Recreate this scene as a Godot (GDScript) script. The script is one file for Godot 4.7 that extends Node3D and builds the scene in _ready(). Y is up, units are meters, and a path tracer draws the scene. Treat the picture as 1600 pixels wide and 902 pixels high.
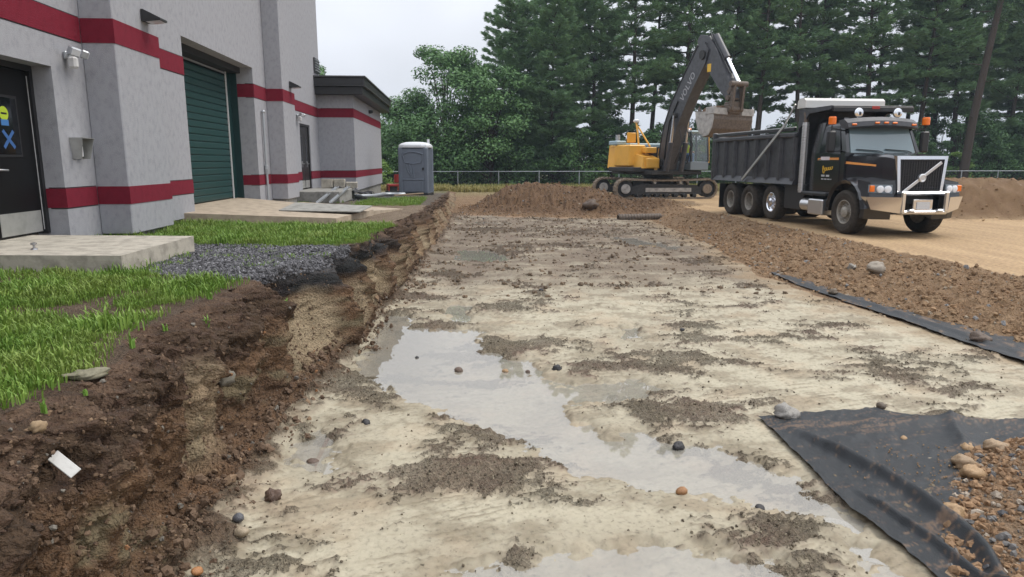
extends Node3D
# A construction site beside a grey stucco building, after rain.

var M := {}
var counts := {}
var rng := RandomNumberGenerator.new()
var nA := FastNoiseLite.new()
var nB := FastNoiseLite.new()
var nC := FastNoiseLite.new()
var nD := FastNoiseLite.new()

# ---------------------------------------------------------------- mesh builder
class MB:
	var v := PackedVector3Array()
	var n := PackedVector3Array()
	var c := PackedColorArray()
	var uv := PackedVector2Array()
	var col := Color.WHITE
	var xf := Transform3D()
	var with_uv := false

	func put(p: Vector3, nn: Vector3, t := Vector2.ZERO) -> void:
		v.append(xf * p)
		n.append((xf.basis * nn).normalized())
		c.append(col)
		if with_uv:
			uv.append(t)

	func tri(a: Vector3, b: Vector3, d: Vector3) -> void:
		var nn := (d - a).cross(b - a).normalized()
		put(a, nn); put(b, nn); put(d, nn)

	func ctri(a: Vector3, b: Vector3, d: Vector3, cen: Vector3) -> void:
		if (d - a).cross(b - a).dot((a + b + d) / 3.0 - cen) >= 0.0:
			tri(a, b, d)
		else:
			tri(a, d, b)

	func cquad(a: Vector3, b: Vector3, d: Vector3, e: Vector3, cen: Vector3) -> void:
		ctri(a, b, d, cen)
		ctri(a, d, e, cen)

	# bottom ring p[0..3], top ring p[4..7], both in the same turning order
	func hexa(p: Array) -> void:
		var cen := Vector3.ZERO
		for q in p:
			cen += q / 8.0
		cquad(p[0], p[1], p[2], p[3], cen)
		cquad(p[4], p[5], p[6], p[7], cen)
		for k in 4:
			var j := (k + 1) % 4
			cquad(p[k], p[j], p[j + 4], p[k + 4], cen)

	func box(cen: Vector3, size: Vector3, bev := 0.0, b := Basis()) -> void:
		var h := size * 0.5
		if bev <= 0.0:
			var p := []
			for y in [-1, 1]:
				for s in [[-1, -1], [1, -1], [1, 1], [-1, 1]]:
					p.append(cen + b * Vector3(h.x * s[0], h.y * y, h.z * s[1]))
			hexa(p)
			return
		bev = minf(bev, minf(h.x, minf(h.y, h.z)) * 0.9)
		var q := {}
		for x in [-1, 1]:
			for y in [-1, 1]:
				for z in [-1, 1]:
					var s := Vector3(x, y, z)
					for k in 3:
						var e := (h - Vector3.ONE * bev) * s
						e[k] = h[k] * s[k]
						q[[x, y, z, k]] = cen + b * e
		for k in 3:
			for s in [-1, 1]:
				var r := []
				for w in [[-1, -1], [1, -1], [1, 1], [-1, 1]]:
					var key := [0, 0, 0, k]
					key[k] = s
					key[(k + 1) % 3] = w[0]
					key[(k + 2) % 3] = w[1]
					r.append(q[key])
				cquad(r[0], r[1], r[2], r[3], cen)
		for k in 3:
			var k1 := (k + 1) % 3
			var k2 := (k + 2) % 3
			for s1 in [-1, 1]:
				for s2 in [-1, 1]:
					var a := [0, 0, 0, k1]
					a[k1] = s1; a[k2] = s2; a[k] = -1
					var a2 := a.duplicate(); a2[k] = 1
					var d := a.duplicate(); d[3] = k2
					var d2 := a2.duplicate(); d2[3] = k2
					cquad(q[a], q[a2], q[d2], q[d], cen)
		for x in [-1, 1]:
			for y in [-1, 1]:
				for z in [-1, 1]:
					ctri(q[[x, y, z, 0]], q[[x, y, z, 1]], q[[x, y, z, 2]], cen)

	func bar(a: Vector3, b: Vector3, w: float, t: float, up := Vector3.UP, bev := 0.0) -> void:
		var z := (b - a).normalized()
		var x := up.cross(z)
		x = Vector3.RIGHT if x.length() < 0.01 else x.normalized()
		box((a + b) * 0.5, Vector3(w, t, (b - a).length()), bev, Basis(x, z.cross(x), z))

	func tube(pts: Array, radii: Array, sides := 8, caps := true) -> void:
		var rings := []
		var nors := []
		var up := Vector3.UP
		for i in pts.size():
			var d: Vector3 = (pts[mini(i + 1, pts.size() - 1)] - pts[maxi(i - 1, 0)]).normalized()
			if absf(d.dot(up)) > 0.95:
				up = Vector3.RIGHT if absf(d.x) < 0.9 else Vector3.FORWARD
			var x := up.cross(d).normalized()
			var y := d.cross(x)
			var ring := []
			var nr := []
			for k in sides:
				var a := TAU * k / sides
				var o := x * cos(a) + y * sin(a)
				nr.append(o)
				ring.append(pts[i] + o * radii[mini(i, radii.size() - 1)])
			rings.append(ring)
			nors.append(nr)
		for i in pts.size() - 1:
			for k in sides:
				var j := (k + 1) % sides
				var a: Vector3 = rings[i][k]
				var b: Vector3 = rings[i][j]
				var d: Vector3 = rings[i + 1][j]
				var e: Vector3 = rings[i + 1][k]
				var na: Vector3 = nors[i][k]
				var nb: Vector3 = nors[i][j]
				var nd: Vector3 = nors[i + 1][j]
				var ne: Vector3 = nors[i + 1][k]
				put(a, na); put(d, nd); put(b, nb)
				put(a, na); put(e, ne); put(d, nd)
		if caps:
			for i in [0, pts.size() - 1]:
				var cen: Vector3 = pts[pts.size() - 1 - i] if pts.size() > 1 else pts[0]
				for k in sides:
					ctri(pts[i], rings[i][k], rings[i][(k + 1) % sides], cen)

	# profile of (radius, height) turned about an axis; hard: flat facets along the profile
	func lathe(prof: Array, o: Vector3, axis: Vector3, sides := 20) -> void:
		var x := axis.cross(Vector3.UP)
		x = Vector3.RIGHT if x.length() < 0.01 else x.normalized()
		var y := axis.cross(x).normalized()
		for i in prof.size() - 1:
			var p: Vector2 = prof[i]
			var q: Vector2 = prof[i + 1]
			var t := Vector2(q.y - p.y, -(q.x - p.x)).normalized()
			for k in sides:
				var a0 := TAU * k / sides
				var a1 := TAU * (k + 1) / sides
				var r0 := x * cos(a0) + y * sin(a0)
				var r1 := x * cos(a1) + y * sin(a1)
				var n0 := r0 * t.x + axis * t.y
				var n1 := r1 * t.x + axis * t.y
				var A := o + r0 * p.x + axis * p.y
				var B := o + r1 * p.x + axis * p.y
				var D := o + r1 * q.x + axis * q.y
				var E := o + r0 * q.x + axis * q.y
				if (D - A).cross(B - A).dot(n0 + n1) >= 0.0 and p.x > 0.0001 or (E - A).cross(D - A).dot(n0 + n1) >= 0.0 and p.x <= 0.0001:
					if p.x > 0.0001:
						put(A, n0); put(B, n1); put(D, n1)
					if q.x > 0.0001:
						put(A, n0); put(D, n1); put(E, n0)
				else:
					if p.x > 0.0001:
						put(A, n0); put(D, n1); put(B, n1)
					if q.x > 0.0001:
						put(A, n0); put(E, n0); put(D, n1)

	# polygon in the plane (ux, uy) at o, extruded by depth
	func prism(poly: Array, o: Vector3, ux: Vector3, uy: Vector3, depth: Vector3) -> void:
		var pl := PackedVector2Array(poly)
		var idx := Geometry2D.triangulate_polygon(pl)
		var at := func(q: Vector2) -> Vector3: return o + ux * q.x + uy * q.y
		var mid := o + depth * 0.5
		for i in range(0, idx.size(), 3):
			var a: Vector3 = at.call(pl[idx[i]])
			var b: Vector3 = at.call(pl[idx[i + 1]])
			var d: Vector3 = at.call(pl[idx[i + 2]])
			ctri(a, b, d, (a + b + d) / 3.0 + depth)
			ctri(a + depth, b + depth, d + depth, (a + b + d) / 3.0)
		var cw := Geometry2D.is_polygon_clockwise(pl)
		for i in pl.size():
			var p := pl[i]
			var q := pl[(i + 1) % pl.size()]
			var e := q - p
			var o2 := Vector2(-e.y, e.x) if cw else Vector2(e.y, -e.x)
			var a: Vector3 = at.call(p)
			var b: Vector3 = at.call(q)
			var inner := (a + b + depth) * 0.5 - (ux * o2.x + uy * o2.y).normalized() * 0.01
			cquad(a, b, b + depth, a + depth, inner)

	func sphere(o: Vector3, r: Vector3, seg := 10) -> void:
		var rows := seg / 2 + 1
		for i in rows:
			for k in seg:
				var q := []
				for w in [[i, k], [i, k + 1], [i + 1, k + 1], [i + 1, k]]:
					var th: float = PI * w[0] / rows
					var ph: float = TAU * w[1] / seg
					q.append(Vector3(sin(th) * cos(ph), cos(th), sin(th) * sin(ph)))
				for w in [[0, 1, 2], [0, 2, 3]]:
					var a: Vector3 = q[w[0]]; var b: Vector3 = q[w[1]]; var d: Vector3 = q[w[2]]
					if (b - a).cross(d - a).length() < 1e-6:
						continue
					if (d - a).cross(b - a).dot(a + b + d) < 0.0:
						var s := b; b = d; d = s
					put(o + a * r, a / r); put(o + b * r, b / r); put(o + d * r, d / r)

	func mesh() -> ArrayMesh:
		var arr := []
		arr.resize(Mesh.ARRAY_MAX)
		arr[Mesh.ARRAY_VERTEX] = v
		arr[Mesh.ARRAY_NORMAL] = n
		arr[Mesh.ARRAY_COLOR] = c
		if with_uv:
			arr[Mesh.ARRAY_TEX_UV] = uv
		var m := ArrayMesh.new()
		m.add_surface_from_arrays(Mesh.PRIMITIVE_TRIANGLES, arr)
		return m

func obj(called: String, mb: MB, material: Material, parent: Node = self) -> MeshInstance3D:
	return inst(called, mb.mesh(), material, parent)

func inst(called: String, m: Mesh, material: Material, parent: Node = self) -> MeshInstance3D:
	var o := MeshInstance3D.new()
	o.name = numbered(called) if parent == self else called
	o.mesh = m
	o.material_override = material
	parent.add_child(o, true)
	return o

func numbered(called: String) -> String:
	var k: int = counts.get(called, 0)
	counts[called] = k + 1
	return called if k == 0 else "%s_%03d" % [called, k]

func tag(o: Node, label: String, category: String, group := "") -> Node:
	o.set_meta("label", label)
	o.set_meta("category", category)
	if group:
		o.set_meta("group", group)
	return o

func structure(o: Node, label: String, category: String) -> Node:
	tag(o, label, category)
	o.set_meta("kind", "structure")
	return o

func stuff(o: Node, label := "", category := "") -> Node:
	if label:
		tag(o, label, category)
	o.set_meta("kind", "stuff")
	return o

func thing(called: String, label: String, category: String, at := Vector3.ZERO, turn := 0.0, group := "") -> Node3D:
	var o := Node3D.new()
	o.name = numbered(called)
	add_child(o)
	o.position = at
	o.rotation.y = turn
	tag(o, label, category, group)
	return o

func dup(root: Node3D, called: String, at: Vector3, turn: float, label := "") -> Node3D:
	var r: Node3D = root.duplicate()
	r.name = numbered(called)
	add_child(r)
	r.position = at
	r.rotation.y = turn
	if label:
		r.set_meta("label", label)
	return r

func mat(c: Color, rough := 0.8, metal := 0.0, spec := 0.5) -> StandardMaterial3D:
	var m := StandardMaterial3D.new()
	m.albedo_color = c.linear_to_srgb()
	m.roughness = rough
	m.metallic = metal
	m.metallic_specular = spec
	return m

func noise_tex(freq: float, seed_: int, ramp: Array, size := 1024, oct := 5, kind := FastNoiseLite.TYPE_SIMPLEX_SMOOTH, cell := -1) -> NoiseTexture2D:
	var f := FastNoiseLite.new()
	f.seed = seed_
	f.noise_type = kind
	f.frequency = freq
	f.fractal_type = FastNoiseLite.FRACTAL_FBM
	f.fractal_octaves = oct
	f.fractal_gain = 0.6
	if cell >= 0:
		f.cellular_return_type = cell
	var t := NoiseTexture2D.new()
	t.width = size
	t.height = size
	t.seamless = true
	t.noise = f
	if ramp:
		var g := Gradient.new()
		g.offsets = PackedFloat32Array()
		g.colors = PackedColorArray()
		var off := PackedFloat32Array()
		var cc := PackedColorArray()
		for r in ramp:
			off.append(r[0])
			var l: Color = r[1] if r[1] is Color else Color(r[1], r[1], r[1])
			cc.append(l.linear_to_srgb())
		g.offsets = off
		g.colors = cc
		t.color_ramp = g
	return t

func tex_mat(tint: Color, tex: Texture2D, scale: float, rough: float, height: Texture2D = null, relief := 0.0, vc := false, spec := 0.5, world := true) -> StandardMaterial3D:
	var m := mat(tint, rough, 0.0, spec)
	m.albedo_texture = tex
	m.uv1_triplanar = true
	m.uv1_world_triplanar = world
	m.uv1_scale = Vector3.ONE * scale
	m.vertex_color_use_as_albedo = vc
	if height:
		m.heightmap_enabled = true
		m.heightmap_texture = height
		m.heightmap_scale = relief
	return m

func lut(tab: Array, x: float) -> float:
	if x <= tab[0][0]:
		return tab[0][1]
	for i in range(1, tab.size()):
		if x <= tab[i][0]:
			var t: float = (x - tab[i - 1][0]) / (tab[i][0] - tab[i - 1][0])
			return lerpf(tab[i - 1][1], tab[i][1], t)
	return tab[-1][1]

func multi(called: String, mesh: Mesh, material: Material, xs: Array, cols: PackedColorArray, parent: Node = self) -> MultiMeshInstance3D:
	var mm := MultiMesh.new()
	mm.transform_format = MultiMesh.TRANSFORM_3D
	mm.use_colors = cols.size() > 0
	mm.mesh = mesh
	mm.instance_count = xs.size()
	for i in xs.size():
		mm.set_instance_transform(i, xs[i])
		if cols.size() > 0:
			mm.set_instance_color(i, cols[i])
	var o := MultiMeshInstance3D.new()
	o.name = numbered(called) if parent == self else called
	o.multimesh = mm
	o.material_override = material
	parent.add_child(o, true)
	return o

# a rounded uneven stone about one unit across
func stone_mesh(seed_: int, rough := 0.25, seg := 8, facet := false) -> ArrayMesh:
	var f := FastNoiseLite.new()
	f.seed = seed_
	f.frequency = 0.9
	var mb := MB.new()
	var rows := seg / 2 + 1
	var at := func(i: int, k: int) -> Vector3:
		var th := PI * i / rows
		var ph := TAU * (k % seg) / seg
		var d := Vector3(sin(th) * cos(ph), cos(th), sin(th) * sin(ph))
		var r := 0.5 * (1.0 + rough * f.get_noise_3dv(d * 1.3) * 2.0)
		if facet:
			r *= 1.0 + 0.35 * f.get_noise_3dv(d * 2.6 + Vector3(9, 3, 1))
		return d * r * Vector3(1.0, 0.72, 0.85)
	var nor := {}
	for i in rows:
		for k in seg:
			var q := [[i, k], [i, (k + 1) % seg], [i + 1, (k + 1) % seg], [i + 1, k]]
			for w in [[0, 1, 2], [0, 2, 3]]:
				var ids := []
				var ps := []
				for e in w:
					var id: Array = q[e]
					ids.append(Vector2i(id[0], 0 if id[0] == 0 or id[0] == rows else id[1]))
					ps.append(at.call(id[0], id[1]))
				var fn: Vector3 = (ps[2] - ps[0]).cross(ps[1] - ps[0])
				if fn.length() < 1e-7:
					continue
				if fn.dot(ps[0] + ps[1] + ps[2]) < 0.0:
					fn = -fn
					var s1 = ps[1]; ps[1] = ps[2]; ps[2] = s1
					var s2 = ids[1]; ids[1] = ids[2]; ids[2] = s2
				if facet:
					mb.tri(ps[0], ps[1], ps[2])
					continue
				for e in 3:
					nor[ids[e]] = nor.get(ids[e], Vector3.ZERO) + fn
					mb.put(ps[e], fn)
					mb.uv.append(Vector2(ids[e]))
	if not facet:
		for k in mb.uv.size():
			mb.n[k] = nor[Vector2i(mb.uv[k])].normalized()
		mb.uv = PackedVector2Array()
	return mb.mesh()

func _ready() -> void:
	rng.seed = 7
	setup_noise()
	setup_camera_and_light()
	setup_materials()
	build_ground()
	build_water()
	build_building()
	build_slabs()
	build_trees()
	build_fence()
	build_truck()
	build_excavator()
	build_portable_toilet()
	build_site_bits()
	build_fabric()
	build_stones()
	build_scatter()
	build_grass()

func setup_camera_and_light() -> void:
	var cam := Camera3D.new()
	cam.name = "camera"
	cam.position = Vector3(0, 2.2, 0)
	cam.rotation_order = EULER_ORDER_YXZ
	cam.rotation = Vector3(-deg_to_rad(10.44), -deg_to_rad(4.426), 0)
	cam.fov = 45.35
	cam.near = 0.05
	cam.far = 2000.0
	add_child(cam)
	cam.current = true

	var e := Environment.new()
	e.background_mode = Environment.BG_SKY
	e.tonemap_mode = Environment.TONE_MAPPER_LINEAR
	e.tonemap_exposure = 1.28
	e.fog_enabled = true
	e.fog_density = 0.0006
	e.fog_light_color = Color(0.80, 0.87, 0.93)
	e.sdfgi_enabled = true
	e.ssao_enabled = true
	e.ssil_enabled = true
	var sky := Sky.new()
	var pm := PanoramaSkyMaterial.new()
	pm.panorama = overcast()
	pm.energy_multiplier = 1.0
	sky.sky_material = pm
	e.sky = sky
	var we := WorldEnvironment.new()
	we.name = "world_environment"
	we.environment = e
	add_child(we)

	var sun := DirectionalLight3D.new()
	sun.name = "sun"
	sun.light_energy = 0.48
	sun.light_color = Color(1.0, 0.97, 0.92)
	sun.light_angular_distance = 30.0
	sun.shadow_enabled = true
	add_child(sun)
	sun.look_at_from_position(Vector3(16, 26, -3), Vector3.ZERO)

# an even overcast: pale grey with faint soft cloud, a little brighter overhead as any overcast is
func overcast() -> ImageTexture:
	var w := 512
	var h := 256
	var im := Image.create(w, h, false, Image.FORMAT_RGBAF)
	var f := FastNoiseLite.new()
	f.seed = 31
	f.frequency = 1.1
	f.fractal_octaves = 4
	for y in h:
		var el := (0.5 - (y + 0.5) / h) * PI
		var s := maxf(sin(el), 0.0)
		for x in w:
			var az := TAU * x / w
			var d := Vector3(cos(az) * cos(el), sin(el) * 2.2, sin(az) * cos(el))
			var c := 1.0 + 0.14 * f.get_noise_3dv(d * 1.6) + 0.08 * f.get_noise_3dv(d * 5.0)
			var l := 0.56 * (1.0 + 1.7 * s) * c
			im.set_pixel(x, y, Color(l * 0.945, l * 0.985, l * 1.07))
	return ImageTexture.create_from_image(im)

func setup_noise() -> void:
	nA.seed = 11; nA.frequency = 1.0; nA.fractal_octaves = 4
	nB.seed = 23; nB.frequency = 1.0; nB.fractal_octaves = 3; nB.fractal_gain = 0.6
	nC.seed = 37; nC.frequency = 1.0; nC.fractal_octaves = 2
	nD.seed = 53; nD.frequency = 1.0; nD.fractal_type = FastNoiseLite.FRACTAL_RIDGED; nD.fractal_octaves = 3

func setup_materials() -> void:
	var grit := noise_tex(0.02, 3, [[0.0, 0.42], [0.35, 0.7], [0.55, 0.86], [0.8, 1.0], [1.0, 0.93]], 1024, 6)
	var grit_h := noise_tex(0.02, 3, [[0.0, 0.0], [1.0, 1.0]], 1024, 6)
	var clod := noise_tex(0.03, 5, [[0.0, 0.35], [0.4, 0.62], [0.6, 0.85], [1.0, 1.0]], 1024, 5)
	var clod_h := noise_tex(0.03, 5, [[0.0, 0.0], [1.0, 1.0]], 1024, 5)
	var fleck := noise_tex(0.022, 4, [[0.0, 0.45], [0.22, 0.66], [0.38, 0.90], [0.6, 0.96], [1.0, 1.0]], 1024, 6)
	M.silt = tex_mat(Color.WHITE, fleck, 0.8, 0.7, grit_h, 0.35, true, 0.4)
	M.silt.albedo_color = Color.WHITE
	M.soil = tex_mat(Color.WHITE, clod, 1.15, 0.85, clod_h, 3.2, true, 0.4)
	M.road = tex_mat(Color.WHITE, grit, 0.5, 0.8, grit_h, 0.8, true, 0.35)
	M.stone = tex_mat(Color.WHITE, grit, 3.0, 0.6, grit_h, 0.4, true, 0.5)
	M.stone_dry = tex_mat(Color.WHITE, grit, 4.0, 0.85, null, 0, true, 0.4)
	var stucco := noise_tex(0.012, 8, [[0.0, 0.74], [0.35, 0.90], [0.55, 0.95], [1.0, 1.0]], 1024, 6)
	var stucco_h := noise_tex(0.12, 9, [[0.0, 0.0], [1.0, 1.0]], 1024, 3)
	M.stucco = tex_mat(Color(0.36, 0.362, 0.385), stucco, 0.55, 0.9, stucco_h, 0.5, false, 0.3)
	M.stripe = tex_mat(Color(0.19, 0.016, 0.032), stucco, 0.55, 0.85, stucco_h, 0.5, false, 0.3)
	for k in ["stucco", "stripe"]:
		M[k].uv1_scale = Vector3(0.6, 0.42, 0.6)
	M.concrete = tex_mat(Color(0.46, 0.42, 0.35), noise_tex(0.008, 15, [[0.0, 0.55], [0.4, 0.78], [0.6, 0.95], [1.0, 1.0]], 1024, 6), 0.45, 0.85, grit_h, 0.3, false, 0.4)
	M.concrete_grey = tex_mat(Color(0.34, 0.33, 0.30), noise_tex(0.01, 16, [[0.0, 0.5], [0.5, 0.85], [1.0, 1.0]], 512, 5), 0.7, 0.85, grit_h, 0.3, false, 0.4)
	M.apron = tex_mat(Color(0.44, 0.36, 0.27), noise_tex(0.008, 17, [[0.0, 0.6], [0.4, 0.82], [0.6, 0.95], [1.0, 1.0]], 1024, 6), 0.4, 0.85, grit_h, 0.35, false, 0.4)
	M.door_black = mat(Color(0.008, 0.008, 0.009), 0.4, 0.0, 0.3)
	M.door_dark = mat(Color(0.018, 0.016, 0.016), 0.35)
	M.frame_black = mat(Color(0.015, 0.015, 0.017), 0.5)
	M.glass_dark = mat(Color(0.006, 0.007, 0.009), 0.06)
	M.steel = mat(Color(0.42, 0.42, 0.43), 0.35, 0.85)
	M.steel_worn = tex_mat(Color(0.50, 0.50, 0.48), noise_tex(0.008, 18, [[0.0, 0.72], [0.5, 0.9], [1.0, 1.0]], 512, 4), 0.8, 0.42, null, 0, false, 0.5)
	M.steel_worn.metallic = 0.55
	M.green_door = tex_mat(Color(0.008, 0.048, 0.047), stucco, 0.8, 0.42, null, 0, false, 0.5)
	M.green_dark = mat(Color(0.008, 0.035, 0.035), 0.45)
	M.white = mat(Color(0.62, 0.62, 0.62), 0.5)
	M.galv = mat(Color(0.40, 0.42, 0.44), 0.4, 0.5)
	M.fascia = mat(Color(0.022, 0.022, 0.023), 0.45)
	M.fascia_edge = mat(Color(0.06, 0.06, 0.062), 0.35)
	M.tape_blue = mat(Color(0.035, 0.11, 0.30), 0.6)
	M.sticker_green = mat(Color(0.42, 0.55, 0.03), 0.5)
	M.sticker_blue = mat(Color(0.05, 0.17, 0.42), 0.5)
	M.lens = mat(Color(0.55, 0.56, 0.58), 0.15)
	# vehicles
	M.paint_black = mat(Color(0.010, 0.010, 0.012), 0.16)
	M.paint_black.clearcoat_enabled = true
	M.paint_black.clearcoat = 0.6
	M.paint_black.clearcoat_roughness = 0.08
	M.trim_black = mat(Color(0.014, 0.014, 0.015), 0.5)
	var dusty := noise_tex(0.015, 21, [[0.0, 0.35], [0.5, 0.7], [1.0, 1.0]], 512, 5)
	M.body_black = tex_mat(Color(0.055, 0.055, 0.062), dusty, 0.5, 0.42, null, 0, false, 0.5)
	M.rubber = tex_mat(Color(0.065, 0.055, 0.045), dusty, 1.2, 0.85, null, 0, false, 0.3)
	M.chrome = mat(Color(0.78, 0.79, 0.82), 0.14, 1.0)
	M.alu = mat(Color(0.62, 0.62, 0.62), 0.32, 0.9)
	M.rim = tex_mat(Color(0.40, 0.37, 0.32), dusty, 1.5, 0.55, null, 0, false, 0.5)
	M.grille = mat(Color(0.028, 0.028, 0.031), 0.35)
	M.windscreen = mat(Color(0.14, 0.19, 0.205), 0.05, 0.0, 0.7)  # pale bluish albedo stands in for sky reflected in the glass
	M.amber = mat(Color(0.80, 0.17, 0.01), 0.25)
	M.lamp_glass = mat(Color(0.72, 0.73, 0.75), 0.12)
	M.tarp_white = mat(Color(0.55, 0.54, 0.51), 0.5)
	M.stripe_orange = mat(Color(0.70, 0.28, 0.06), 0.4)
	M.stripe_white = mat(Color(0.62, 0.56, 0.58), 0.4)
	M.letter_yellow = mat(Color(0.70, 0.42, 0.02), 0.4)
	M.letter_white = mat(Color(0.55, 0.55, 0.55), 0.4)
	M.letter_grey = mat(Color(0.30, 0.30, 0.31), 0.5)
	M.yellow = tex_mat(Color(0.80, 0.42, 0.06), dusty, 0.25, 0.4, null, 0, false, 0.5)
	M.yellow.albedo_texture = noise_tex(0.01, 22, [[0.0, 0.72], [0.5, 0.92], [1.0, 1.0]], 256, 4)
	M.boom = tex_mat(Color(0.075, 0.075, 0.083), dusty, 0.5, 0.4, null, 0, false, 0.5)
	M.machine_dark = tex_mat(Color(0.05, 0.048, 0.046), dusty, 0.8, 0.6, null, 0, false, 0.4)
	M.track = tex_mat(Color(0.30, 0.235, 0.17), dusty, 1.0, 0.7, null, 0, false, 0.4)
	M.bucket = tex_mat(Color(0.17, 0.13, 0.10), dusty, 0.9, 0.6, null, 0, false, 0.4)
	M.bucket_worn = tex_mat(Color(0.50, 0.47, 0.43), dusty, 0.4, 0.4, null, 0, false, 0.5)
	M.grey_paint = mat(Color(0.16, 0.19, 0.21), 0.45)
	M.cab_roof = mat(Color(0.30, 0.40, 0.43), 0.45)
	M.cab_glass = mat(Color(0.20, 0.26, 0.28, 0.10), 0.05)
	M.cab_glass.transparency = BaseMaterial3D.TRANSPARENCY_ALPHA
	# toilet
	M.plastic_grey = tex_mat(Color(0.155, 0.18, 0.22), noise_tex(0.01, 25, [[0.0, 0.8], [1.0, 1.0]], 256, 4), 0.5, 0.5, null, 0, false, 0.5)
	M.plastic_white = mat(Color(0.62, 0.63, 0.65), 0.45)
	M.red = mat(Color(0.34, 0.025, 0.018), 0.5)
	M.wood = mat(Color(0.30, 0.22, 0.14), 0.8)
	M.fabric = tex_mat(Color(0.019, 0.020, 0.026), noise_tex(0.05, 27, [[0.0, 0.5], [0.5, 0.8], [1.0, 1.0]], 512, 4), 1.3, 0.5, noise_tex(0.25, 28, [[0.0, 0.0], [1.0, 1.0]], 512, 2), 0.6, false, 0.5)
	M.fabric.vertex_color_use_as_albedo = true
	M.fabric.albedo_color = Color.WHITE
	M.fabric.albedo_texture = noise_tex(0.05, 27, [[0.0, 0.5], [0.5, 0.8], [1.0, 1.0]], 512, 4)
	M.water = mat(Color(0.47, 0.445, 0.385, 0.38), 0.015, 0.0, 1.0)
	M.water.transparency = BaseMaterial3D.TRANSPARENCY_ALPHA
	M.leaf = mat(Color.WHITE, 0.6, 0.0, 0.35)
	M.leaf.vertex_color_use_as_albedo = true
	M.leaf.backlight_enabled = true
	M.leaf.backlight = Color(0.5, 0.5, 0.5)
	M.leaf.cull_mode = BaseMaterial3D.CULL_DISABLED
	M.needle = mat(Color.WHITE, 0.65, 0.0, 0.3)
	M.needle.vertex_color_use_as_albedo = true
	M.needle.backlight_enabled = true
	M.needle.backlight = Color(0.55, 0.55, 0.55)
	M.needle.cull_mode = BaseMaterial3D.CULL_DISABLED
	M.bark = tex_mat(Color(0.085, 0.065, 0.052), clod, 0.8, 0.9, clod_h, 2.0, false, 0.3)
	M.grass = mat(Color.WHITE, 0.5, 0.0, 0.4)
	M.grass.vertex_color_use_as_albedo = true
	M.grass.backlight_enabled = true
	M.grass.backlight = Color(0.6, 0.6, 0.6)
	M.grass.cull_mode = BaseMaterial3D.CULL_DISABLED
	M.skin = mat(Color(0.42, 0.24, 0.17), 0.6)
	M.vest = mat(Color(0.55, 0.72, 0.04), 0.7)
	M.jeans = mat(Color(0.10, 0.17, 0.30), 0.8)
	M.tag_white = tex_mat(Color(0.55, 0.54, 0.51), dusty, 6.0, 0.6)
	M.tag_white.albedo_texture = noise_tex(0.02, 44, [[0.0, 0.6], [0.4, 0.92], [1.0, 1.0]], 256, 4)
	M.water_silt = M.water

# ---------------------------------------------------------------- ground
const XE := [[0.0, -2.0], [3.0, -2.05], [5.0, -2.15], [7.0, -2.08], [8.5, -1.75], [10.0, -1.5], [13.0, -1.3], [18.0, -1.05], [27.0, -0.75], [31.0, -0.6], [60.0, -0.6]]
const XT := [[0.0, -1.5], [3.6, -1.56], [6.0, -1.55], [8.2, -1.27], [10.0, -1.22], [13.0, -1.02], [18.0, -0.68], [26.0, -0.3], [31.0, -0.15], [60.0, -0.15]]
const PLAT := [[0.0, 1.06], [8.0, 1.06], [13.0, 1.0], [20.0, 0.9], [30.0, 0.77], [44.0, 0.35], [60.0, 0.3]]
const TOE := [[0.0, 7.4], [5.0, 7.0], [7.48, 6.71], [9.45, 6.39], [12.96, 6.17], [17.6, 6.93], [25.5, 7.5], [34.0, 7.6]]
const HEAP := [[0.0, 2.5], [2.8, 2.6], [3.18, 2.68], [3.56, 2.93], [4.18, 3.45], [4.6, 3.85], [4.8, 4.35], [4.95, 5.4], [5.1, 7.0]]
var puddles := [
	[[-1.13, -10.05], [-0.64, -10.0], [-0.64, -9.27], [-0.16, -9.08], [0.27, -8.94], [0.33, -7.98], [0.8, -7.53], [0.83, -6.86], [1.03, -6.62], [1.88, -6.74], [2.05, -6.41], [1.6, -6.05], [1.07, -6.06], [0.95, -5.9], [1.02, -5.63], [1.19, -5.26], [1.5, -5.4], [1.73, -5.09], [2.03, -5.06], [2.35, -4.51], [2.46, -4.21], [2.5, -3.62], [2.06, -3.9], [1.81, -4.12], [1.46, -4.26], [0.99, -4.5], [0.73, -4.64], [0.54, -5.05], [0.26, -5.33], [-0.17, -5.88], [-0.68, -6.49], [-1.16, -7.2]],
	[[-0.28, -10.75], [0.16, -10.7], [0.2, -9.45], [-0.12, -9.45]],
	[[-1.36, -5.33], [-1.28, -5.62], [-1.05, -5.57], [-0.96, -5.17], [-0.97, -4.72], [-1.28, -4.96]],
	[[-0.05, -3.5], [0.46, -3.6], [1.03, -3.66], [1.73, -3.5], [1.9, -3.1], [-0.05, -3.1]],
	[[2.28, -3.56], [2.42, -3.45], [2.42, -3.1], [2.16, -3.1]],
	[[2.17, -8.98], [2.45, -9.03], [2.35, -8.34], [2.07, -8.36]],
	[[-0.2, -15.6], [0.9, -15.3], [1.3, -16.2], [0.8, -17.6], [-0.1, -17.4]],
	[[4.6, -18.5], [5.6, -17.0], [5.9, -17.8], [5.2, -20.0], [4.4, -20.6]],
	[[0.3, -24.6], [1.6, -24.2], [2.0, -25.4], [0.6, -25.8]],
]
var puddle_poly := []
var puddle_box := []
const WATER := -0.03

func edge_jit(z: float) -> float:
	return 0.16 * nC.get_noise_2d(z * 0.9, 4.0) + 0.06 * nC.get_noise_2d(z * 4.0, 9.0)

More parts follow.
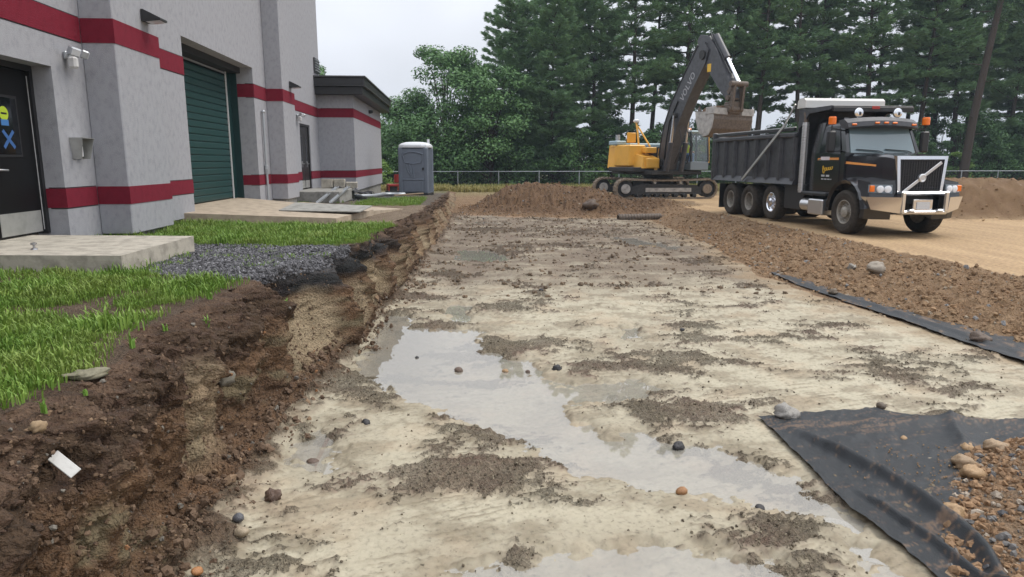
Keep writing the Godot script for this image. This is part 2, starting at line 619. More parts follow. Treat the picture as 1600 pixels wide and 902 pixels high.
func plat_h(x: float, z: float) -> float:
	var h := lut(PLAT, -z)
	return h + 0.03 * nA.get_noise_2d(x * 0.7, z * 0.7) + 0.012 * nB.get_noise_2d(x * 6.0, z * 6.0) + clampf((x + 3.4) * -0.03, 0.0, 0.06)

func pool(x: float, z: float) -> float:
	# positive inside a puddle (metres from its edge), negative outside, -1 far off
	var best := -1.0
	var p := Vector2(x, z)
	for k in puddle_poly.size():
		var b: Rect2 = puddle_box[k]
		if not b.has_point(p):
			continue
		var poly: PackedVector2Array = puddle_poly[k]
		var d := 9.0
		for i in poly.size():
			d = minf(d, p.distance_squared_to(Geometry2D.get_closest_point_to_segment(p, poly[i], poly[(i + 1) % poly.size()])))
		d = sqrt(d)
		best = maxf(best, d if Geometry2D.is_point_in_polygon(p, poly) else -d)
	return best

const BLOBS := [[0.5, -8.3, 0.5, 0.35, 0.5], [1.2, -7.8, 0.8, 0.4, 0.55], [2.1, -7.1, 0.8, 0.4, 0.55], [3.2, -6.7, 0.8, 0.35, 0.45], [-1.1, -6.3, 0.35, 0.6, 0.5], [-0.75, -6.0, 0.3, 0.4, 0.4], [0.0, -4.5, 0.6, 0.35, 0.45], [0.7, -4.2, 0.5, 0.3, 0.3], [1.6, -5.0, 0.35, 0.25, 0.5], [2.2, -5.6, 0.5, 0.3, 0.4], [-0.7, -11.2, 0.7, 0.5, 0.5], [-0.6, -8.2, 0.0, 0.0, 0.0], [1.5, -3.7, 0.4, 0.25, 0.3], [4.3, -6.9, 0.9, 0.4, 0.3], [3.0, -8.0, 0.5, 0.3, 0.3], [-0.6, -3.8, 0.35, 0.4, 0.3], [0.2, -8.6, 0.3, 0.2, 0.4], [-0.15, -9.25, 0.35, 0.12, 0.6], [5.0, -8.5, 0.9, 0.4, 0.2], [0.5, -12.5, 1.0, 0.5, 0.2], [1.9, -4.75, 0.3, 0.2, 0.4], [0.6, -16.8, 0.9, 0.5, 0.8], [2.0, -18.2, 1.0, 0.5, 0.7], [-0.2, -13.6, 0.6, 0.4, 0.6], [3.6, -21.5, 1.6, 0.9, 0.6], [1.0, -22.5, 1.2, 0.8, 0.7], [-0.1, -11.0, 0.9, 0.3, 0.6], [5.0, -15.0, 1.2, 0.5, 0.4]]

func dark_patch(x: float, z: float) -> float:
	var b := 0.0
	for k in BLOBS:
		var dx: float = x - k[0]
		var dz: float = z - k[1]
		if k[2] > 0.0 and absf(dx) < 2.5 * k[2] and absf(dz) < 2.5 * k[3]:
			b += k[4] * exp(-(dx * dx / (k[2] * k[2]) + dz * dz / (k[3] * k[3])))
	var far := clampf((-z - 12.0) / 6.0, 0.0, 1.0)
	var s := nA.get_noise_2d(x * 0.55 + 3.0, z * 0.9) * (1.0 - 0.4 * far) + 0.5 * nB.get_noise_2d(x * 2.2, z * 3.2)
	s += 0.32 * nB.get_noise_2d(x * 9.0, z * 11.0)
	return smoothstep(0.08, 0.46, s + b * 0.8 + far * 0.12)

# pit floor and everything to the east of the bank: (height, patch, zone); zones 0 silt, 1 soil, 2 road, 3 far ground
func pit(x: float, z: float) -> Array:
	var d := -z
	var col: Color
	var zone := 0
	var toe := lut(TOE, d) + 0.18 * nC.get_noise_2d(z * 0.8, 2.0)
	var base := smoothstep(30.5, 34.5, d) * 0.28
	var h := base
	var pile := 0.0
	if d > 22.0 and d < 40.0:
		for g in [[3.4, -30.3, 1.05, 1.7, 1.5], [5.7, -30.3, 0.74, 1.6, 1.6], [7.2, -30.4, 0.22, 1.5, 1.5], [1.9, -30.8, 0.5, 1.2, 1.3], [5.5, -28.4, 0.35, 2.0, 1.1], [9.0, -31.0, 0.06, 2.0, 1.2], [8.2, -28.8, 0.12, 1.8, 1.2]]:
			var a: float = (x - g[0]) / g[3]
			var b: float = (z - g[1]) / g[4]
			pile += g[2] * exp(-a * a - b * b)
	if x > 14.0 and d > 15.0 and d < 32.0:
		var a := (z + 22.8 + 0.5 * nC.get_noise_2d(x * 0.3, 7.0)) / 1.9
		pile += 1.3 * exp(-a * a * a * a) * smoothstep(14.6, 16.8, x) * (0.9 + 0.25 * nC.get_noise_2d(x * 0.35, 1.0))
	var emb := clampf((x - toe) / maxf(9.1 - toe, 1.0), 0.0, 1.0)
	if x < toe - 0.3 and pile < 0.03 and d < 31.0 and not (d < 5.3 and x > lut(HEAP, d) - 0.1):
		# pit floor
		var dk := dark_patch(x, z)
		var w := pool(x, z)
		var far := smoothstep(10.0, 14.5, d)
		h += 0.012 * nA.get_noise_2d(x * 0.6, z * 0.6) + 0.006 * nB.get_noise_2d(x * 5.0, z * 5.0)
		h += dk * (0.012 + 0.028 * maxf(0.0, nB.get_noise_2d(x * 16.0, z * 16.0) + 0.25) + 0.014 * nC.get_noise_2d(x * 34.0, z * 34.0))
		var rut := 0.0
		for q in [[0.9, 0.10, 0.5], [2.7, 0.10, 0.5], [3.6, -0.06, 2.0], [5.3, -0.06, 2.0]]:
			var rx: float = x - q[0] + q[1] * (z + 18.0) - 0.5 * sin(z * 0.22 + q[2])
			rut = maxf(rut, exp(-rx * rx * 18.0))
		rut *= smoothstep(10.5, 13.5, d) * smoothstep(-0.35, 0.1, nB.get_noise_2d(x * 0.5, z * 0.4 + 12.0))
		h += rut * (-0.05 + 0.035 * sin(z * 21.0)) + far * 0.05 * nA.get_noise_2d(x * 0.45, z * 1.3)
		h += 0.004 * nC.get_noise_2d(x * 26.0 + 5.0, z * 26.0)
		h = maxf(h, -0.024 + 0.006 * nC.get_noise_2d(x * 12.0, z * 12.0))
		if w > -0.5:
			var ww := w + (0.06 + 0.02 * d) * nB.get_noise_2d(x * 3.2, z * 3.2) + 0.03 * nC.get_noise_2d(x * 14.0, z * 14.0) - dk * 0.03
			if ww > -0.12:
				var t := smoothstep(-0.12, 0.16, ww)
				h = lerpf(h, -0.062 + 0.012 * nC.get_noise_2d(x * 9.0, z * 9.0) - 0.03 * smoothstep(0.1, 0.6, ww), t)
		var wet := smoothstep(-0.55, 0.0, w) * 0.55 + 0.35 * clampf(nA.get_noise_2d(x * 0.35 + 20.0, z * 0.5) + 0.1, 0.0, 1.0)
		col = Color(0.44, 0.395, 0.292).lerp(Color(0.29, 0.25, 0.18), clampf(wet, 0.0, 1.0))
		col = col.lerp(Color(0.25, 0.21, 0.145), 0.8 * smoothstep(-0.12, 0.35, nA.get_noise_2d(x * 1.3 - 8.0, z * 1.9) + 0.35 * nB.get_noise_2d(x * 7.0, z * 9.0)))
		col = col.lerp(Color(0.40, 0.31, 0.21), clampf(nB.get_noise_2d(x * 1.1, z * 1.1 + 9.0) * 0.9, 0.0, 0.6))
		var streak := smoothstep(0.14, 0.4, nB.get_noise_2d(x * 1.2 - z * 0.8, z * 17.0 + x * 4.5))
		h += 0.008 * streak * (1.0 - far)
		col = col.lerp(Color(0.20, 0.165, 0.11), 0.75 * streak * smoothstep(-0.25, 0.15, nA.get_noise_2d(x * 0.8, z * 0.8 + 40.0)))
		var dark := Color(0.150, 0.122, 0.083).lerp(Color(0.165, 0.108, 0.078), clampf(0.5 + nA.get_noise_2d(x * 0.8 + 7.0, z * 0.8) * 1.6, 0.0, 1.0))
		dark = dark.lerp(Color(0.27, 0.225, 0.155), clampf(nC.get_noise_2d(x * 20.0, z * 20.0) + 0.1, 0.0, 0.7))
		col = col.lerp(dark, dk * (0.52 + 0.38 * smoothstep(-0.2, 0.3, nA.get_noise_2d(x * 1.7 + 60.0, z * 1.7))))
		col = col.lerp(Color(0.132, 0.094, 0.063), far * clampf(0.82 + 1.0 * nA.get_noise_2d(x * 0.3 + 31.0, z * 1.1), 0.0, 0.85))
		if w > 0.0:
			col = col.lerp(Color(0.13, 0.105, 0.062), smoothstep(-0.02, 0.2, w) * smoothstep(5.6, 7.6, d) * smoothstep(0.2, -0.7, x))  # olive mud, darkened near the bank to stand for the building's dark reflection
		col = col.lerp(Color(0.15, 0.108, 0.074), rut * 0.6)
		# soil fallen from the bank along its foot
		var xt := lut(XT, d)
		var fall := smoothstep(0.30, 0.0, x - xt + 0.3 * nB.get_noise_2d(z * 1.3, x * 1.3) + 0.08)
		if fall > 0.0 and w < -0.06:
			h += fall * (0.07 + 0.05 * nB.get_noise_2d(x * 7.0, z * 7.0))
			col = col.lerp(Color(0.13, 0.083, 0.05), fall)
			if fall > 0.5: zone = 1
		var near_toe := smoothstep(1.1, 0.3, toe - x + 0.5 * nB.get_noise_2d(x, z * 1.4))
		col = col.lerp(Color(0.26, 0.18, 0.10), near_toe * 0.7)
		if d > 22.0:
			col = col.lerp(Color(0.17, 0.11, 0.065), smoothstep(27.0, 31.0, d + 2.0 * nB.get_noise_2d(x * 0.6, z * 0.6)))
		if dk > 0.6: zone = 1
		return [h, col, zone]
	if d < 5.3 and x < toe - 0.3:
		var hp := x - lut(HEAP, d)
		h += smoothstep(-0.1, 1.1, hp) * 0.26 + 0.03 + 0.05 * nB.get_noise_2d(x * 2.5, z * 2.5) * smoothstep(-0.1, 0.5, hp) + 0.02 * nC.get_noise_2d(x * 12.0, z * 12.0)
		col = Color(0.36, 0.245, 0.15).lerp(Color(0.25, 0.165, 0.10), clampf(0.5 + nB.get_noise_2d(x * 3.0, z * 3.0), 0.0, 1.0))
		return [h, col, 6]
	# embankment, haul road, spoil
	var rough := nB.get_noise_2d(x * 2.6, z * 2.6)
	var fine := nC.get_noise_2d(x * 11.0, z * 11.0)
	var e := smoothstep(-0.02, 1.0, emb)
	var road := smoothstep(0.86, 1.0, emb + 0.05 * nB.get_noise_2d(z * 0.7, x))
	h = maxf(h, lerpf(0.0, 0.37, pow(e, 0.75)))
	h += (1.0 - road) * smoothstep(0.0, 0.15, emb) * (0.09 * rough + 0.035 * fine + 0.05)
	var brown := Color(0.255, 0.152, 0.079).lerp(Color(0.35, 0.228, 0.128), clampf(0.5 + rough, 0.0, 1.0))
	var tan_ := Color(0.47, 0.325, 0.18).lerp(Color(0.38, 0.255, 0.14), clampf(0.5 + 1.1 * nA.get_noise_2d(x * 1.6, z * 0.18), 0.0, 1.0))
	col = brown.lerp(tan_, road)
	zone = 5
	if road > 0.5:
		zone = 2
		h += 0.025 * nA.get_noise_2d(x * 1.2, z * 0.12)
	if pile > 0.03:
		var lump := 0.16 * nB.get_noise_2d(x * 1.6, z * 1.6) + 0.07 * nC.get_noise_2d(x * 5.0, z * 5.0) + 0.035 * nC.get_noise_2d(x * 12.0, z * 12.0)
		h += pile + lump * clampf(pile * 3.0, 0.0, 1.0)
		var pc := Color(0.150, 0.084, 0.042).lerp(Color(0.215, 0.126, 0.066), clampf(0.5 + nB.get_noise_2d(x * 1.2, z * 1.2), 0.0, 1.0))
		if x > 14.0:
			pc = Color(0.215, 0.125, 0.06).lerp(Color(0.28, 0.172, 0.09), clampf(0.5 + rough, 0.0, 1.0))
		col = col.lerp(pc, clampf(pile * 6.0, 0.0, 1.0))
		zone = 4 if x > 14.0 else 3
	if d > 36.0:
		var g := smoothstep(36.0, 44.0, d + 2.0 * rough)
		col = col.lerp(Color(0.30, 0.235, 0.115).lerp(Color(0.12, 0.13, 0.045), smoothstep(47.0, 52.0, d)), g)
		h = lerpf(h, 0.27 + 0.06 * rough, g)
		zone = 5
	return [h, col, zone]

# the cut face: t runs from the lip (0) to the foot (1)
func bank_pt(t: float, z: float) -> Array:
	var d := -z
	var xe := lut(XE, d) + edge_jit(z)
	var xt := lut(XT, d) + 0.12 * nC.get_noise_2d(z * 1.1, 8.0)
	var top := plat_h(xe, z)
	var low: float = pit(xt, z)[0]
	var hb := top - low
	var sl := smoothstep(6.2, 7.4, d)
	var fx := lerpf(lut([[0.0, 0.0], [0.15, 0.30], [0.35, 0.60], [0.45, 0.62], [0.75, 0.54], [0.86, 0.64], [1.0, 1.0]], t), lut([[0.0, 0.0], [0.12, 0.10], [0.3, 0.2], [0.6, 0.46], [0.8, 0.7], [1.0, 1.0]], t), sl)
	var fy := lerpf(lut([[0.0, 0.0], [0.15, 0.05], [0.35, 0.22], [0.45, 0.36], [0.75, 0.82], [0.86, 0.92], [1.0, 1.0]], t), lut([[0.0, 0.0], [0.12, 0.08], [0.3, 0.27], [0.6, 0.62], [0.8, 0.84], [1.0, 1.0]], t), sl)
	var p := Vector3(lerpf(xe, xt, fx), top - hb * fy, z)
	var w := sin(PI * clampf(t, 0.0, 1.0))
	w = sqrt(maxf(w, 0.0)) * clampf(hb, 0.0, 1.0)
	var cut := smoothstep(6.3, 7.5, d) * smoothstep(24.0, 16.0, d)
	var wave := absf(sin(z * 2.35 + 1.3 * nC.get_noise_2d(z * 0.4, 3.0)))
	var smooth_face := smoothstep(0.05, 0.25, nC.get_noise_2d(z * 0.75, 33.0) + smoothstep(6.5, 8.5, d) * 0.25 - 0.1) * smoothstep(0.30, 0.45, t) * smoothstep(0.97, 0.8, t)
	smooth_face = lerpf(smooth_face * 0.6, smoothstep(0.12, 0.42, wave + 0.15 * nB.get_noise_2d(z * 2.0, p.y * 2.0)) * smoothstep(0.34, 0.5, t + 0.2 * nC.get_noise_2d(z * 1.1, 77.0)) * smoothstep(0.99, 0.88, t), cut)
	var scallop := 0.46 * cut * smoothstep(0.0, 0.35, t) * (0.62 - wave) + nC.get_noise_2d(z * 1.7 + 0.5 * p.y, 21.0) * 0.16 + nC.get_noise_2d(z * 4.2 + p.y, 26.0) * 0.05
	var lumps := 0.10 * nB.get_noise_3d(p.x * 4.0, p.y * 4.0, z * 4.0) + 0.06 * nC.get_noise_3d(p.x * 11.0, p.y * 11.0, z * 11.0) + 0.02 * nC.get_noise_3d(p.x * 27.0, p.y * 27.0, z * 27.0)
	var holes := 0.22 * maxf(0.0, nB.get_noise_3d(p.x * 2.2 + 9.0, p.y * 3.2, z * 2.6) - 0.12)
	p += Vector3(1.0, 0.28, 0.0) * w * (scallop + lumps * (1.0 - 0.75 * smooth_face) - holes)
	p.y += w * 0.04 * nC.get_noise_3d(p.x * 9.0, p.y * 9.0, z * 9.0 + 50.0) * (1.0 - smooth_face)
	# what the cut shows: topsoil, subsoil, clay
	var lay := fy + 0.16 * nB.get_noise_2d(z * 1.4, p.y * 1.2)
	var topsoil := Color(0.092, 0.055, 0.035)
	var sub := Color(0.215, 0.125, 0.068).lerp(Color(0.140, 0.082, 0.047), clampf(0.5 + 1.2 * nB.get_noise_3d(p.x * 2.0, p.y * 5.0, z * 2.0), 0.0, 1.0))
	var grey_top := smoothstep(7.0, 7.8, d) * smoothstep(13.5, 11.0, d)
	topsoil = topsoil.lerp(Color(0.030, 0.028, 0.028), grey_top)
	var lip := Color(0.155, 0.096, 0.06).lerp(topsoil, clampf(0.45 + 1.4 * nB.get_noise_2d(z * 3.0, p.x * 3.0), 0.0, 1.0))
	lip = lip.lerp(Color(0.085, 0.08, 0.08), smoothstep(6.7, 7.1, d) * smoothstep(10.0, 9.5, d))
	var col := lip.lerp(topsoil, smoothstep(0.05, 0.16, lay))
	col = col.lerp(sub, smoothstep(0.26, 0.42, lay))
	var olive := smoothstep(0.08, 0.3, nB.get_noise_3d(p.x * 1.6, p.y * 2.4, z * 1.1 + 71.0)) * smoothstep(0.4, 0.6, lay)
	col = col.lerp(Color(0.225, 0.185, 0.11), olive * 0.8)
	col = col.lerp(Color(0.42, 0.325, 0.205), smooth_face * 0.9)
	if d > 15.0:
		var br := smoothstep(0.1, 0.35, nC.get_noise_2d(z * 3.0, p.y * 0.6 + 3.0))
		col = col.lerp(Color(0.33, 0.215, 0.12), br * 0.75 * smoothstep(0.1, 0.3, fy))
	return [p, col]

func sheet(rows: Array, ncol: int, pts: PackedVector3Array, cols: PackedColorArray, zones: PackedByteArray, mats: Array, only := []) -> ArrayMesh:
	var nor := PackedVector3Array()
	nor.resize(pts.size())
	var nr := rows.size()
	for i in nr:
		for j in ncol:
			var a := pts[i * ncol + mini(j + 1, ncol - 1)] - pts[i * ncol + maxi(j - 1, 0)]
			var b := pts[mini(i + 1, nr - 1) * ncol + j] - pts[maxi(i - 1, 0) * ncol + j]
			nor[i * ncol + j] = a.cross(b).normalized()
	var idx := []
	for k in mats.size():
		idx.append(PackedInt32Array())
	for i in nr - 1:
		for j in ncol - 1:
			var a := i * ncol + j
			var z := mini(zones[a], mats.size() - 1)
			idx[z].append_array(PackedInt32Array([a, a + ncol, a + ncol + 1, a, a + ncol + 1, a + 1]))
	var m := ArrayMesh.new()
	for k in mats.size():
		if idx[k].size() == 0 or (only and not k in only):
			continue
		var vp := pts
		var vn := nor
		var vc := cols
		var ii: PackedInt32Array = idx[k]
		if only:
			vp = PackedVector3Array(); vn = PackedVector3Array(); vc = PackedColorArray()
			var to := PackedInt32Array()
			to.resize(pts.size())
			to.fill(-1)
			for q in ii.size():
				var a := ii[q]
				if to[a] < 0:
					to[a] = vp.size()
					vp.append(pts[a]); vn.append(nor[a]); vc.append(cols[a])
				ii[q] = to[a]
		var arr := []
		arr.resize(Mesh.ARRAY_MAX)
		arr[Mesh.ARRAY_VERTEX] = vp
		arr[Mesh.ARRAY_NORMAL] = vn
		arr[Mesh.ARRAY_COLOR] = vc
		arr[Mesh.ARRAY_INDEX] = ii
		m.add_surface_from_arrays(Mesh.PRIMITIVE_TRIANGLES, arr)
		m.surface_set_material(m.get_surface_count() - 1, mats[k])
	return m

func ground_part(called: String, m: ArrayMesh, label: String, category: String) -> void:
	var o := MeshInstance3D.new()
	o.name = called
	o.mesh = m
	add_child(o)
	structure(o, label, category)

func build_ground() -> void:
	for p in puddles:
		var poly := PackedVector2Array()
		for q in p:
			poly.append(Vector2(q[0], q[1]))
		puddle_poly.append(poly)
		var b := Rect2(poly[0], Vector2.ZERO)
		for q in poly:
			b = b.expand(q)
		puddle_box.append(b.grow(0.6))
	# rows run away from the camera
	var rows := [300.0, 40.0, 8.0, 2.0, 0.0, -1.0, -1.7, -2.2]
	var d := 2.4
	while d < 62.0:
		rows.append(-d)
		d += minf(maxf(0.02, d * d * 0.00062), 0.16 if d < 34.0 else 2.0)
	rows.append_array([-62.0, -90.0, -400.0])
	# plateau beside the building
	var us := []
	for k in 70:
		us.append(pow(k / 69.0, 0.75))
	var pts := PackedVector3Array()
	var cols := PackedColorArray()
	var zones := PackedByteArray()
	for z in rows:
		var xe: float = lut(XE, -z) + edge_jit(z)
		for u in us:
			var x: float = lerpf(-400.0 if u == 0.0 else -9.5, xe, u)
			pts.append(Vector3(x, plat_h(x, z), z))
			cols.append(plat_color(x, z, xe))
			zones.append(0)
	ground_part("ground", sheet(rows, us.size(), pts, cols, zones, [M.soil]), "earth strip with gravel and bare soil between building and excavation", "ground")
	# the cut bank
	pts = PackedVector3Array(); cols = PackedColorArray(); zones = PackedByteArray()
	var nb := 72
	for z in rows:
		for k in nb:
			var r := bank_pt(k / (nb - 1.0), z)
			pts.append(r[0]); cols.append(r[1]); zones.append(0)
	ground_part("terrain", sheet(rows, nb, pts, cols, zones, [M.soil]), "freshly cut brown earth bank along the edge of the excavation", "bank")
	# pit floor, embankment, haul road, spoil
	pts = PackedVector3Array(); cols = PackedColorArray(); zones = PackedByteArray()
	var nx := 430
	var us2 := []
	for k in nx:
		us2.append(k / (nx - 1.0))
	var outer := []
	var x2 := 9.0
	while x2 < 60.0:
		x2 += 0.1 + (x2 - 9.0) * (0.008 if x2 < 24.0 else 0.04)
		outer.append(x2)
	outer.append(400.0)
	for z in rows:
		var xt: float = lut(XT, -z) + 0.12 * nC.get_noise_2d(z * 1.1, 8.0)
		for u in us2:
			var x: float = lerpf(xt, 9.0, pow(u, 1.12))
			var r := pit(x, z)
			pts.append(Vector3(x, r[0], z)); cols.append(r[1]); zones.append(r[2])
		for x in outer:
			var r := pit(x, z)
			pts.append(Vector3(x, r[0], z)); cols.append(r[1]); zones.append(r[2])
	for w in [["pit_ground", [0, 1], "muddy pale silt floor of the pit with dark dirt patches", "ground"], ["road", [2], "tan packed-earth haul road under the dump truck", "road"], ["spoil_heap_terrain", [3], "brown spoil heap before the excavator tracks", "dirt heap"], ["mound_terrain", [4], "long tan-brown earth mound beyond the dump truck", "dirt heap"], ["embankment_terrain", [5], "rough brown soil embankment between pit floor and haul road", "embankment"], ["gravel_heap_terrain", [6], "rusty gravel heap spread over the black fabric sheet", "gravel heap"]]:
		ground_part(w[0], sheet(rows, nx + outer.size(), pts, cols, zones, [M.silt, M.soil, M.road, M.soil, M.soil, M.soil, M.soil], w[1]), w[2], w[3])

const GRAVEL := [[-5.1, -9.35], [-3.5, -9.3], [-3.45, -7.5], [-2.9, -7.0], [-2.25, -6.75], [-1.5, -7.0], [-1.1, -8.5], [-1.1, -9.5], [-2.2, -9.75], [-4.2, -10.2], [-5.1, -10.2]]

func gravel_mask(x: float, z: float) -> float:
	var poly := PackedVector2Array()
	for q in GRAVEL:
		poly.append(Vector2(q[0], q[1]))
	if x > -5.4 and x < -1.2 and z < -6.4 and z > -10.5:
		if Geometry2D.is_point_in_polygon(Vector2(x + 0.25 * nB.get_noise_2d(x * 3.0, z * 3.0), z + 0.25 * nB.get_noise_2d(x * 3.0 + 9.0, z * 3.0)), poly):
			return 1.0
	return 0.0

# how grassy the plateau is at a place, 0 to 1
func grassiness(x: float, z: float) -> float:
	var d := -z
	var xe := lut(XE, d) + edge_jit(z)
	if x > xe - 0.03 or (x < -3.42 and d > 7.25 and d < 9.3) or x < -5.1:
		return 0.0
	if gravel_mask(x, z) > 0.0:
		return 0.10 * smoothstep(0.15, 0.4, nB.get_noise_2d(x * 2.0, z * 2.0))
	var bare := smoothstep(-0.1, 0.25, nB.get_noise_2d(x * 0.9 + 14.0, z * 0.9) + 0.5 * nB.get_noise_2d(x * 4.0, z * 4.0))
	if d < 10.0:
		var patch := exp(-pow((x + 2.75) / 0.5, 2.0) - pow((z + 5.4) / 0.45, 2.0))
		return clampf((1.0 - 0.85 * bare) * smoothstep(0.0, -0.36, x - xe - 0.15 * nB.get_noise_2d(z * 2.0, 5.0)) - patch * 0.9, 0.0, 1.0)
	if d < 13.3:
		return 1.0 - 0.5 * bare
	if d > 21.0 and d < 27.0:
		return smoothstep(0.0, 0.2, nB.get_noise_2d(x * 1.3, z * 0.8) + 0.25 - absf(z + 23.5) * 0.12 + (0.2 if x > -3.2 else -0.35))
	if d > 37.0:
		return 0.5
	return 0.0

func plat_color(x: float, z: float, xe: float) -> Color:
	var d := -z
	var k := clampf(0.5 + nB.get_noise_2d(x * 2.5, z * 2.5), 0.0, 1.0)
	var c := Color(0.12, 0.078, 0.05).lerp(Color(0.17, 0.12, 0.08), k)
	if gravel_mask(x, z) > 0.0:
		c = Color(0.075, 0.07, 0.072)
	elif d > 13.3 and d < 21.5:
		c = Color(0.33, 0.25, 0.17).lerp(Color(0.24, 0.17, 0.11), k)
	elif d > 21.5 and d < 36.0:
		c = Color(0.13, 0.11, 0.09).lerp(Color(0.20, 0.155, 0.11), k)
	elif d >= 36.0:
		c = Color(0.28, 0.22, 0.12).lerp(Color(0.12, 0.13, 0.05), k)
	return c

func build_water() -> void:
	var names := ["broad milky puddle spreading across the pit floor beside the earth bank", "small bright puddle beyond the gravel spit of the broad puddle", "shallow yellowish puddle at the foot of the near earth bank", "thin silty puddle beside the black fabric and scattered dark clods", "sliver of standing water along the near edge of the black fabric", "small yellow-green puddle alone on the pale silt", "wet slick of standing water in the churned mud below the apron", "grey puddle beside the long soil embankment", "muddy pool in front of the brown spoil heap"]
	for k in puddle_poly.size():
		var grown: Array = Geometry2D.offset_polygon(puddle_poly[k], 0.3)
		var poly: PackedVector2Array = grown[0]
		var idx := Geometry2D.triangulate_polygon(poly)
		var mb := MB.new()
		for i in range(0, idx.size(), 3):
			var q := []
			for j in 3:
				var p := poly[idx[i + j]]
				var x := maxf(p.x, lut(XT, -p.y) - 0.1)
				q.append(Vector3(x, WATER - 0.0004 * k, p.y))
			if (q[2] - q[0]).cross(q[1] - q[0]).y < 0.0:
				mb.tri(q[0], q[2], q[1])
			else:
				mb.tri(q[0], q[1], q[2])
		structure(obj("puddle", mb, M.water), names[k], "puddle")

# ---------------------------------------------------------------- building
const FF := 1.28

func seg(b: Node3D, called: String, m: Material, x0: float, x1: float, y0: float, y1: float, d0: float, d1: float, bev := 0.0) -> MeshInstance3D:
	var mb := MB.new()
	mb.box(Vector3((x0 + x1) * 0.5, (y0 + y1) * 0.5, -(d0 + d1) * 0.5), Vector3(absf(x1 - x0), absf(y1 - y0), absf(d1 - d0)), bev)
	return obj(called, mb, m, b)

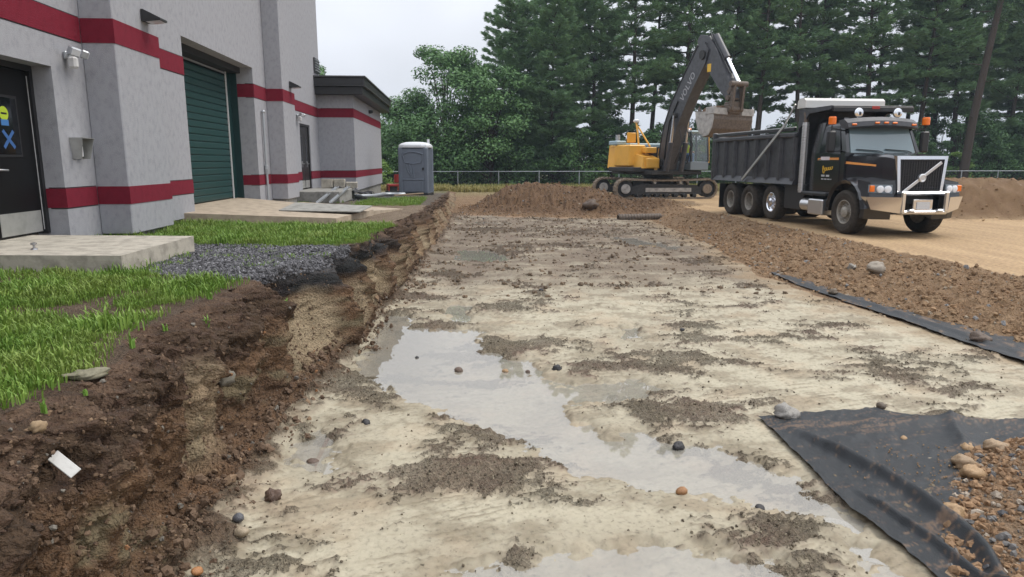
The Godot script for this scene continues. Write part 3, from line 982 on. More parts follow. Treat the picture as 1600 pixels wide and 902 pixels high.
func build_building() -> void:
	var b := thing("building", "grey stucco industrial building with dark red stripes and pilasters", "building")
	var base := 1.15
	var top := 8.85
	# walls between the openings: [near, far, bottom, top]
	for w in [[-4.0, 7.6, base, top], [7.6, 9.5, 3.38, top], [9.5, 13.9, base, top], [13.9, 18.45, 4.5, top], [18.45, 23.45, base, top], [23.45, 25.0, 3.42, top], [25.0, 27.2, base, top]]:
		seg(b, "wall", M.stucco, -5.5, -5.1, w[2], w[3], w[0], w[1])
	seg(b, "wall", M.stucco, -20.0, -5.5, base, top - 0.1, 27.0, 27.2)
	seg(b, "roof", M.fascia, -20.0, -5.04, top, top + 0.12, -4.0, 27.26, 0.02)
	seg(b, "foundation", M.concrete_grey, -5.45, -5.2, 0.4, base, -4.0, 27.1)
	seg(b, "inner_wall", M.fascia, -6.6, -6.5, base, 4.9, 6.0, 26.0)
	# pilasters
	for p in [[10.3, 11.75], [19.6, 20.95]]:
		seg(b, "pilaster", M.stucco, -5.1, -4.66, base + 0.02, top - 0.01, p[0], p[1], 0.012)
		seg(b, "pilaster_footing", M.concrete_grey, -5.1, -4.74, 0.4, base + 0.01, p[0] + 0.06, p[1] - 0.06)
	# stripes: they wrap the pilasters and turn into the openings
	for s in [[1.6, 1.85, 0], [3.79, 4.11, 1], [8.0, 8.3, 2]]:
		var spans := [[-4.0, 7.606], [9.494, 10.28], [11.77, 13.906], [18.444, 19.58], [20.97, 23.456], [24.994, 26.58]] if s[2] == 0 else [[-4.0, 10.28], [11.77, 13.906], [18.444, 19.58], [20.97, 26.58]] if s[2] == 1 else [[-4.0, 10.28], [11.77, 19.58], [20.97, 27.206]]
		for w in spans:
			seg(b, "stripe", M.stripe, -5.506, -5.09, s[0], s[1], w[0], w[1])
		for p in [[10.3, 11.75], [19.6, 20.95]]:
			seg(b, "stripe", M.stripe, -5.09, -4.652, s[0], s[1], p[0] - 0.008, p[1] + 0.008)
		# a narrow shadow joint at the upper and lower edge of each stripe
		for w in spans:
			for y in [s[0] - 0.008, s[1] + 0.008]:
				seg(b, "joint", M.frame_black, -5.3, -5.0975, y - 0.006, y + 0.006, w[0], w[1])
	# entrance: double door near the camera
	var dz0 := 7.6
	var dz1 := 9.5
	seg(b, "door_frame", M.frame_black, -5.46, -5.34, 3.31, 3.38, dz0, dz1)
	seg(b, "door_frame", M.frame_black, -5.46, -5.34, FF, 3.31, dz1 - 0.06, dz1)
	seg(b, "door_frame", M.frame_black, -5.46, -5.34, FF, 3.31, dz0, dz0 + 0.06)
	for leaf in [[dz0 + 0.06, 8.545], [8.555, dz1 - 0.066]]:
		var lf := seg(b, "door", M.door_black, -5.43, -5.385, FF + 0.02, 3.30, leaf[0], leaf[1], 0.004)
		var L: float = leaf[0]
		var Rr: float = leaf[1]
		seg(lf, "kick_plate", M.steel_worn, -5.385, -5.381, FF + 0.03, FF + 0.30, L + 0.03, Rr - 0.03)
		if L > 8.0:
			seg(lf, "window_frame", M.frame_black, -5.385, -5.377, 2.25, 2.98, L + 0.13, L + 0.62, 0.003)
			seg(lf, "pane", M.glass_dark, -5.377, -5.374, 2.28, 2.95, L + 0.16, L + 0.59)
			seg(lf, "handle_plate", M.steel, -5.384, -5.372, 1.98, 2.28, L + 0.03, L + 0.09, 0.003)
			var hd := MB.new()
			hd.tube([Vector3(-5.372, 2.1, -(L + 0.06)), Vector3(-5.32, 2.1, -(L + 0.06)), Vector3(-5.315, 2.095, -(L + 0.19))], [0.012], 8)
			obj("handle", hd, M.steel, lf)
			var st := MB.new()
			st.lathe([Vector2(0, 0.002), Vector2(0.085, 0.002), Vector2(0.085, 0)], Vector3(-5.374, 2.76, -(L + 0.335)), Vector3.RIGHT, 24)
			obj("round_sticker", st, M.sticker_green, lf)
			seg(lf, "sticker_band", M.frame_black, -5.3719, -5.3712, 2.75, 2.772, L + 0.28, L + 0.39)
			seg(lf, "sticker", M.sticker_blue, -5.374, -5.3705, 2.62, 2.69, L + 0.265, L + 0.405)
			for s in [-1, 1]:
				var tp := MB.new()
				tp.bar(Vector3(-5.3735 + 0.001 * s, 2.36, -(L + 0.375 + 0.10 * s)), Vector3(-5.3735 + 0.001 * s, 2.56, -(L + 0.375 - 0.10 * s)), 0.045, 0.002, Vector3.RIGHT)
				obj("tape", tp, M.tape_blue, lf)
	seg(b, "weather_strip", M.white, -5.384, -5.376, FF + 0.05, 3.25, dz1 - 0.064, dz1 - 0.056)
	# roll-up door
	var o0 := 13.9
	var o1 := 18.45
	seg(b, "door_jamb", M.green_dark, -5.75, -5.5, FF, 4.46, o1 - 0.03, o1 + 0.08)
	seg(b, "door_jamb", M.green_dark, -5.72, -5.66, FF, 4.46, o1 - 0.35, o1 - 0.03)
	seg(b, "door_jamb", M.green_dark, -5.75, -5.5, FF, 4.46, o0 - 0.08, o0 + 0.12)
	seg(b, "door_head", M.frame_black, -5.75, -5.4, 4.36, 4.5, o0 + 0.01, o1 - 0.01)
	seg(b, "door_seal", M.white, -5.67, -5.64, FF, 4.36, o1 - 0.37, o1 - 0.34)
	seg(b, "door_seal", M.galv, -5.66, -5.64, 4.30, 4.34, o0 + 0.1, o1 - 0.4)
	var od := Node3D.new()
	od.name = "overhead_door"
	b.add_child(od)
	var y := FF + 0.02
	while y < 4.28:
		var sl := MB.new()
		var hh := minf(0.148, 4.31 - y)
		var poly := [Vector2(0, 0), Vector2(0.020, 0.006), Vector2(0.024, 0.02), Vector2(0.024, hh - 0.03), Vector2(0.004, hh - 0.012), Vector2(0, hh - 0.001)]
		sl.prism(poly, Vector3(-5.70, y, -o0), Vector3.RIGHT, Vector3.UP, Vector3(0, 0, -(o1 - 0.35 - o0)))
		obj("slat", sl, M.green_door, od)
		y += 0.149
	# rear service door
	seg(b, "door_frame", M.door_dark, -5.22, -5.13, 3.35, 3.42, 23.45, 25.0)
	for k in [23.45, 24.94]:
		seg(b, "door_frame", M.door_dark, -5.22, -5.13, FF, 3.35, k, k + 0.06)
	for lf2 in [[23.52, 24.21], [24.23, 24.93]]:
		var s2 := seg(b, "door", M.door_dark, -5.20, -5.165, FF + 0.02, 3.34, lf2[0], lf2[1], 0.004)
		seg(s2, "pane", M.glass_dark, -5.165, -5.161, 2.2, 3.0, lf2[0] + 0.25, lf2[1] - 0.2)
		seg(s2, "kick_plate", M.steel_worn, -5.165, -5.161, FF + 0.03, FF + 0.28, lf2[0] + 0.04, lf2[1] - 0.04)
		seg(s2, "handle_plate", M.steel, -5.164, -5.15, 2.0, 2.2, lf2[0] + 0.28, lf2[0] + 0.4, 0.003)
		seg(s2, "handle", M.steel, -5.14, -5.11, 2.1, 2.13, lf2[0] + 0.2, lf2[0] + 0.5, 0.005)
	seg(b, "louver", M.fascia_edge, -5.2, -5.04, 5.35, 5.85, 26.2, 27.0)
	for k in 5:
		seg(b, "louver_slat", M.galv, -5.04, -5.0, 5.4 + 0.09 * k, 5.43 + 0.09 * k, 26.22, 26.98)
	# low annex at the far end, part of the same building
	var ax := -3.81
	var a := Node3D.new()
	a.name = "annex"
	b.add_child(a)
	seg(a, "wall", M.stucco, -9.0, ax, 1.12, 4.6, 26.6, 35.75)
	seg(a, "foundation", M.concrete_grey, -9.0, ax - 0.08, 0.3, 1.12, 26.68, 35.7)
	for s in [[1.6, 1.85], [3.79, 4.11]]:
		seg(a, "stripe", M.stripe, -5.09, ax + 0.008, s[0], s[1], 26.592, 35.758)
		seg(a, "joint", M.frame_black, -5.0, ax + 0.0025, s[1] + 0.002, s[1] + 0.014, 26.597, 35.753)
	seg(a, "fascia", M.fascia, -9.0, ax + 0.42, 4.58, 4.86, 26.2, 36.15, 0.02)
	seg(a, "fascia", M.fascia, -9.0, ax + 0.50, 4.88, 5.16, 26.1, 36.25, 0.02)
	seg(a, "fascia_trim", M.fascia_edge, -9.0, ax + 0.53, 4.86, 4.885, 26.07, 36.28, 0.005)
	seg(a, "roof_edge", M.fascia_edge, -9.0, ax + 0.55, 5.16, 5.22, 26.05, 36.3, 0.01)
	# wall fittings
	for w in [[-4.65, 11.32, 4.29, "wedge-shaped wall lamp over the stripe of the pilaster beside the green door"], [-4.65, 20.5, 4.26, "wedge-shaped wall lamp over the stripe between green door and rear door"]]:
		var l := thing("wall_lamp", w[3], "lamp", Vector3(w[0], w[2], -w[1]), 0.0, "wall lamps on pilasters")
		var mb := MB.new()
		mb.prism([Vector2(0, -0.04), Vector2(0.05, -0.04), Vector2(0.27, -0.02), Vector2(0.27, 0.01), Vector2(0.03, 0.13), Vector2(0, 0.13)], Vector3(0, 0, -0.13), Vector3.RIGHT, Vector3.UP, Vector3(0, 0, 0.26))
		obj("housing", mb, M.fascia, l)
		var m2 := MB.new()
		m2.prism([Vector2(0.06, -0.05), Vector2(0.25, -0.030), Vector2(0.25, -0.024), Vector2(0.06, -0.042)], Vector3(0, 0, -0.11), Vector3.RIGHT, Vector3.UP, Vector3(0, 0, 0.22))
		obj("lens", m2, M.lens, l)
	var small := thing("wall_lamp", "small dark wall lamp under the black roof edge", "lamp", Vector3(ax, 4.3, -31.2), 0.0)
	var ms := MB.new()
	ms.box(Vector3(0.09, 0, 0), Vector3(0.18, 0.14, 0.24), 0.02)
	obj("housing", ms, M.fascia, small)
	var ms2 := MB.new()
	ms2.box(Vector3(0.16, -0.075, 0), Vector3(0.12, 0.02, 0.18), 0.004)
	obj("lens", ms2, M.lens, small)
	for w in [[-5.1, 9.84, 3.56, "twin-head floodlight with white motion sensor above the black double door"], [-5.1, 23.1, 3.62, "twin-head floodlight mounted beside the rear service door"]]:
		var l := thing("floodlight", w[3], "floodlight", Vector3(w[0], w[2], -w[1]))
		var mb := MB.new()
		mb.box(Vector3(0.03, 0, 0), Vector3(0.06, 0.11, 0.11), 0.02)
		obj("junction_box", mb, M.galv, l)
		for s in [-1, 1]:
			var am := MB.new()
			am.tube([Vector3(0.05, 0, 0), Vector3(0.10, 0.02, 0.06 * s), Vector3(0.13, 0.03, 0.10 * s)], [0.014], 7)
			var arm := obj("arm", am, M.galv, l)
			var hb := MB.new()
			var bs := Basis(Vector3.UP, -0.5 * s).rotated(Vector3.FORWARD, 0.4)
			hb.box(Vector3(0.19, 0.03, 0.13 * s), Vector3(0.09, 0.11, 0.14), 0.015, bs)
			var hd := obj("lamp_head", hb, M.galv, l)
			var ln := MB.new()
			ln.box(Vector3(0.19, 0.03, 0.13 * s) + bs * Vector3(0.046, 0, 0), Vector3(0.008, 0.085, 0.115), 0.003, bs)
			obj("lens", ln, M.lens, hd)
		var sn := MB.new()
		sn.box(Vector3(0.10, -0.09, 0.0), Vector3(0.11, 0.15, 0.10), 0.025)
		obj("sensor", sn, M.white, l)
	var cr := thing("card_reader", "metal weather hood over a keypad reader on the grey wall", "card reader", Vector3(-5.1, 2.35, -9.87))
	var hood := MB.new()
	hood.prism([Vector2(-0.15, 0.15), Vector2(0.15, 0.15), Vector2(0.11, -0.12), Vector2(-0.11, -0.12)], Vector3(0, 0, 0), Vector3.BACK, Vector3.UP, Vector3(0.012, 0, 0))
	obj("back_plate", hood, M.steel_worn, cr)
	for s in [-1, 1]:
		var sd := MB.new()
		sd.hexa([Vector3(0.012, -0.12, 0.11 * s), Vector3(0.12, -0.12, 0.11 * s), Vector3(0.12, -0.12, 0.105 * s), Vector3(0.012, -0.12, 0.105 * s), Vector3(0.012, 0.15, 0.15 * s), Vector3(0.17, 0.15, 0.15 * s), Vector3(0.17, 0.15, 0.145 * s), Vector3(0.012, 0.15, 0.145 * s)])
		obj("hood_side", sd, M.steel_worn, cr)
	var tp2 := MB.new()
	tp2.box(Vector3(0.088, 0.155, 0), Vector3(0.176, 0.008, 0.30))
	obj("hood_top", tp2, M.steel_worn, cr)
	var kp := MB.new()
	kp.box(Vector3(0.035, -0.02, -0.03), Vector3(0.045, 0.17, 0.08), 0.006)
	obj("keypad", kp, M.frame_black, cr)
	var kl := MB.new()
	kl.box(Vector3(0.06, -0.02, -0.03), Vector3(0.006, 0.14, 0.05), 0.002)
	obj("keypad_face", kl, M.letter_white, cr)
	var cd := thing("conduit_pipe", "thin galvanised conduit pipe standing against the wall past the green door", "pipe", Vector3(-5.04, 1.2, -18.98))
	var cp := MB.new()
	cp.tube([Vector3(0, 0, 0), Vector3(0, 2.2, 0), Vector3(0, 2.26, -0.02)], [0.032], 10)
	obj("pipe", cp, M.galv, cd)
	var cj := MB.new()
	cj.lathe([Vector2(0.035, -0.06), Vector2(0.055, -0.05), Vector2(0.055, 0.05), Vector2(0.035, 0.06)], Vector3(0, 0.84, 0), Vector3.UP, 12)
	obj("coupling", cj, M.galv, cd)
	var ck := MB.new()
	ck.sphere(Vector3(0, 2.27, -0.02), Vector3(0.055, 0.05, 0.055), 10)
	obj("end_cap", ck, M.galv, cd)
	var cb := MB.new()
	cb.box(Vector3(0.0, 0.72, -0.02), Vector3(0.09, 0.12, 0.09), 0.01)
	obj("junction_box", cb, M.galv, cd)

func build_slabs() -> void:
	var mb := MB.new()
	mb.hexa([Vector3(-5.47, 0.85, -7.3), Vector3(-3.45, 0.85, -7.3), Vector3(-3.42, 0.85, -9.2), Vector3(-5.47, 0.85, -9.2), Vector3(-5.47, FF, -7.3), Vector3(-3.45, FF - 0.03, -7.3), Vector3(-3.42, FF - 0.03, -9.2), Vector3(-5.47, FF, -9.2)])
	structure(obj("door_landing_pavement", mb, M.concrete), "stained concrete landing slab before the black double door", "slab")
	var m2 := MB.new()
	m2.hexa([Vector3(-5.74, 0.7, -13.3), Vector3(-2.35, 0.7, -13.55), Vector3(-2.0, 0.7, -16.6), Vector3(-5.74, 0.7, -18.6), Vector3(-5.74, FF, -13.3), Vector3(-2.35, 1.12, -13.55), Vector3(-2.0, 1.08, -16.6), Vector3(-5.74, FF, -18.6)])
	m2.hexa([Vector3(-5.0, 0.7, -18.1), Vector3(-2.0, 0.7, -16.6), Vector3(-1.5, 0.7, -19.0), Vector3(-4.6, 0.7, -21.2), Vector3(-5.0, 1.12, -18.1), Vector3(-2.0, 1.05, -16.6), Vector3(-1.5, 0.93, -19.0), Vector3(-4.6, 1.0, -21.2)])
	structure(obj("apron_pavement", m2, M.apron), "sandy concrete apron sloping away from the green roll-up door", "apron")
	var m3 := MB.new()
	m3.box(Vector3(-4.6, 1.06, -24.1), Vector3(1.7, 0.40, 3.2), 0.02)
	structure(obj("rear_landing_pavement", m3, M.concrete_grey), "low concrete landing before the rear service door", "slab")

# ---------------------------------------------------------------- dump truck
# own axes: z forward, x negative towards the passenger side that faces the pit, origin under the front axle
func wheel(t: Node3D, x: float, y: float, z: float, r: float, w: float, hub: float, polished := false) -> void:
	var s := signf(x)
	var wn := Node3D.new()
	wn.name = "wheel"
	wn.position = Vector3(x, y, z)
	t.add_child(wn, true)
	var ax := Vector3(s, 0, 0)
	var mb := MB.new()
	var hw := w * 0.5
	mb.lathe([Vector2(r * 0.56, -hw * 0.8), Vector2(r * 0.86, -hw), Vector2(r * 0.96, -hw * 0.9), Vector2(r, -hw * 0.7), Vector2(r, hw * 0.7), Vector2(r * 0.965, hw * 0.88), Vector2(r * 0.88, hw), Vector2(r * 0.72, hw * 0.98), Vector2(r * 0.6, hw * 0.86), Vector2(r * 0.55, hw * 0.8)], Vector3.ZERO, ax, 36)
	# tread lugs
	for k in 44:
		var a := TAU * k / 44.0
		var o := Vector3(0, cos(a), sin(a))
		for q in [-1, 1]:
			mb.box(o * (r + 0.002) + Vector3(hw * 0.36 * q, 0, 0), Vector3(hw * 0.55, 0.016, r * TAU / 44.0 * 0.62), 0.0, Basis(Vector3.RIGHT, o, Vector3.RIGHT.cross(o)))
	obj("tyre", mb, M.rubber, wn)
	var rm := MB.new()
	var rr := r * 0.56
	rm.lathe([Vector2(rr, hw * 0.82), Vector2(rr * 0.95, hw * 0.84), Vector2(rr * 0.90, hw * 0.7), Vector2(rr * 0.86, hub), Vector2(rr * 0.5, hub + 0.015), Vector2(rr * 0.46, hub + 0.02), Vector2(rr * 0.44, hub + 0.10), Vector2(rr * 0.2, hub + 0.13), Vector2(0.0, hub + 0.13)], Vector3.ZERO, ax, 32)
	rm.lathe([Vector2(rr, -hw * 0.8), Vector2(rr * 0.8, -hw * 0.6), Vector2(0.0, -hw * 0.5)], Vector3.ZERO, ax, 20)
	obj("rim", rm, M.chrome if polished else M.rim, wn)
	var nt := MB.new()
	for k in 10:
		var a := TAU * k / 10.0
		nt.lathe([Vector2(0.018, 0.0), Vector2(0.018, 0.04), Vector2(0.0, 0.045)], Vector3(s * (hub + 0.012), cos(a) * rr * 0.62, sin(a) * rr * 0.62), ax, 6)
	obj("wheel_nuts", nt, M.steel, wn)

func mbox(t: Node, called: String, m: Material, cen: Vector3, size: Vector3, bev := 0.0) -> MeshInstance3D:
	var mb := MB.new()
	mb.box(cen, size, bev)
	return obj(called, mb, m, t)

# skin over cross sections (each an array of points, same count), closed round
func loft(mb: MB, secs: Array, closed := true, cap := true) -> void:
	var n: int = secs[0].size()
	var cens := []
	for s in secs:
		var c := Vector3.ZERO
		for p in s:
			c += p / n
		cens.append(c)
	for i in secs.size() - 1:
		var cen: Vector3 = (cens[i] + cens[i + 1]) * 0.5
		for k in (n if closed else n - 1):
			var j := (k + 1) % n
			mb.cquad(secs[i][k], secs[i][j], secs[i + 1][j], secs[i + 1][k], cen)
	if cap:
		for e in [0, secs.size() - 1]:
			var other: Vector3 = cens[1] if e == 0 else cens[-2]
			for k in n:
				mb.ctri(cens[e], secs[e][k], secs[e][(k + 1) % n], other)

func build_truck() -> void:
	var t := thing("dump_truck", "black tri-axle dump truck with chrome bumper on the haul road", "dump truck", Vector3(11.03, 0.375, -17.1), 0.05)
	# chassis
	var ch := MB.new()
	for s in [-1, 1]:
		ch.box(Vector3(0.42 * s, 0.9, -3.6), Vector3(0.1, 0.28, 9.2))
	for z in [0.9, -1.0, -3.0, -5.2, -6.7, -8.0]:
		ch.box(Vector3(0, 0.9, z), Vector3(0.8, 0.2, 0.12))
	ch.box(Vector3(0, 0.55, 0), Vector3(1.9, 0.14, 0.14))
	for z in [-3.85, -5.26, -6.64]:
		ch.tube([Vector3(-0.9, 0.55, z), Vector3(0.9, 0.55, z)], [0.1], 8)
	ch.box(Vector3(0, 0.75, -0.4), Vector3(0.7, 0.5, 1.6))
	obj("chassis", ch, M.trim_black, t)
	for s in [-1, 1]:
		wheel(t, 1.03 * s, 0.55, 0.0, 0.55, 0.40, 0.06)
		wheel(t, 1.02 * s, 0.58, -3.85, 0.53, 0.34, 0.07, true)
		wheel(t, 0.96 * s, 0.53, -5.26, 0.53, 0.58, -0.02)
		wheel(t, 0.96 * s, 0.53, -6.64, 0.53, 0.58, -0.02)
	# hood
	var hs := []
	for q in [[-0.42, 0.98, 1.0, 2.03, 0.93], [0.2, 0.86, 1.0, 2.02, 0.80], [0.75, 0.76, 1.05, 2.0, 0.72], [1.04, 0.675, 1.08, 1.955, 0.67]]:
		var w: float = q[1]; var y0: float = q[2]; var y1: float = q[3]; var wt: float = q[4]
		hs.append([Vector3(-w, y0, q[0]), Vector3(-w, y1 - 0.30, q[0]), Vector3(-(wt + w) * 0.5, y1 - 0.07, q[0]), Vector3(-wt * 0.9, y1 - 0.015, q[0]), Vector3(-wt * 0.4, y1, q[0]), Vector3(wt * 0.4, y1, q[0]), Vector3(wt * 0.9, y1 - 0.015, q[0]), Vector3((wt + w) * 0.5, y1 - 0.07, q[0]), Vector3(w, y1 - 0.30, q[0]), Vector3(w, y0, q[0])])
	var hd := MB.new()
	loft(hd, hs)
	var hood := obj("hood", hd, M.paint_black, t)
	# fenders: an arch band over each front wheel
	for s in [-1, 1]:
		var secs := []
		for k in 13:
			var a := lerpf(-0.22, PI + 0.12, k / 12.0)
			var ro := 0.80 + 0.04 * cos(a * 2.0)
			var c := Vector3(0, 0.62, 0.0)
			var d := Vector3(0, sin(a), cos(a))
			var inn := 0.66
			var top_in: float = 0.55
			secs.append([c + d * inn + Vector3(1.20 * s, 0, 0), c + d * (inn + 0.08) + Vector3(1.25 * s, 0, 0), c + d * (ro - 0.02) + Vector3(1.19 * s, 0, 0), c + d * (ro + 0.05) + Vector3(1.0 * s, 0, 0), c + d * (ro + 0.09) + Vector3(top_in * s, 0, 0), c + d * inn + Vector3(top_in * s, 0, 0)])
		var fb := MB.new()
		loft(fb, secs)
		obj("fender", fb, M.paint_black, t)
		# nose of the fender with the headlamps
		var nb := MB.new()
		nb.hexa([Vector3(0.60 * s, 0.92, 0.55), Vector3(1.22 * s, 0.92, 0.55), Vector3(1.20 * s, 0.92, 0.98), Vector3(0.60 * s, 0.92, 1.12), Vector3(0.60 * s, 1.48, 0.45), Vector3(1.18 * s, 1.38, 0.45), Vector3(1.16 * s, 1.32, 0.93), Vector3(0.60 * s, 1.38, 1.06)])
		obj("fender_nose", nb, M.paint_black, t)
		var lb := MB.new()
		lb.hexa([Vector3(0.70 * s, 1.06, 1.06), Vector3(1.21 * s, 1.08, 0.93), Vector3(1.21 * s, 1.08, 0.97), Vector3(0.70 * s, 1.06, 1.115), Vector3(0.70 * s, 1.27, 1.04), Vector3(1.19 * s, 1.27, 0.90), Vector3(1.19 * s, 1.27, 0.96), Vector3(0.70 * s, 1.27, 1.095)])
		var hl := obj("headlight", lb, M.grey_paint, t)
		for q in [[0.81, 1.095], [0.98, 1.055]]:
			var lz := MB.new()
			lz.lathe([Vector2(0.085, -0.02), Vector2(0.085, 0.01), Vector2(0.06, 0.028), Vector2(0.0, 0.038)], Vector3(q[0] * s, 1.165, q[1]), Vector3(0.22 * s, 0, 1).normalized(), 18)
			obj("lens", lz, M.lamp_glass, hl)
		mbox(hl, "turn_signal", M.amber, Vector3(1.145 * s, 1.175, 0.985), Vector3(0.12, 0.15, 0.05), 0.012)
	# grille
	var gz := 1.08
	var sur := MB.new()
	var yb := 1.02
	var yt := 1.96
	for s in [-1, 1]:
		sur.hexa([Vector3(0.51 * s, yb, gz - 0.05), Vector3(0.58 * s, yb, gz - 0.05), Vector3(0.58 * s, yb, gz + 0.06), Vector3(0.51 * s, yb, gz + 0.06), Vector3(0.585 * s, yt, gz - 0.07), Vector3(0.675 * s, yt, gz - 0.07), Vector3(0.665 * s, yt - 0.01, gz + 0.04), Vector3(0.585 * s, yt - 0.01, gz + 0.04)])
	sur.hexa([Vector3(-0.58, yt - 0.09, gz - 0.06), Vector3(0.58, yt - 0.09, gz - 0.06), Vector3(0.58, yt - 0.09, gz + 0.042), Vector3(-0.58, yt - 0.09, gz + 0.042), Vector3(-0.586, yt, gz - 0.07), Vector3(0.586, yt, gz - 0.07), Vector3(0.586, yt - 0.012, gz + 0.038), Vector3(-0.586, yt - 0.012, gz + 0.038)])
	var gr := obj("grille_surround", sur, M.chrome, t)
	var gm := MB.new()
	gm.box(Vector3(0, 1.45, gz - 0.02), Vector3(1.12, 0.88, 0.02))
	for k in 17:
		gm.box(Vector3(-0.528 + k * 0.066, 1.45, gz + 0.015), Vector3(0.02, 0.86, 0.035))
	for k in 12:
		gm.box(Vector3(0, 1.06 + k * 0.072, gz + 0.011), Vector3(1.08, 0.02, 0.025))
	obj("grille", gm, M.grille, t)
	var em := MB.new()
	em.bar(Vector3(-0.47, 1.06, gz + 0.045), Vector3(0.50, 1.80, gz + 0.045), 0.075, 0.03, Vector3.BACK, 0.008)
	obj("diagonal_bar", em, M.alu, gr)
	var bd := MB.new()
	bd.lathe([Vector2(0.10, -0.03), Vector2(0.10, 0.03), Vector2(0.075, 0.045), Vector2(0.06, 0.035), Vector2(0.0, 0.035)], Vector3(0.015, 1.43, gz + 0.05), Vector3.BACK, 20)
	obj("badge", bd, M.alu, gr)
	# bumper
	var bp := MB.new()
	for s in [-1, 1]:
		bp.hexa([Vector3(0.62 * s, 0.60, 1.0), Vector3(1.12 * s, 0.70, 0.8), Vector3(1.16 * s, 0.68, 1.02), Vector3(0.62 * s, 0.60, 1.34), Vector3(0.62 * s, 0.98, 1.0), Vector3(1.26 * s, 0.98, 0.75), Vector3(1.28 * s, 0.98, 0.98), Vector3(0.62 * s, 0.98, 1.38)])
		bp.box(Vector3(0.56 * s, 0.86, 1.26), Vector3(0.13, 0.52, 0.22), 0.03)
	bp.box(Vector3(0, 1.075, 1.27), Vector3(1.22, 0.08, 0.16), 0.035)
	bp.box(Vector3(0, 0.62, 1.27), Vector3(1.22, 0.10, 0.2), 0.03)
	var bump := obj("bumper", bp, M.chrome, t)
	mbox(bump, "licence_plate", M.letter_white, Vector3(0.0, 0.78, 1.30), Vector3(0.34, 0.17, 0.012), 0.003)
	mbox(bump, "plate_bracket", M.chrome, Vector3(0.0, 0.80, 1.26), Vector3(0.52, 0.26, 0.06), 0.015)
	for s in [-1, 1]:
		mbox(bump, "tow_hook", M.alu, Vector3(0.37 * s, 0.66, 1.36), Vector3(0.16, 0.08, 0.16), 0.03)
	# cab
	var cb := MB.new()
	var W := 1.02
	var wt2 := 0.93
	# lower cab
	cb.hexa([Vector3(-W, 0.98, -2.0), Vector3(W, 0.98, -2.0), Vector3(W, 0.98, -0.42), Vector3(-W, 0.98, -0.42), Vector3(-W, 2.05, -2.0), Vector3(W, 2.05, -2.0), Vector3(W, 2.05, -0.42), Vector3(-W, 2.05, -0.42)])
	# back wall, roof and pillars
	cb.hexa([Vector3(-W, 2.05, -2.0), Vector3(W, 2.05, -2.0), Vector3(W, 2.05, -1.62), Vector3(-W, 2.05, -1.62), Vector3(-wt2, 2.86, -1.95), Vector3(wt2, 2.86, -1.95), Vector3(wt2, 2.86, -1.55), Vector3(-wt2, 2.86, -1.55)])
	cb.hexa([Vector3(-wt2 - 0.01, 2.74, -1.95), Vector3(wt2 + 0.01, 2.74, -1.95), Vector3(wt2 + 0.01, 2.74, -0.72), Vector3(-wt2 - 0.01, 2.74, -0.72), Vector3(-wt2 + 0.08, 2.96, -1.85), Vector3(wt2 - 0.08, 2.96, -1.85), Vector3(wt2 - 0.08, 2.95, -0.85), Vector3(-wt2 + 0.08, 2.95, -0.85)])
	for s in [-1, 1]:
		cb.hexa([Vector3(W * s, 2.05, -0.55), Vector3((W - 0.09) * s, 2.05, -0.36), Vector3(W * s, 2.05, -0.36), Vector3(W * s, 2.05, -0.45), Vector3(wt2 * s, 2.76, -0.85), Vector3((wt2 - 0.08) * s, 2.76, -0.66), Vector3(wt2 * s, 2.76, -0.68), Vector3(wt2 * s, 2.76, -0.80)])
	var cab := obj("cab", cb, M.paint_black, t)
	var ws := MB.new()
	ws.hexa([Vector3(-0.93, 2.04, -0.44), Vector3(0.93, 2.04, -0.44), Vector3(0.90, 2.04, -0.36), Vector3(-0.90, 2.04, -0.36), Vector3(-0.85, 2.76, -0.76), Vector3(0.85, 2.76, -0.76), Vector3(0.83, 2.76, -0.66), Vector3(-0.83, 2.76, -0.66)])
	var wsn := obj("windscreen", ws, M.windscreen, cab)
	for s in [-0.45, 0.35]:
		var wp := MB.new()
		wp.bar(Vector3(s - 0.3, 2.13, -0.365), Vector3(s + 0.3, 2.09, -0.345), 0.03, 0.02)
		wp.bar(Vector3(s + 0.3, 2.09, -0.345), Vector3(s + 0.42, 2.05, -0.33), 0.02, 0.02)
		obj("wiper", wp, M.trim_black, wsn)
	for s in [-1, 1]:
		var dw := MB.new()
		dw.hexa([Vector3((W - 0.03) * s, 2.07, -1.62), Vector3((W + 0.004) * s, 2.07, -1.60), Vector3((W + 0.004) * s, 2.0, -0.62), Vector3((W - 0.03) * s, 2.0, -0.62), Vector3((wt2 - 0.03) * s, 2.74, -1.55), Vector3((wt2 + 0.006) * s, 2.74, -1.53), Vector3((wt2 + 0.006) * s, 2.74, -0.86), Vector3((wt2 - 0.03) * s, 2.74, -0.86)])
		obj("side_window", dw, M.glass_dark, cab)
		var dr := MB.new()
		dr.box(Vector3((W + 0.006) * s, 1.50, -1.12), Vector3(0.02, 0.98, 1.02), 0.008)
		var door := obj("door", dr, M.paint_black, cab)
		mbox(door, "handle", M.chrome, Vector3((W + 0.025) * s, 1.86, -1.5), Vector3(0.03, 0.04, 0.14), 0.01)
		# stripe and lettering on the side
		mbox(door, "stripe", M.stripe_white, Vector3((W + 0.018) * s, 1.90, -1.28), Vector3(0.004, 0.09, 0.42))
		mbox(door, "stripe", M.stripe_orange, Vector3((W + 0.018) * s, 1.89, -0.86), Vector3(0.004, 0.06, 0.42))
		mbox(door, "stripe", M.stripe_orange, Vector3((W + 0.018) * s, 1.88, -1.56), Vector3(0.004, 0.06, 0.14))
		var lt := MB.new()
		var curl := []
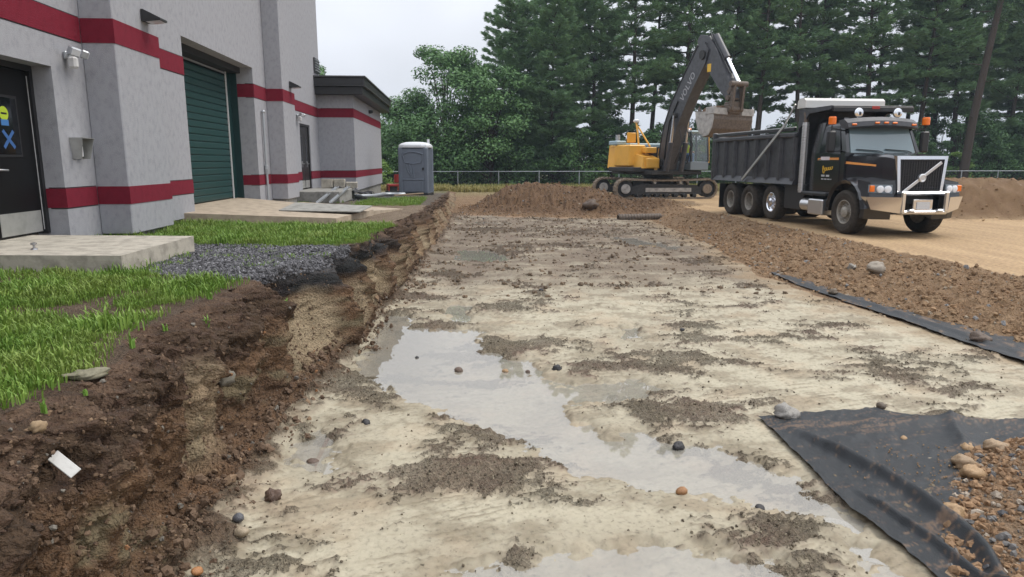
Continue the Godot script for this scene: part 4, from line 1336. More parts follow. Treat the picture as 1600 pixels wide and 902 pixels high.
		for k in 60:
			var u := k / 59.0
			var zz := (-1.36 + 0.46 * u) if s < 0 else (-0.90 - 0.46 * u)
			curl.append(Vector3((W + 0.018) * s, 1.60 + 0.05 * u + (0.10 if u < 0.22 else 0.035) * sin(u * 34.0), zz + 0.03 * cos(u * 34.0)))
		lt.tube(curl, [0.012], 5)
		obj("lettering", lt, M.letter_yellow, door)
		for row in [[1.44, 0.05, 7, 0.055], [1.35, 0.028, 13, 0.037]]:
			var lw := MB.new()
			for k in row[2]:
				if k % 4 == 3:
					continue
				var zz: float = -1.38 + row[3] * k if s < 0 else -0.88 - row[3] * k
				lw.box(Vector3((W + 0.018) * s, row[0], zz), Vector3(0.004, row[1], row[3] * 0.72))
				lw.box(Vector3((W + 0.019) * s, row[0] - row[1] * 0.1, zz + row[3] * 0.1), Vector3(0.003, row[1] * 0.3, row[3] * 0.2))
			obj("lettering", lw, M.letter_white, door)
		var hst := MB.new()
		hst.hexa([Vector3(0.965 * s, 1.76, -0.40), Vector3(0.992 * s, 1.76, -0.40), Vector3(0.80 * s, 1.70, 0.55), Vector3(0.77 * s, 1.70, 0.55), Vector3(0.955 * s, 1.82, -0.40), Vector3(0.985 * s, 1.82, -0.40), Vector3(0.795 * s, 1.745, 0.55), Vector3(0.765 * s, 1.745, 0.55)])
		obj("stripe", hst, M.stripe_orange, hood)
		# mirrors and beacons
		var mr := MB.new()
		mr.box(Vector3(1.32 * s, 2.33, -0.62), Vector3(0.24, 0.55, 0.12), 0.04)
		mr.bar(Vector3(0.95 * s, 2.62, -0.72), Vector3(1.32 * s, 2.66, -0.62), 0.03, 0.03)
		mr.bar(Vector3(0.98 * s, 2.1, -0.62), Vector3(1.32 * s, 2.06, -0.62), 0.03, 0.03)
		mr.bar(Vector3(1.32 * s, 2.04, -0.62), Vector3(1.32 * s, 2.74, -0.62), 0.03, 0.03)
		obj("mirror", mr, M.trim_black, cab)
		var bc := MB.new()
		bc.lathe([Vector2(0.07, 0.0), Vector2(0.095, 0.01), Vector2(0.095, 0.17), Vector2(0.08, 0.20), Vector2(0.0, 0.205)], Vector3(1.32 * s, 2.76, -0.62), Vector3.UP, 14)
		obj("beacon", bc, M.amber, cab)
	# sun visor with marker lamps
	var vs := []
	for k in 9:
		var u := k / 8.0 * 2.0 - 1.0
		var x := 0.98 * u
		var bow := 0.10 * (1.0 - u * u)
		var drop := 0.06 * u * u
		vs.append([Vector3(x, 2.68 - drop * 0.5, -0.52 + bow), Vector3(x, 2.74 - drop, -0.44 + bow), Vector3(x, 2.86 - drop, -0.48 + bow), Vector3(x, 2.96 - drop, -0.66 + bow), Vector3(x, 2.94 - drop, -0.90), Vector3(x, 2.70 - drop * 0.5, -0.72)])
	var vb := MB.new()
	loft(vb, vs)
	var vis := obj("sun_visor", vb, M.body_black, cab)
	for u in [-0.85, -0.25, 0.0, 0.25, 0.85]:
		var ml := MB.new()
		ml.box(Vector3(0.98 * u, 2.80 - 0.06 * u * u, -0.44 + 0.10 * (1.0 - u * u)), Vector3(0.13, 0.045, 0.03), 0.01)
		obj("marker_lamp", ml, M.amber, vis)
	for x in [-0.55, 0.55]:
		var sp := MB.new()
		sp.lathe([Vector2(0.0, -0.12), Vector2(0.06, -0.11), Vector2(0.115, -0.03), Vector2(0.125, 0.02), Vector2(0.11, 0.03), Vector2(0.05, 0.045), Vector2(0.0, 0.045)], Vector3(x, 3.07, -0.72), Vector3.BACK, 18)
		sp.tube([Vector3(x, 2.93, -0.75), Vector3(x, 3.0, -0.75)], [0.025], 6)
		var spn := obj("roof_lamp", sp, M.chrome, cab)
		mbox(spn, "lamp_bracket", M.trim_black, Vector3(x + 0.02, 3.05, -0.672), Vector3(0.06, 0.08, 0.012), 0.004)
	# exhaust stack with a pierced heat shield
	for s in [-1]:
		var ex := MB.new()
		ex.tube([Vector3(1.14 * s, 0.95, -2.2), Vector3(1.14 * s, 2.9, -2.2)], [0.085], 14)
		for k in 24:
			ex.lathe([Vector2(0.086, 0.0), Vector2(0.096, 0.008), Vector2(0.096, 0.042), Vector2(0.086, 0.05)], Vector3(1.14 * s, 1.0 + k * 0.078, -2.2), Vector3.UP, 14)
		var est := obj("exhaust_stack", ex, M.alu, t)
		var et := MB.new()
		et.tube([Vector3(1.14 * s, 2.9, -2.2), Vector3(1.14 * s, 3.08, -2.2), Vector3(1.14 * s, 3.16, -2.26)], [0.062, 0.062, 0.06], 12)
		obj("exhaust_tip", et, M.bucket, est)
	# steps, tank, battery box
	for s in [-1, 1]:
		mbox(t, "step", M.trim_black, Vector3(1.06 * s, 0.95, -1.45), Vector3(0.34, 0.10, 1.25), 0.03)
		var tk := mbox(t, "battery_box", M.alu, Vector3(1.08 * s, 0.60, -1.25), Vector3(0.36, 0.42, 0.72), 0.03)
		var fk := MB.new()
		fk.tube([Vector3(1.08 * s, 0.63, -2.05), Vector3(1.08 * s, 0.63, -1.62)], [0.17], 18)
		obj("air_tank", fk, M.alu, tk)
		mbox(t, "side_skirt", M.trim_black, Vector3(0.95 * s, 0.82, -2.65), Vector3(0.3, 0.75, 1.1), 0.03)
		mbox(t, "mud_flap", M.trim_black, Vector3(0.97 * s, 0.62, -7.42), Vector3(0.6, 0.85, 0.025))
	# dump body
	var z0 := -8.15
	var z1 := -2.5
	var B := 1.22
	var body := MB.new()
	body.box(Vector3(0, 1.22, (z0 + z1) * 0.5), Vector3(2.2, 0.10, z1 - z0))
	for s in [-1, 1]:
		body.hexa([Vector3((B - 0.10) * s, 1.18, z0), Vector3((B - 0.05) * s, 1.18, z0), Vector3((B - 0.05) * s, 1.18, z1), Vector3((B - 0.10) * s, 1.18, z1), Vector3((B - 0.10) * s, 2.66, z0), Vector3((B - 0.05) * s, 2.66, z0), Vector3((B - 0.05) * s, 2.66, z1), Vector3((B - 0.10) * s, 2.66, z1)])
	body.box(Vector3(0, 2.2, z1 - 0.02), Vector3(2.34, 2.1, 0.06))
	var bn := obj("dump_body", body, M.body_black, t)
	for s in [-1, 1]:
		for k in 8:
			var rb := MB.new()
			var zz := lerpf(z0 + 0.1, z1 - 0.12, k / 7.0)
			rb.hexa([Vector3((B - 0.05) * s, 1.27, zz - 0.09), Vector3((B + 0.04) * s, 1.27, zz - 0.05), Vector3((B + 0.04) * s, 1.27, zz + 0.05), Vector3((B - 0.05) * s, 1.27, zz + 0.09), Vector3((B - 0.05) * s, 2.52, zz - 0.09), Vector3((B + 0.04) * s, 2.52, zz - 0.05), Vector3((B + 0.04) * s, 2.52, zz + 0.05), Vector3((B - 0.05) * s, 2.52, zz + 0.09)])
			obj("side_rib", rb, M.body_black, bn)
		var rl := MB.new()
		rl.box(Vector3((B - 0.01) * s, 2.57, (z0 + z1) * 0.5), Vector3(0.14, 0.12, z1 - z0 - 0.02), 0.02)
		rl.hexa([Vector3((B - 0.05) * s, 1.16, z0 + 0.05), Vector3((B + 0.05) * s, 1.16, z0 + 0.05), Vector3((B + 0.05) * s, 1.16, z1), Vector3((B - 0.05) * s, 1.16, z1), Vector3((B - 0.05) * s, 1.34, z0 + 0.05), Vector3((B + 0.0) * s, 1.28, z0 + 0.05), Vector3((B + 0.0) * s, 1.28, z1), Vector3((B - 0.05) * s, 1.34, z1)])
		obj("side_rail", rl, M.body_black, bn)
		var tr := MB.new()
		tr.box(Vector3((B - 0.03) * s, 2.73, (z0 + z1) * 0.5), Vector3(0.09, 0.10, z1 - z0 - 0.3), 0.015)
		obj("top_board", tr, M.trim_black, bn)
		var tc := MB.new()
		tc.box(Vector3((B - 0.03) * s, 2.79, (z0 + z1) * 0.5), Vector3(0.07, 0.02, z1 - z0 - 0.3), 0.004)
		obj("top_cap", tc, M.alu, bn)
		mbox(bn, "corner_post", M.body_black, Vector3((B - 0.02) * s, 1.98, z0 - 0.02), Vector3(0.16, 1.7, 0.18), 0.03)
		# cab shield brackets
		var gs := MB.new()
		gs.prism([Vector2(-2.52, 2.72), Vector2(-2.52, 3.27), Vector2(-0.95, 3.27), Vector2(-0.95, 3.17), Vector2(-2.0, 3.13), Vector2(-2.36, 2.80)], Vector3(1.14 * s, 0, 0), Vector3.BACK, Vector3.UP, Vector3(0.04 * s, 0, 0))
		obj("shield_side", gs, M.body_black, bn)
		# arm of the tarpaulin
		var ar := MB.new()
		ar.bar(Vector3((B + 0.10) * s, 1.22, -5.6), Vector3((B + 0.10) * s, 2.85, -3.05), 0.035, 0.08)
		ar.bar(Vector3((B + 0.10) * s, 2.83, -3.07), Vector3((B + 0.08) * s, 3.42, -2.55), 0.03, 0.05)
		obj("tarp_arm", ar, M.steel_worn, bn)
	mbox(bn, "tailgate", M.body_black, Vector3(0, 1.95, z0 - 0.03), Vector3(2.2, 1.5, 0.08), 0.02)
	mbox(bn, "cab_shield", M.body_black, Vector3(0, 3.24, -1.73), Vector3(2.28, 0.06, 1.6), 0.01)
	mbox(bn, "shield_lip", M.trim_black, Vector3(0, 3.17, -0.93), Vector3(2.3, 0.12, 0.06), 0.01)
	mbox(bn, "reflector", M.red, Vector3(0.05, 3.22, -0.895), Vector3(0.22, 0.08, 0.012), 0.003)
	var rh := MB.new()
	rh.prism([Vector2(-2.62, 3.30), Vector2(-2.60, 3.50), Vector2(-2.52, 3.57), Vector2(-2.28, 3.57), Vector2(-2.20, 3.50), Vector2(-2.18, 3.30)], Vector3(-1.2, 0, 0), Vector3.BACK, Vector3.UP, Vector3(2.4, 0, 0))
	obj("tarp_housing", rh, M.tarp_white, bn)

# ---------------------------------------------------------------- excavator
# own axes: z forward along the boom, origin on the ground under the slew ring
func build_excavator() -> void:
	var C := Vector3(10.25, 0.38, -35.2)
	var t := thing("excavator", "tracked excavator with yellow counterweight and dark boom holding a full bucket", "excavator", C)
	# undercarriage, turned across the boom
	for s in [1, -1]:
		var zc = 1.3 * s
		var ox := 0.0 if s > 0 else -0.55
		var tr := Node3D.new()
		tr.name = "track"
		tr.position = Vector3(ox, 0, zc)
		t.add_child(tr, true)
		# pads along the loop
		var loop := []
		var L := 2.05
		var r := 0.46
		for k in 20:
			loop.append([Vector2(lerpf(-L, L, k / 20.0), 0.02), Vector2(0, -1)])
		for k in 9:
			var a := lerpf(-PI / 2, PI / 2, k / 9.0)
			loop.append([Vector2(L + cos(a) * r, 0.48 + sin(a) * r), Vector2(cos(a), sin(a))])
		for k in 20:
			loop.append([Vector2(lerpf(L, -L, k / 20.0), 0.94 - 0.05 * sin(PI * k / 20.0)), Vector2(0, 1)])
		for k in 9:
			var a := lerpf(PI / 2, 1.5 * PI, k / 9.0)
			loop.append([Vector2(-L + cos(a) * r, 0.48 + sin(a) * r), Vector2(cos(a), sin(a))])
		for q in loop:
			var n2: Vector2 = q[1]
			var nn := Vector3(n2.x, n2.y, 0)
			var tt := Vector3(-n2.y, n2.x, 0)
			var pb := MB.new()
			pb.box(Vector3(q[0].x, q[0].y, 0), Vector3(0.20, 0.085, 0.62), 0.008, Basis(tt, nn, Vector3(0, 0, 1) if tt.cross(nn).z > 0 else Vector3(0, 0, -1)))
			pb.box(Vector3(q[0].x, q[0].y, 0) + nn * 0.055, Vector3(0.035, 0.05, 0.60), 0.0, Basis(tt, nn, Vector3(0, 0, 1) if tt.cross(nn).z > 0 else Vector3(0, 0, -1)))
			obj("track_pad", pb, M.track, tr)
		var fr := MB.new()
		fr.prism([Vector2(-1.75, 0.22), Vector2(1.75, 0.22), Vector2(1.85, 0.45), Vector2(1.5, 0.66), Vector2(-1.2, 0.74), Vector2(-1.6, 0.62), Vector2(-1.85, 0.45)], Vector3(0, 0, -0.2), Vector3.RIGHT, Vector3.UP, Vector3(0, 0, 0.4))
		obj("track_frame", fr, M.machine_dark, tr)
		mbox(tr, "frame_plate", M.bucket_worn, Vector3(0.1, 0.43, 0.215), Vector3(2.3, 0.2, 0.02), 0.005)
		for e in [[-L, 0.30], [L, 0.33]]:
			var wl := MB.new()
			wl.lathe([Vector2(0.40, -0.22), Vector2(0.40, 0.16), Vector2(0.30, 0.18), Vector2(e[1] - 0.05, 0.24), Vector2(0.14, 0.27), Vector2(0, 0.27)], Vector3(e[0], 0.48, 0), Vector3.BACK, 20)
			obj("idler", wl, M.machine_dark, tr)
			var wl2 := MB.new()
			wl2.lathe([Vector2(0.24, 0.25), Vector2(0.22, 0.28), Vector2(0, 0.285)], Vector3(e[0], 0.48, 0), Vector3.BACK, 20)
			obj("hub_cover", wl2, M.bucket_worn if e[0] < 0 else M.track, tr)
		for k in 7:
			var rl := MB.new()
			rl.lathe([Vector2(0.11, -0.2), Vector2(0.11, 0.22), Vector2(0.07, 0.24), Vector2(0, 0.24)], Vector3(-1.4 + 0.47 * k, 0.16, 0), Vector3.BACK, 10)
			obj("roller", rl, M.machine_dark, tr)
		for k in 2:
			var rl := MB.new()
			rl.lathe([Vector2(0.08, -0.2), Vector2(0.08, 0.24), Vector2(0, 0.25)], Vector3(-0.6 + 1.3 * k, 0.80, 0), Vector3.BACK, 10)
			obj("roller", rl, M.bucket_worn, tr)
	var cf := MB.new()
	cf.box(Vector3(-0.2, 0.72, 0), Vector3(1.7, 0.45, 2.3), 0.08)
	cf.lathe([Vector2(0.75, 0.9), Vector2(0.75, 1.2)], Vector3(0, 0, 0), Vector3.UP, 24)
	obj("undercarriage", cf, M.machine_dark, t)
	# upper works, slightly turned from the boom line so that the right flank shows
	var up := Node3D.new()
	up.name = "upper_works"
	up.rotation.y = 0.29
	t.add_child(up)
	mbox(up, "deck", M.machine_dark, Vector3(0, 1.27, -0.3), Vector3(2.9, 0.2, 3.9), 0.03)
	# counterweight and engine bay: yellow
	var cw := MB.new()
	cw.prism([Vector2(-1.5, -1.7), Vector2(1.5, -1.7), Vector2(1.45, -2.6), Vector2(1.0, -3.0), Vector2(-1.0, -3.0), Vector2(-1.45, -2.6)], Vector3(0, 1.36, 0), Vector3.RIGHT, Vector3.BACK, Vector3(0, 1.15, 0))
	obj("counterweight", cw, M.yellow, up)
	var side := MB.new()
	side.hexa([Vector3(-2.0, 1.48, -1.75), Vector3(-0.62, 1.48, -1.75), Vector3(-0.62, 1.48, 1.05), Vector3(-1.62, 1.48, 1.05), Vector3(-1.9, 2.62, -1.75), Vector3(-0.62, 2.62, -1.75), Vector3(-0.75, 2.0, 1.0), Vector3(-1.55, 2.05, 1.0)])
	obj("tool_box", side, M.yellow, up)
	mbox(up, "side_cover", M.yellow, Vector3(-1.52, 2.1, -0.35), Vector3(0.95, 1.05, 1.5), 0.05)
	mbox(up, "side_cover", M.yellow, Vector3(-1.05, 1.72, 0.9), Vector3(0.75, 0.5, 0.5), 0.05)
	mbox(up, "side_cover", M.yellow, Vector3(-0.95, 2.36, 0.55), Vector3(0.6, 0.28, 0.5), 0.03)
	mbox(up, "skirt", M.machine_dark, Vector3(-1.45, 1.42, -0.3), Vector3(1.15, 0.22, 2.6), 0.03)
	mbox(up, "work_lamp", M.lamp_glass, Vector3(-1.45, 1.78, 0.44), Vector3(0.26, 0.26, 0.05), 0.02)
	mbox(up, "engine_hood", M.cab_roof, Vector3(-0.1, 2.62, -1.4), Vector3(2.6, 0.22, 1.6), 0.05)
	mbox(up, "engine_hood", M.cab_roof, Vector3(-1.75, 2.74, -1.2), Vector3(0.6, 0.22, 0.8), 0.04)
	var rlg := MB.new()
	rlg.tube([Vector3(-1.15, 2.6, -0.1), Vector3(-1.15, 3.3, -0.25), Vector3(-1.15, 3.72, -0.4)], [0.05], 8)
	rlg.tube([Vector3(-0.7, 2.45, 0.35), Vector3(-1.1, 3.55, -0.3)], [0.045], 8)
	rlg.box(Vector3(-1.35, 3.0, -0.5), Vector3(0.5, 0.5, 0.12), 0.03)
	var mast := obj("antenna_mast", rlg, M.yellow, up)
	var gn := MB.new()
	gn.lathe([Vector2(0.07, 0), Vector2(0.16, 0.06), Vector2(0.16, 0.13), Vector2(0.08, 0.19), Vector2(0, 0.2)], Vector3(-1.15, 3.72, -0.4), Vector3.UP, 14)
	obj("antenna", gn, M.white, mast)
	var sm := MB.new()
	sm.tube([Vector3(-1.85, 2.6, -1.0), Vector3(-1.85, 3.15, -1.0)], [0.12], 10)
	obj("exhaust", sm, M.galv, up)
	mbox(up, "engine_block", M.machine_dark, Vector3(-0.55, 2.1, -0.2), Vector3(0.5, 0.9, 1.2), 0.05)
	# cab
	var cx := 1.12
	var cabn := Node3D.new()
	cabn.name = "cab"
	up.add_child(cabn)
	mbox(cabn, "lower_panel", M.grey_paint, Vector3(cx, 1.60, 0.95), Vector3(1.06, 0.42, 1.9), 0.03)
	var post := MB.new()
	for q in [[-0.5, 1.88], [0.5, 1.88], [-0.5, 0.02], [0.5, 0.02]]:
		post.bar(Vector3(cx + q[0], 1.8, q[1] + 0.0), Vector3(cx + q[0] * 0.94, 3.2, q[1] - (0.12 if q[1] > 1.0 else 0.0)), 0.08, 0.08, Vector3.RIGHT)
	post.bar(Vector3(cx + 0.5, 1.8, 0.9), Vector3(cx + 0.47, 3.2, 0.85), 0.06, 0.06, Vector3.RIGHT)
	obj("pillars", post, M.trim_black, cabn)
	mbox(cabn, "roof", M.cab_roof, Vector3(cx, 3.24, 0.9), Vector3(1.08, 0.12, 1.9), 0.05)
	mbox(cabn, "back_panel", M.trim_black, Vector3(cx, 2.5, 0.03), Vector3(1.0, 1.4, 0.05))
	var gl := MB.new()
	gl.box(Vector3(cx, 2.5, 1.85), Vector3(0.95, 1.34, 0.012), 0.0, Basis(Vector3.RIGHT, -0.07))
	obj("windscreen", gl, M.cab_glass, cabn)
	for s in [-1, 1]:
		mbox(cabn, "side_window", M.cab_glass, Vector3(cx + 0.505 * s, 2.48, 0.95), Vector3(0.012, 1.36, 1.75))
	var hr := MB.new()
	hr.tube([Vector3(cx + 0.66, 1.75, 1.7), Vector3(cx + 0.66, 3.1, 1.6), Vector3(cx + 0.56, 3.2, 1.55)], [0.045], 8)
	obj("handrail", hr, M.yellow, cabn)
	mbox(cabn, "roof_beacon", M.amber, Vector3(cx - 0.42, 3.36, 1.5), Vector3(0.2, 0.12, 0.2), 0.04)
	var gm := MB.new()
	gm.tube([Vector3(cx - 0.72, 2.3, 0.4), Vector3(cx - 0.72, 3.75, 0.4)], [0.05], 8)
	var gmn := obj("antenna_mast", gm, M.bucket, up)
	var g2 := MB.new()
	g2.lathe([Vector2(0.07, 0), Vector2(0.16, 0.06), Vector2(0.16, 0.13), Vector2(0.08, 0.19), Vector2(0, 0.2)], Vector3(cx - 0.72, 3.75, 0.4), Vector3.UP, 14)
	obj("antenna", g2, M.white, gmn)
	mbox(cabn, "work_lamp", M.lamp_glass, Vector3(cx - 0.6, 3.3, 1.7), Vector3(0.16, 0.14, 0.1), 0.03)
	mbox(cabn, "operator_seat", M.trim_black, Vector3(cx, 1.98, 0.62), Vector3(0.55, 0.25, 0.55), 0.06)
	mbox(cabn, "seat_back", M.trim_black, Vector3(cx, 2.45, 0.33), Vector3(0.52, 0.75, 0.16), 0.06)
	# boom, stick and bucket lie in one upright plane that swings 17 degrees towards the truck
	var bw := 0.56
	var bx := 0.04
	var ux := Vector3(0.3, 0, 1)
	var Q := func(f: float, y: float, s := 0.0) -> Vector3: return Vector3(bx + 0.3 * (f - 1.1) + 0.958 * s, y, f - 0.287 * s)
	var lat := Vector3(0.958, 0, -0.287)
	var ol := [Vector2(0.78, 1.2), Vector2(1.5, 1.2), Vector2(1.92, 2.5), Vector2(2.28, 3.45), Vector2(3.1, 4.75), Vector2(4.12, 6.05), Vector2(4.32, 6.62), Vector2(4.05, 6.98), Vector2(3.6, 6.9), Vector2(2.5, 5.55), Vector2(1.72, 4.5), Vector2(1.22, 3.5), Vector2(0.88, 2.1)]
	var bm := MB.new()
	bm.prism(ol, Vector3(bx - 0.33, 0, 0) - lat * bw * 0.5, ux, Vector3.UP, lat * bw)
	var boom := obj("boom", bm, M.boom, t)
	# edge plates standing proud along both flanks
	for s in [-1, 1]:
		var ep := MB.new()
		for i in range(8, 12):
			ep.bar(Q.call(ol[i].x, ol[i].y, bw * 0.5 * s), Q.call(ol[i + 1].x, ol[i + 1].y, bw * 0.5 * s), 0.05, 0.05)
		obj("edge_plate", ep, M.machine_dark, boom)
	var tm := TextMesh.new()
	tm.text = "VOLVO"
	tm.font_size = 64
	tm.pixel_size = 0.0068
	tm.depth = 0.012
	var lm := inst("lettering", tm, M.letter_grey, boom)
	var dir: Vector3 = (Q.call(3.55, 5.95) - Q.call(2.45, 4.55)).normalized()
	var out := -lat
	lm.basis = Basis(dir, out.cross(dir), out)
	lm.position = Q.call(2.95, 5.2, -bw * 0.5 - 0.004)
	for s in [-1, 1]:
		var cy := MB.new()
		cy.tube([Q.call(1.75, 1.35, 0.42 * s), Q.call(2.05, 2.7, 0.42 * s)], [0.13], 12)
		var cyl := obj("boom_cylinder", cy, M.boom, t)
		var rd := MB.new()
		rd.tube([Q.call(2.05, 2.7, 0.42 * s), Q.call(2.2, 3.95, 0.40 * s)], [0.07], 10)
		obj("cylinder_rod", rd, M.chrome, cyl)
		var pn := MB.new()
		for q in [[2.2, 3.95, 0.44, 0.13], [3.95, 6.45, 0.34, 0.2], [1.1, 1.75, 0.36, 0.2]]:
			pn.tube([Q.call(q[0], q[1], 0.2 * s), Q.call(q[0], q[1], q[2] * s)], [q[3]], 14)
		obj("pin_boss", pn, M.machine_dark, boom)
	for s in [-0.16, -0.04, 0.08, 0.18]:
		var hp := MB.new()
		hp.tube([Q.call(0.75, 2.2, s), Q.call(1.08, 3.5, s), Q.call(1.55, 4.5, s), Q.call(2.4, 5.65, s), Q.call(3.4, 6.95, s)], [0.035], 6)
		obj("hydraulic_hose", hp, M.trim_black, boom)
	for s in [-1, 1]:
		var hp := MB.new()
		hp.tube([Q.call(1.4, 1.9, 0.32 * s), Q.call(1.6, 2.9, 0.36 * s), Q.call(1.75, 3.7, 0.33 * s), Q.call(2.3, 4.6, 0.30 * s)], [0.04], 6)
		hp.tube([Q.call(2.4, 3.3, 0.2 * s), Q.call(2.75, 2.6, 0.3 * s), Q.call(2.3, 1.7, 0.35 * s)], [0.025], 6)
		obj("hydraulic_hose", hp, M.trim_black, boom)
	var acyl := MB.new()
	acyl.tube([Q.call(1.9, 4.95), Q.call(3.1, 6.65)], [0.14], 12)
	var ac := obj("arm_cylinder", acyl, M.boom, t)
	var arod := MB.new()
	arod.tube([Q.call(3.1, 6.65), Q.call(3.6, 7.25)], [0.07], 10)
	obj("cylinder_rod", arod, M.chrome, ac)
	var so := [Vector2(3.42, 7.1), Vector2(3.62, 7.36), Vector2(4.2, 7.22), Vector2(4.75, 6.6), Vector2(5.62, 5.3), Vector2(5.92, 4.45), Vector2(5.62, 4.35), Vector2(4.95, 5.0), Vector2(4.0, 6.05)]
	var stk := MB.new()
	stk.prism(so, Vector3(bx - 0.33, 0, 0) - lat * 0.21, ux, Vector3.UP, lat * 0.42)
	var stick := obj("stick", stk, M.boom, t)
	var wpl := MB.new()
	wpl.box(Q.call(4.35, 5.85, -0.215), Vector3(0.012, 0.34, 0.26), 0.003, Basis(Vector3.UP, 0.29))
	obj("warning_plate", wpl, M.letter_yellow, stick)
	for s in [-0.12, 0.0, 0.12]:
		var sh := MB.new()
		sh.tube([Q.call(3.6, 7.1, s), Q.call(4.25, 7.3, s), Q.call(4.95, 6.4, s), Q.call(5.6, 5.5, s)], [0.03], 6)
		obj("hydraulic_hose", sh, M.trim_black, stick)
	var bc := MB.new()
	bc.tube([Q.call(4.4, 7.2, 0.05), Q.call(5.2, 6.15, 0.05)], [0.15], 12)
	var bcy := obj("bucket_cylinder", bc, M.boom, t)
	var brd := MB.new()
	brd.tube([Q.call(5.2, 6.15, 0.05), Q.call(6.05, 5.0, 0.05)], [0.085], 10)
	obj("cylinder_rod", brd, M.chrome, bcy)
	var lk := MB.new()
	for s in [-1, 1]:
		lk.bar(Q.call(6.05, 5.0, 0.27 * s), Q.call(5.75, 4.65, 0.27 * s), 0.08, 0.18)
		lk.bar(Q.call(6.05, 5.0, 0.24 * s), Q.call(5.95, 3.95, 0.24 * s), 0.10, 0.22)
	lk.tube([Q.call(6.05, 5.0, -0.42), Q.call(6.05, 5.0, 0.42)], [0.12], 10)
	lk.tube([Q.call(5.8, 4.45, -0.36), Q.call(5.8, 4.45, 0.36)], [0.12], 10)
	lk.tube([Q.call(5.9, 3.98, -0.36), Q.call(5.9, 3.98, 0.36)], [0.12], 10)
	lk.box(Q.call(5.72, 4.1), Vector3(0.5, 0.42, 0.5), 0.05, Basis(Vector3.UP, 0.29))
	obj("bucket_linkage", lk, M.bucket, t)
	# bucket: curved shell between two side plates
	var bo: Vector3 = Q.call(5.3, 3.5)
	var half := 0.98
	var bk := Node3D.new()
	bk.name = "bucket"
	bk.position = bo
	bk.rotation = Vector3(0, 0.29, -0.03)
	t.add_child(bk)
	var prof := [Vector2(-0.75, 0.42), Vector2(-0.66, 0.0), Vector2(-0.45, -0.42), Vector2(-0.1, -0.66), Vector2(0.25, -0.62), Vector2(0.48, -0.32), Vector2(0.55, 0.05), Vector2(0.52, 0.34)]
	var shell := MB.new()
	for i in prof.size() - 1:
		var p: Vector2 = prof[i]
		var q: Vector2 = prof[i + 1]
		shell.bar(Vector3(0, p.y, p.x), Vector3(0, q.y, q.x), half * 2.0, 0.045, Vector3.UP if absf(q.x - p.x) > 0.1 else Vector3.BACK)
	shell.box(Vector3(0, 0.36, 0.53), Vector3(half * 2.0, 0.34, 0.09), 0.01)
	obj("shell", shell, M.bucket, bk)
	for s in [-1, 1]:
		var sp := MB.new()
		sp.prism(prof, Vector3(half * s, 0, 0), Vector3.BACK, Vector3.UP, Vector3(0.04 * s, 0, 0))
		obj("side_plate", sp, M.bucket_worn, bk)
		mbox(bk, "side_cutter", M.bucket_worn, Vector3((half + 0.0) * s, 0.40, 0.3), Vector3(0.12, 0.3, 0.6), 0.02)
	for k in 5:
		var tt := MB.new()
		tt.hexa([Vector3(-0.86 + 0.42 * k, 0.40, -0.80), Vector3(-0.74 + 0.42 * k, 0.40, -0.80), Vector3(-0.74 + 0.42 * k, 0.40, -0.70), Vector3(-0.86 + 0.42 * k, 0.40, -0.70), Vector3(-0.83 + 0.42 * k, 0.66, -0.79), Vector3(-0.77 + 0.42 * k, 0.66, -0.79), Vector3(-0.77 + 0.42 * k, 0.66, -0.77), Vector3(-0.83 + 0.42 * k, 0.66, -0.77)])
		obj("tooth", tt, M.bucket, bk)
	mbox(bk, "quick_coupler", M.bucket, Vector3(0.0, 0.5, 0.42), Vector3(0.62, 0.42, 0.5), 0.05)
	mbox(bk, "back_plate", M.bucket_worn, Vector3(-0.64, 0.38, 0.585), Vector3(0.6, 0.26, 0.02), 0.004)
	mbox(bk, "back_plate", M.bucket_worn, Vector3(0.66, 0.38, 0.585), Vector3(0.56, 0.26, 0.02), 0.004)
	# soil heaped in the bucket
	var hm := MB.new()
	var g := 20
	var hp2 := func(i: int, j: int) -> Vector3:
		var x := lerpf(-half + 0.02, half - 0.02, i / float(g))
		var z := lerpf(-0.72, 0.5, j / float(g))
		var edge := minf(minf(i, g - i), minf(j, g - j)) / 5.0
		return Vector3(x, 0.30 + 0.30 * smoothstep(0.0, 1.0, edge) * (1.0 - 0.35 * (x / half)) + 0.09 * nB.get_noise_2d(x * 3.0, z * 3.0), z)
	for i in g:
		for j in g:
			var a: Vector3 = hp2.call(i, j); var b: Vector3 = hp2.call(i + 1, j); var c: Vector3 = hp2.call(i + 1, j + 1); var d: Vector3 = hp2.call(i, j + 1)
			hm.cquad(a, b, c, d, Vector3(0, -3, 0))
	for k in hm.c.size():
		hm.c[k] = Color(0.20, 0.125, 0.07)
	var load_ := thing("dirt_load", "brown soil heaped in the raised excavator bucket", "soil", C + bo, 0.29)
	obj("heap", hm, M.soil, load_)
	build_operator(C + up.basis * Vector3(cx, 2.08, 0.68), 0.29)

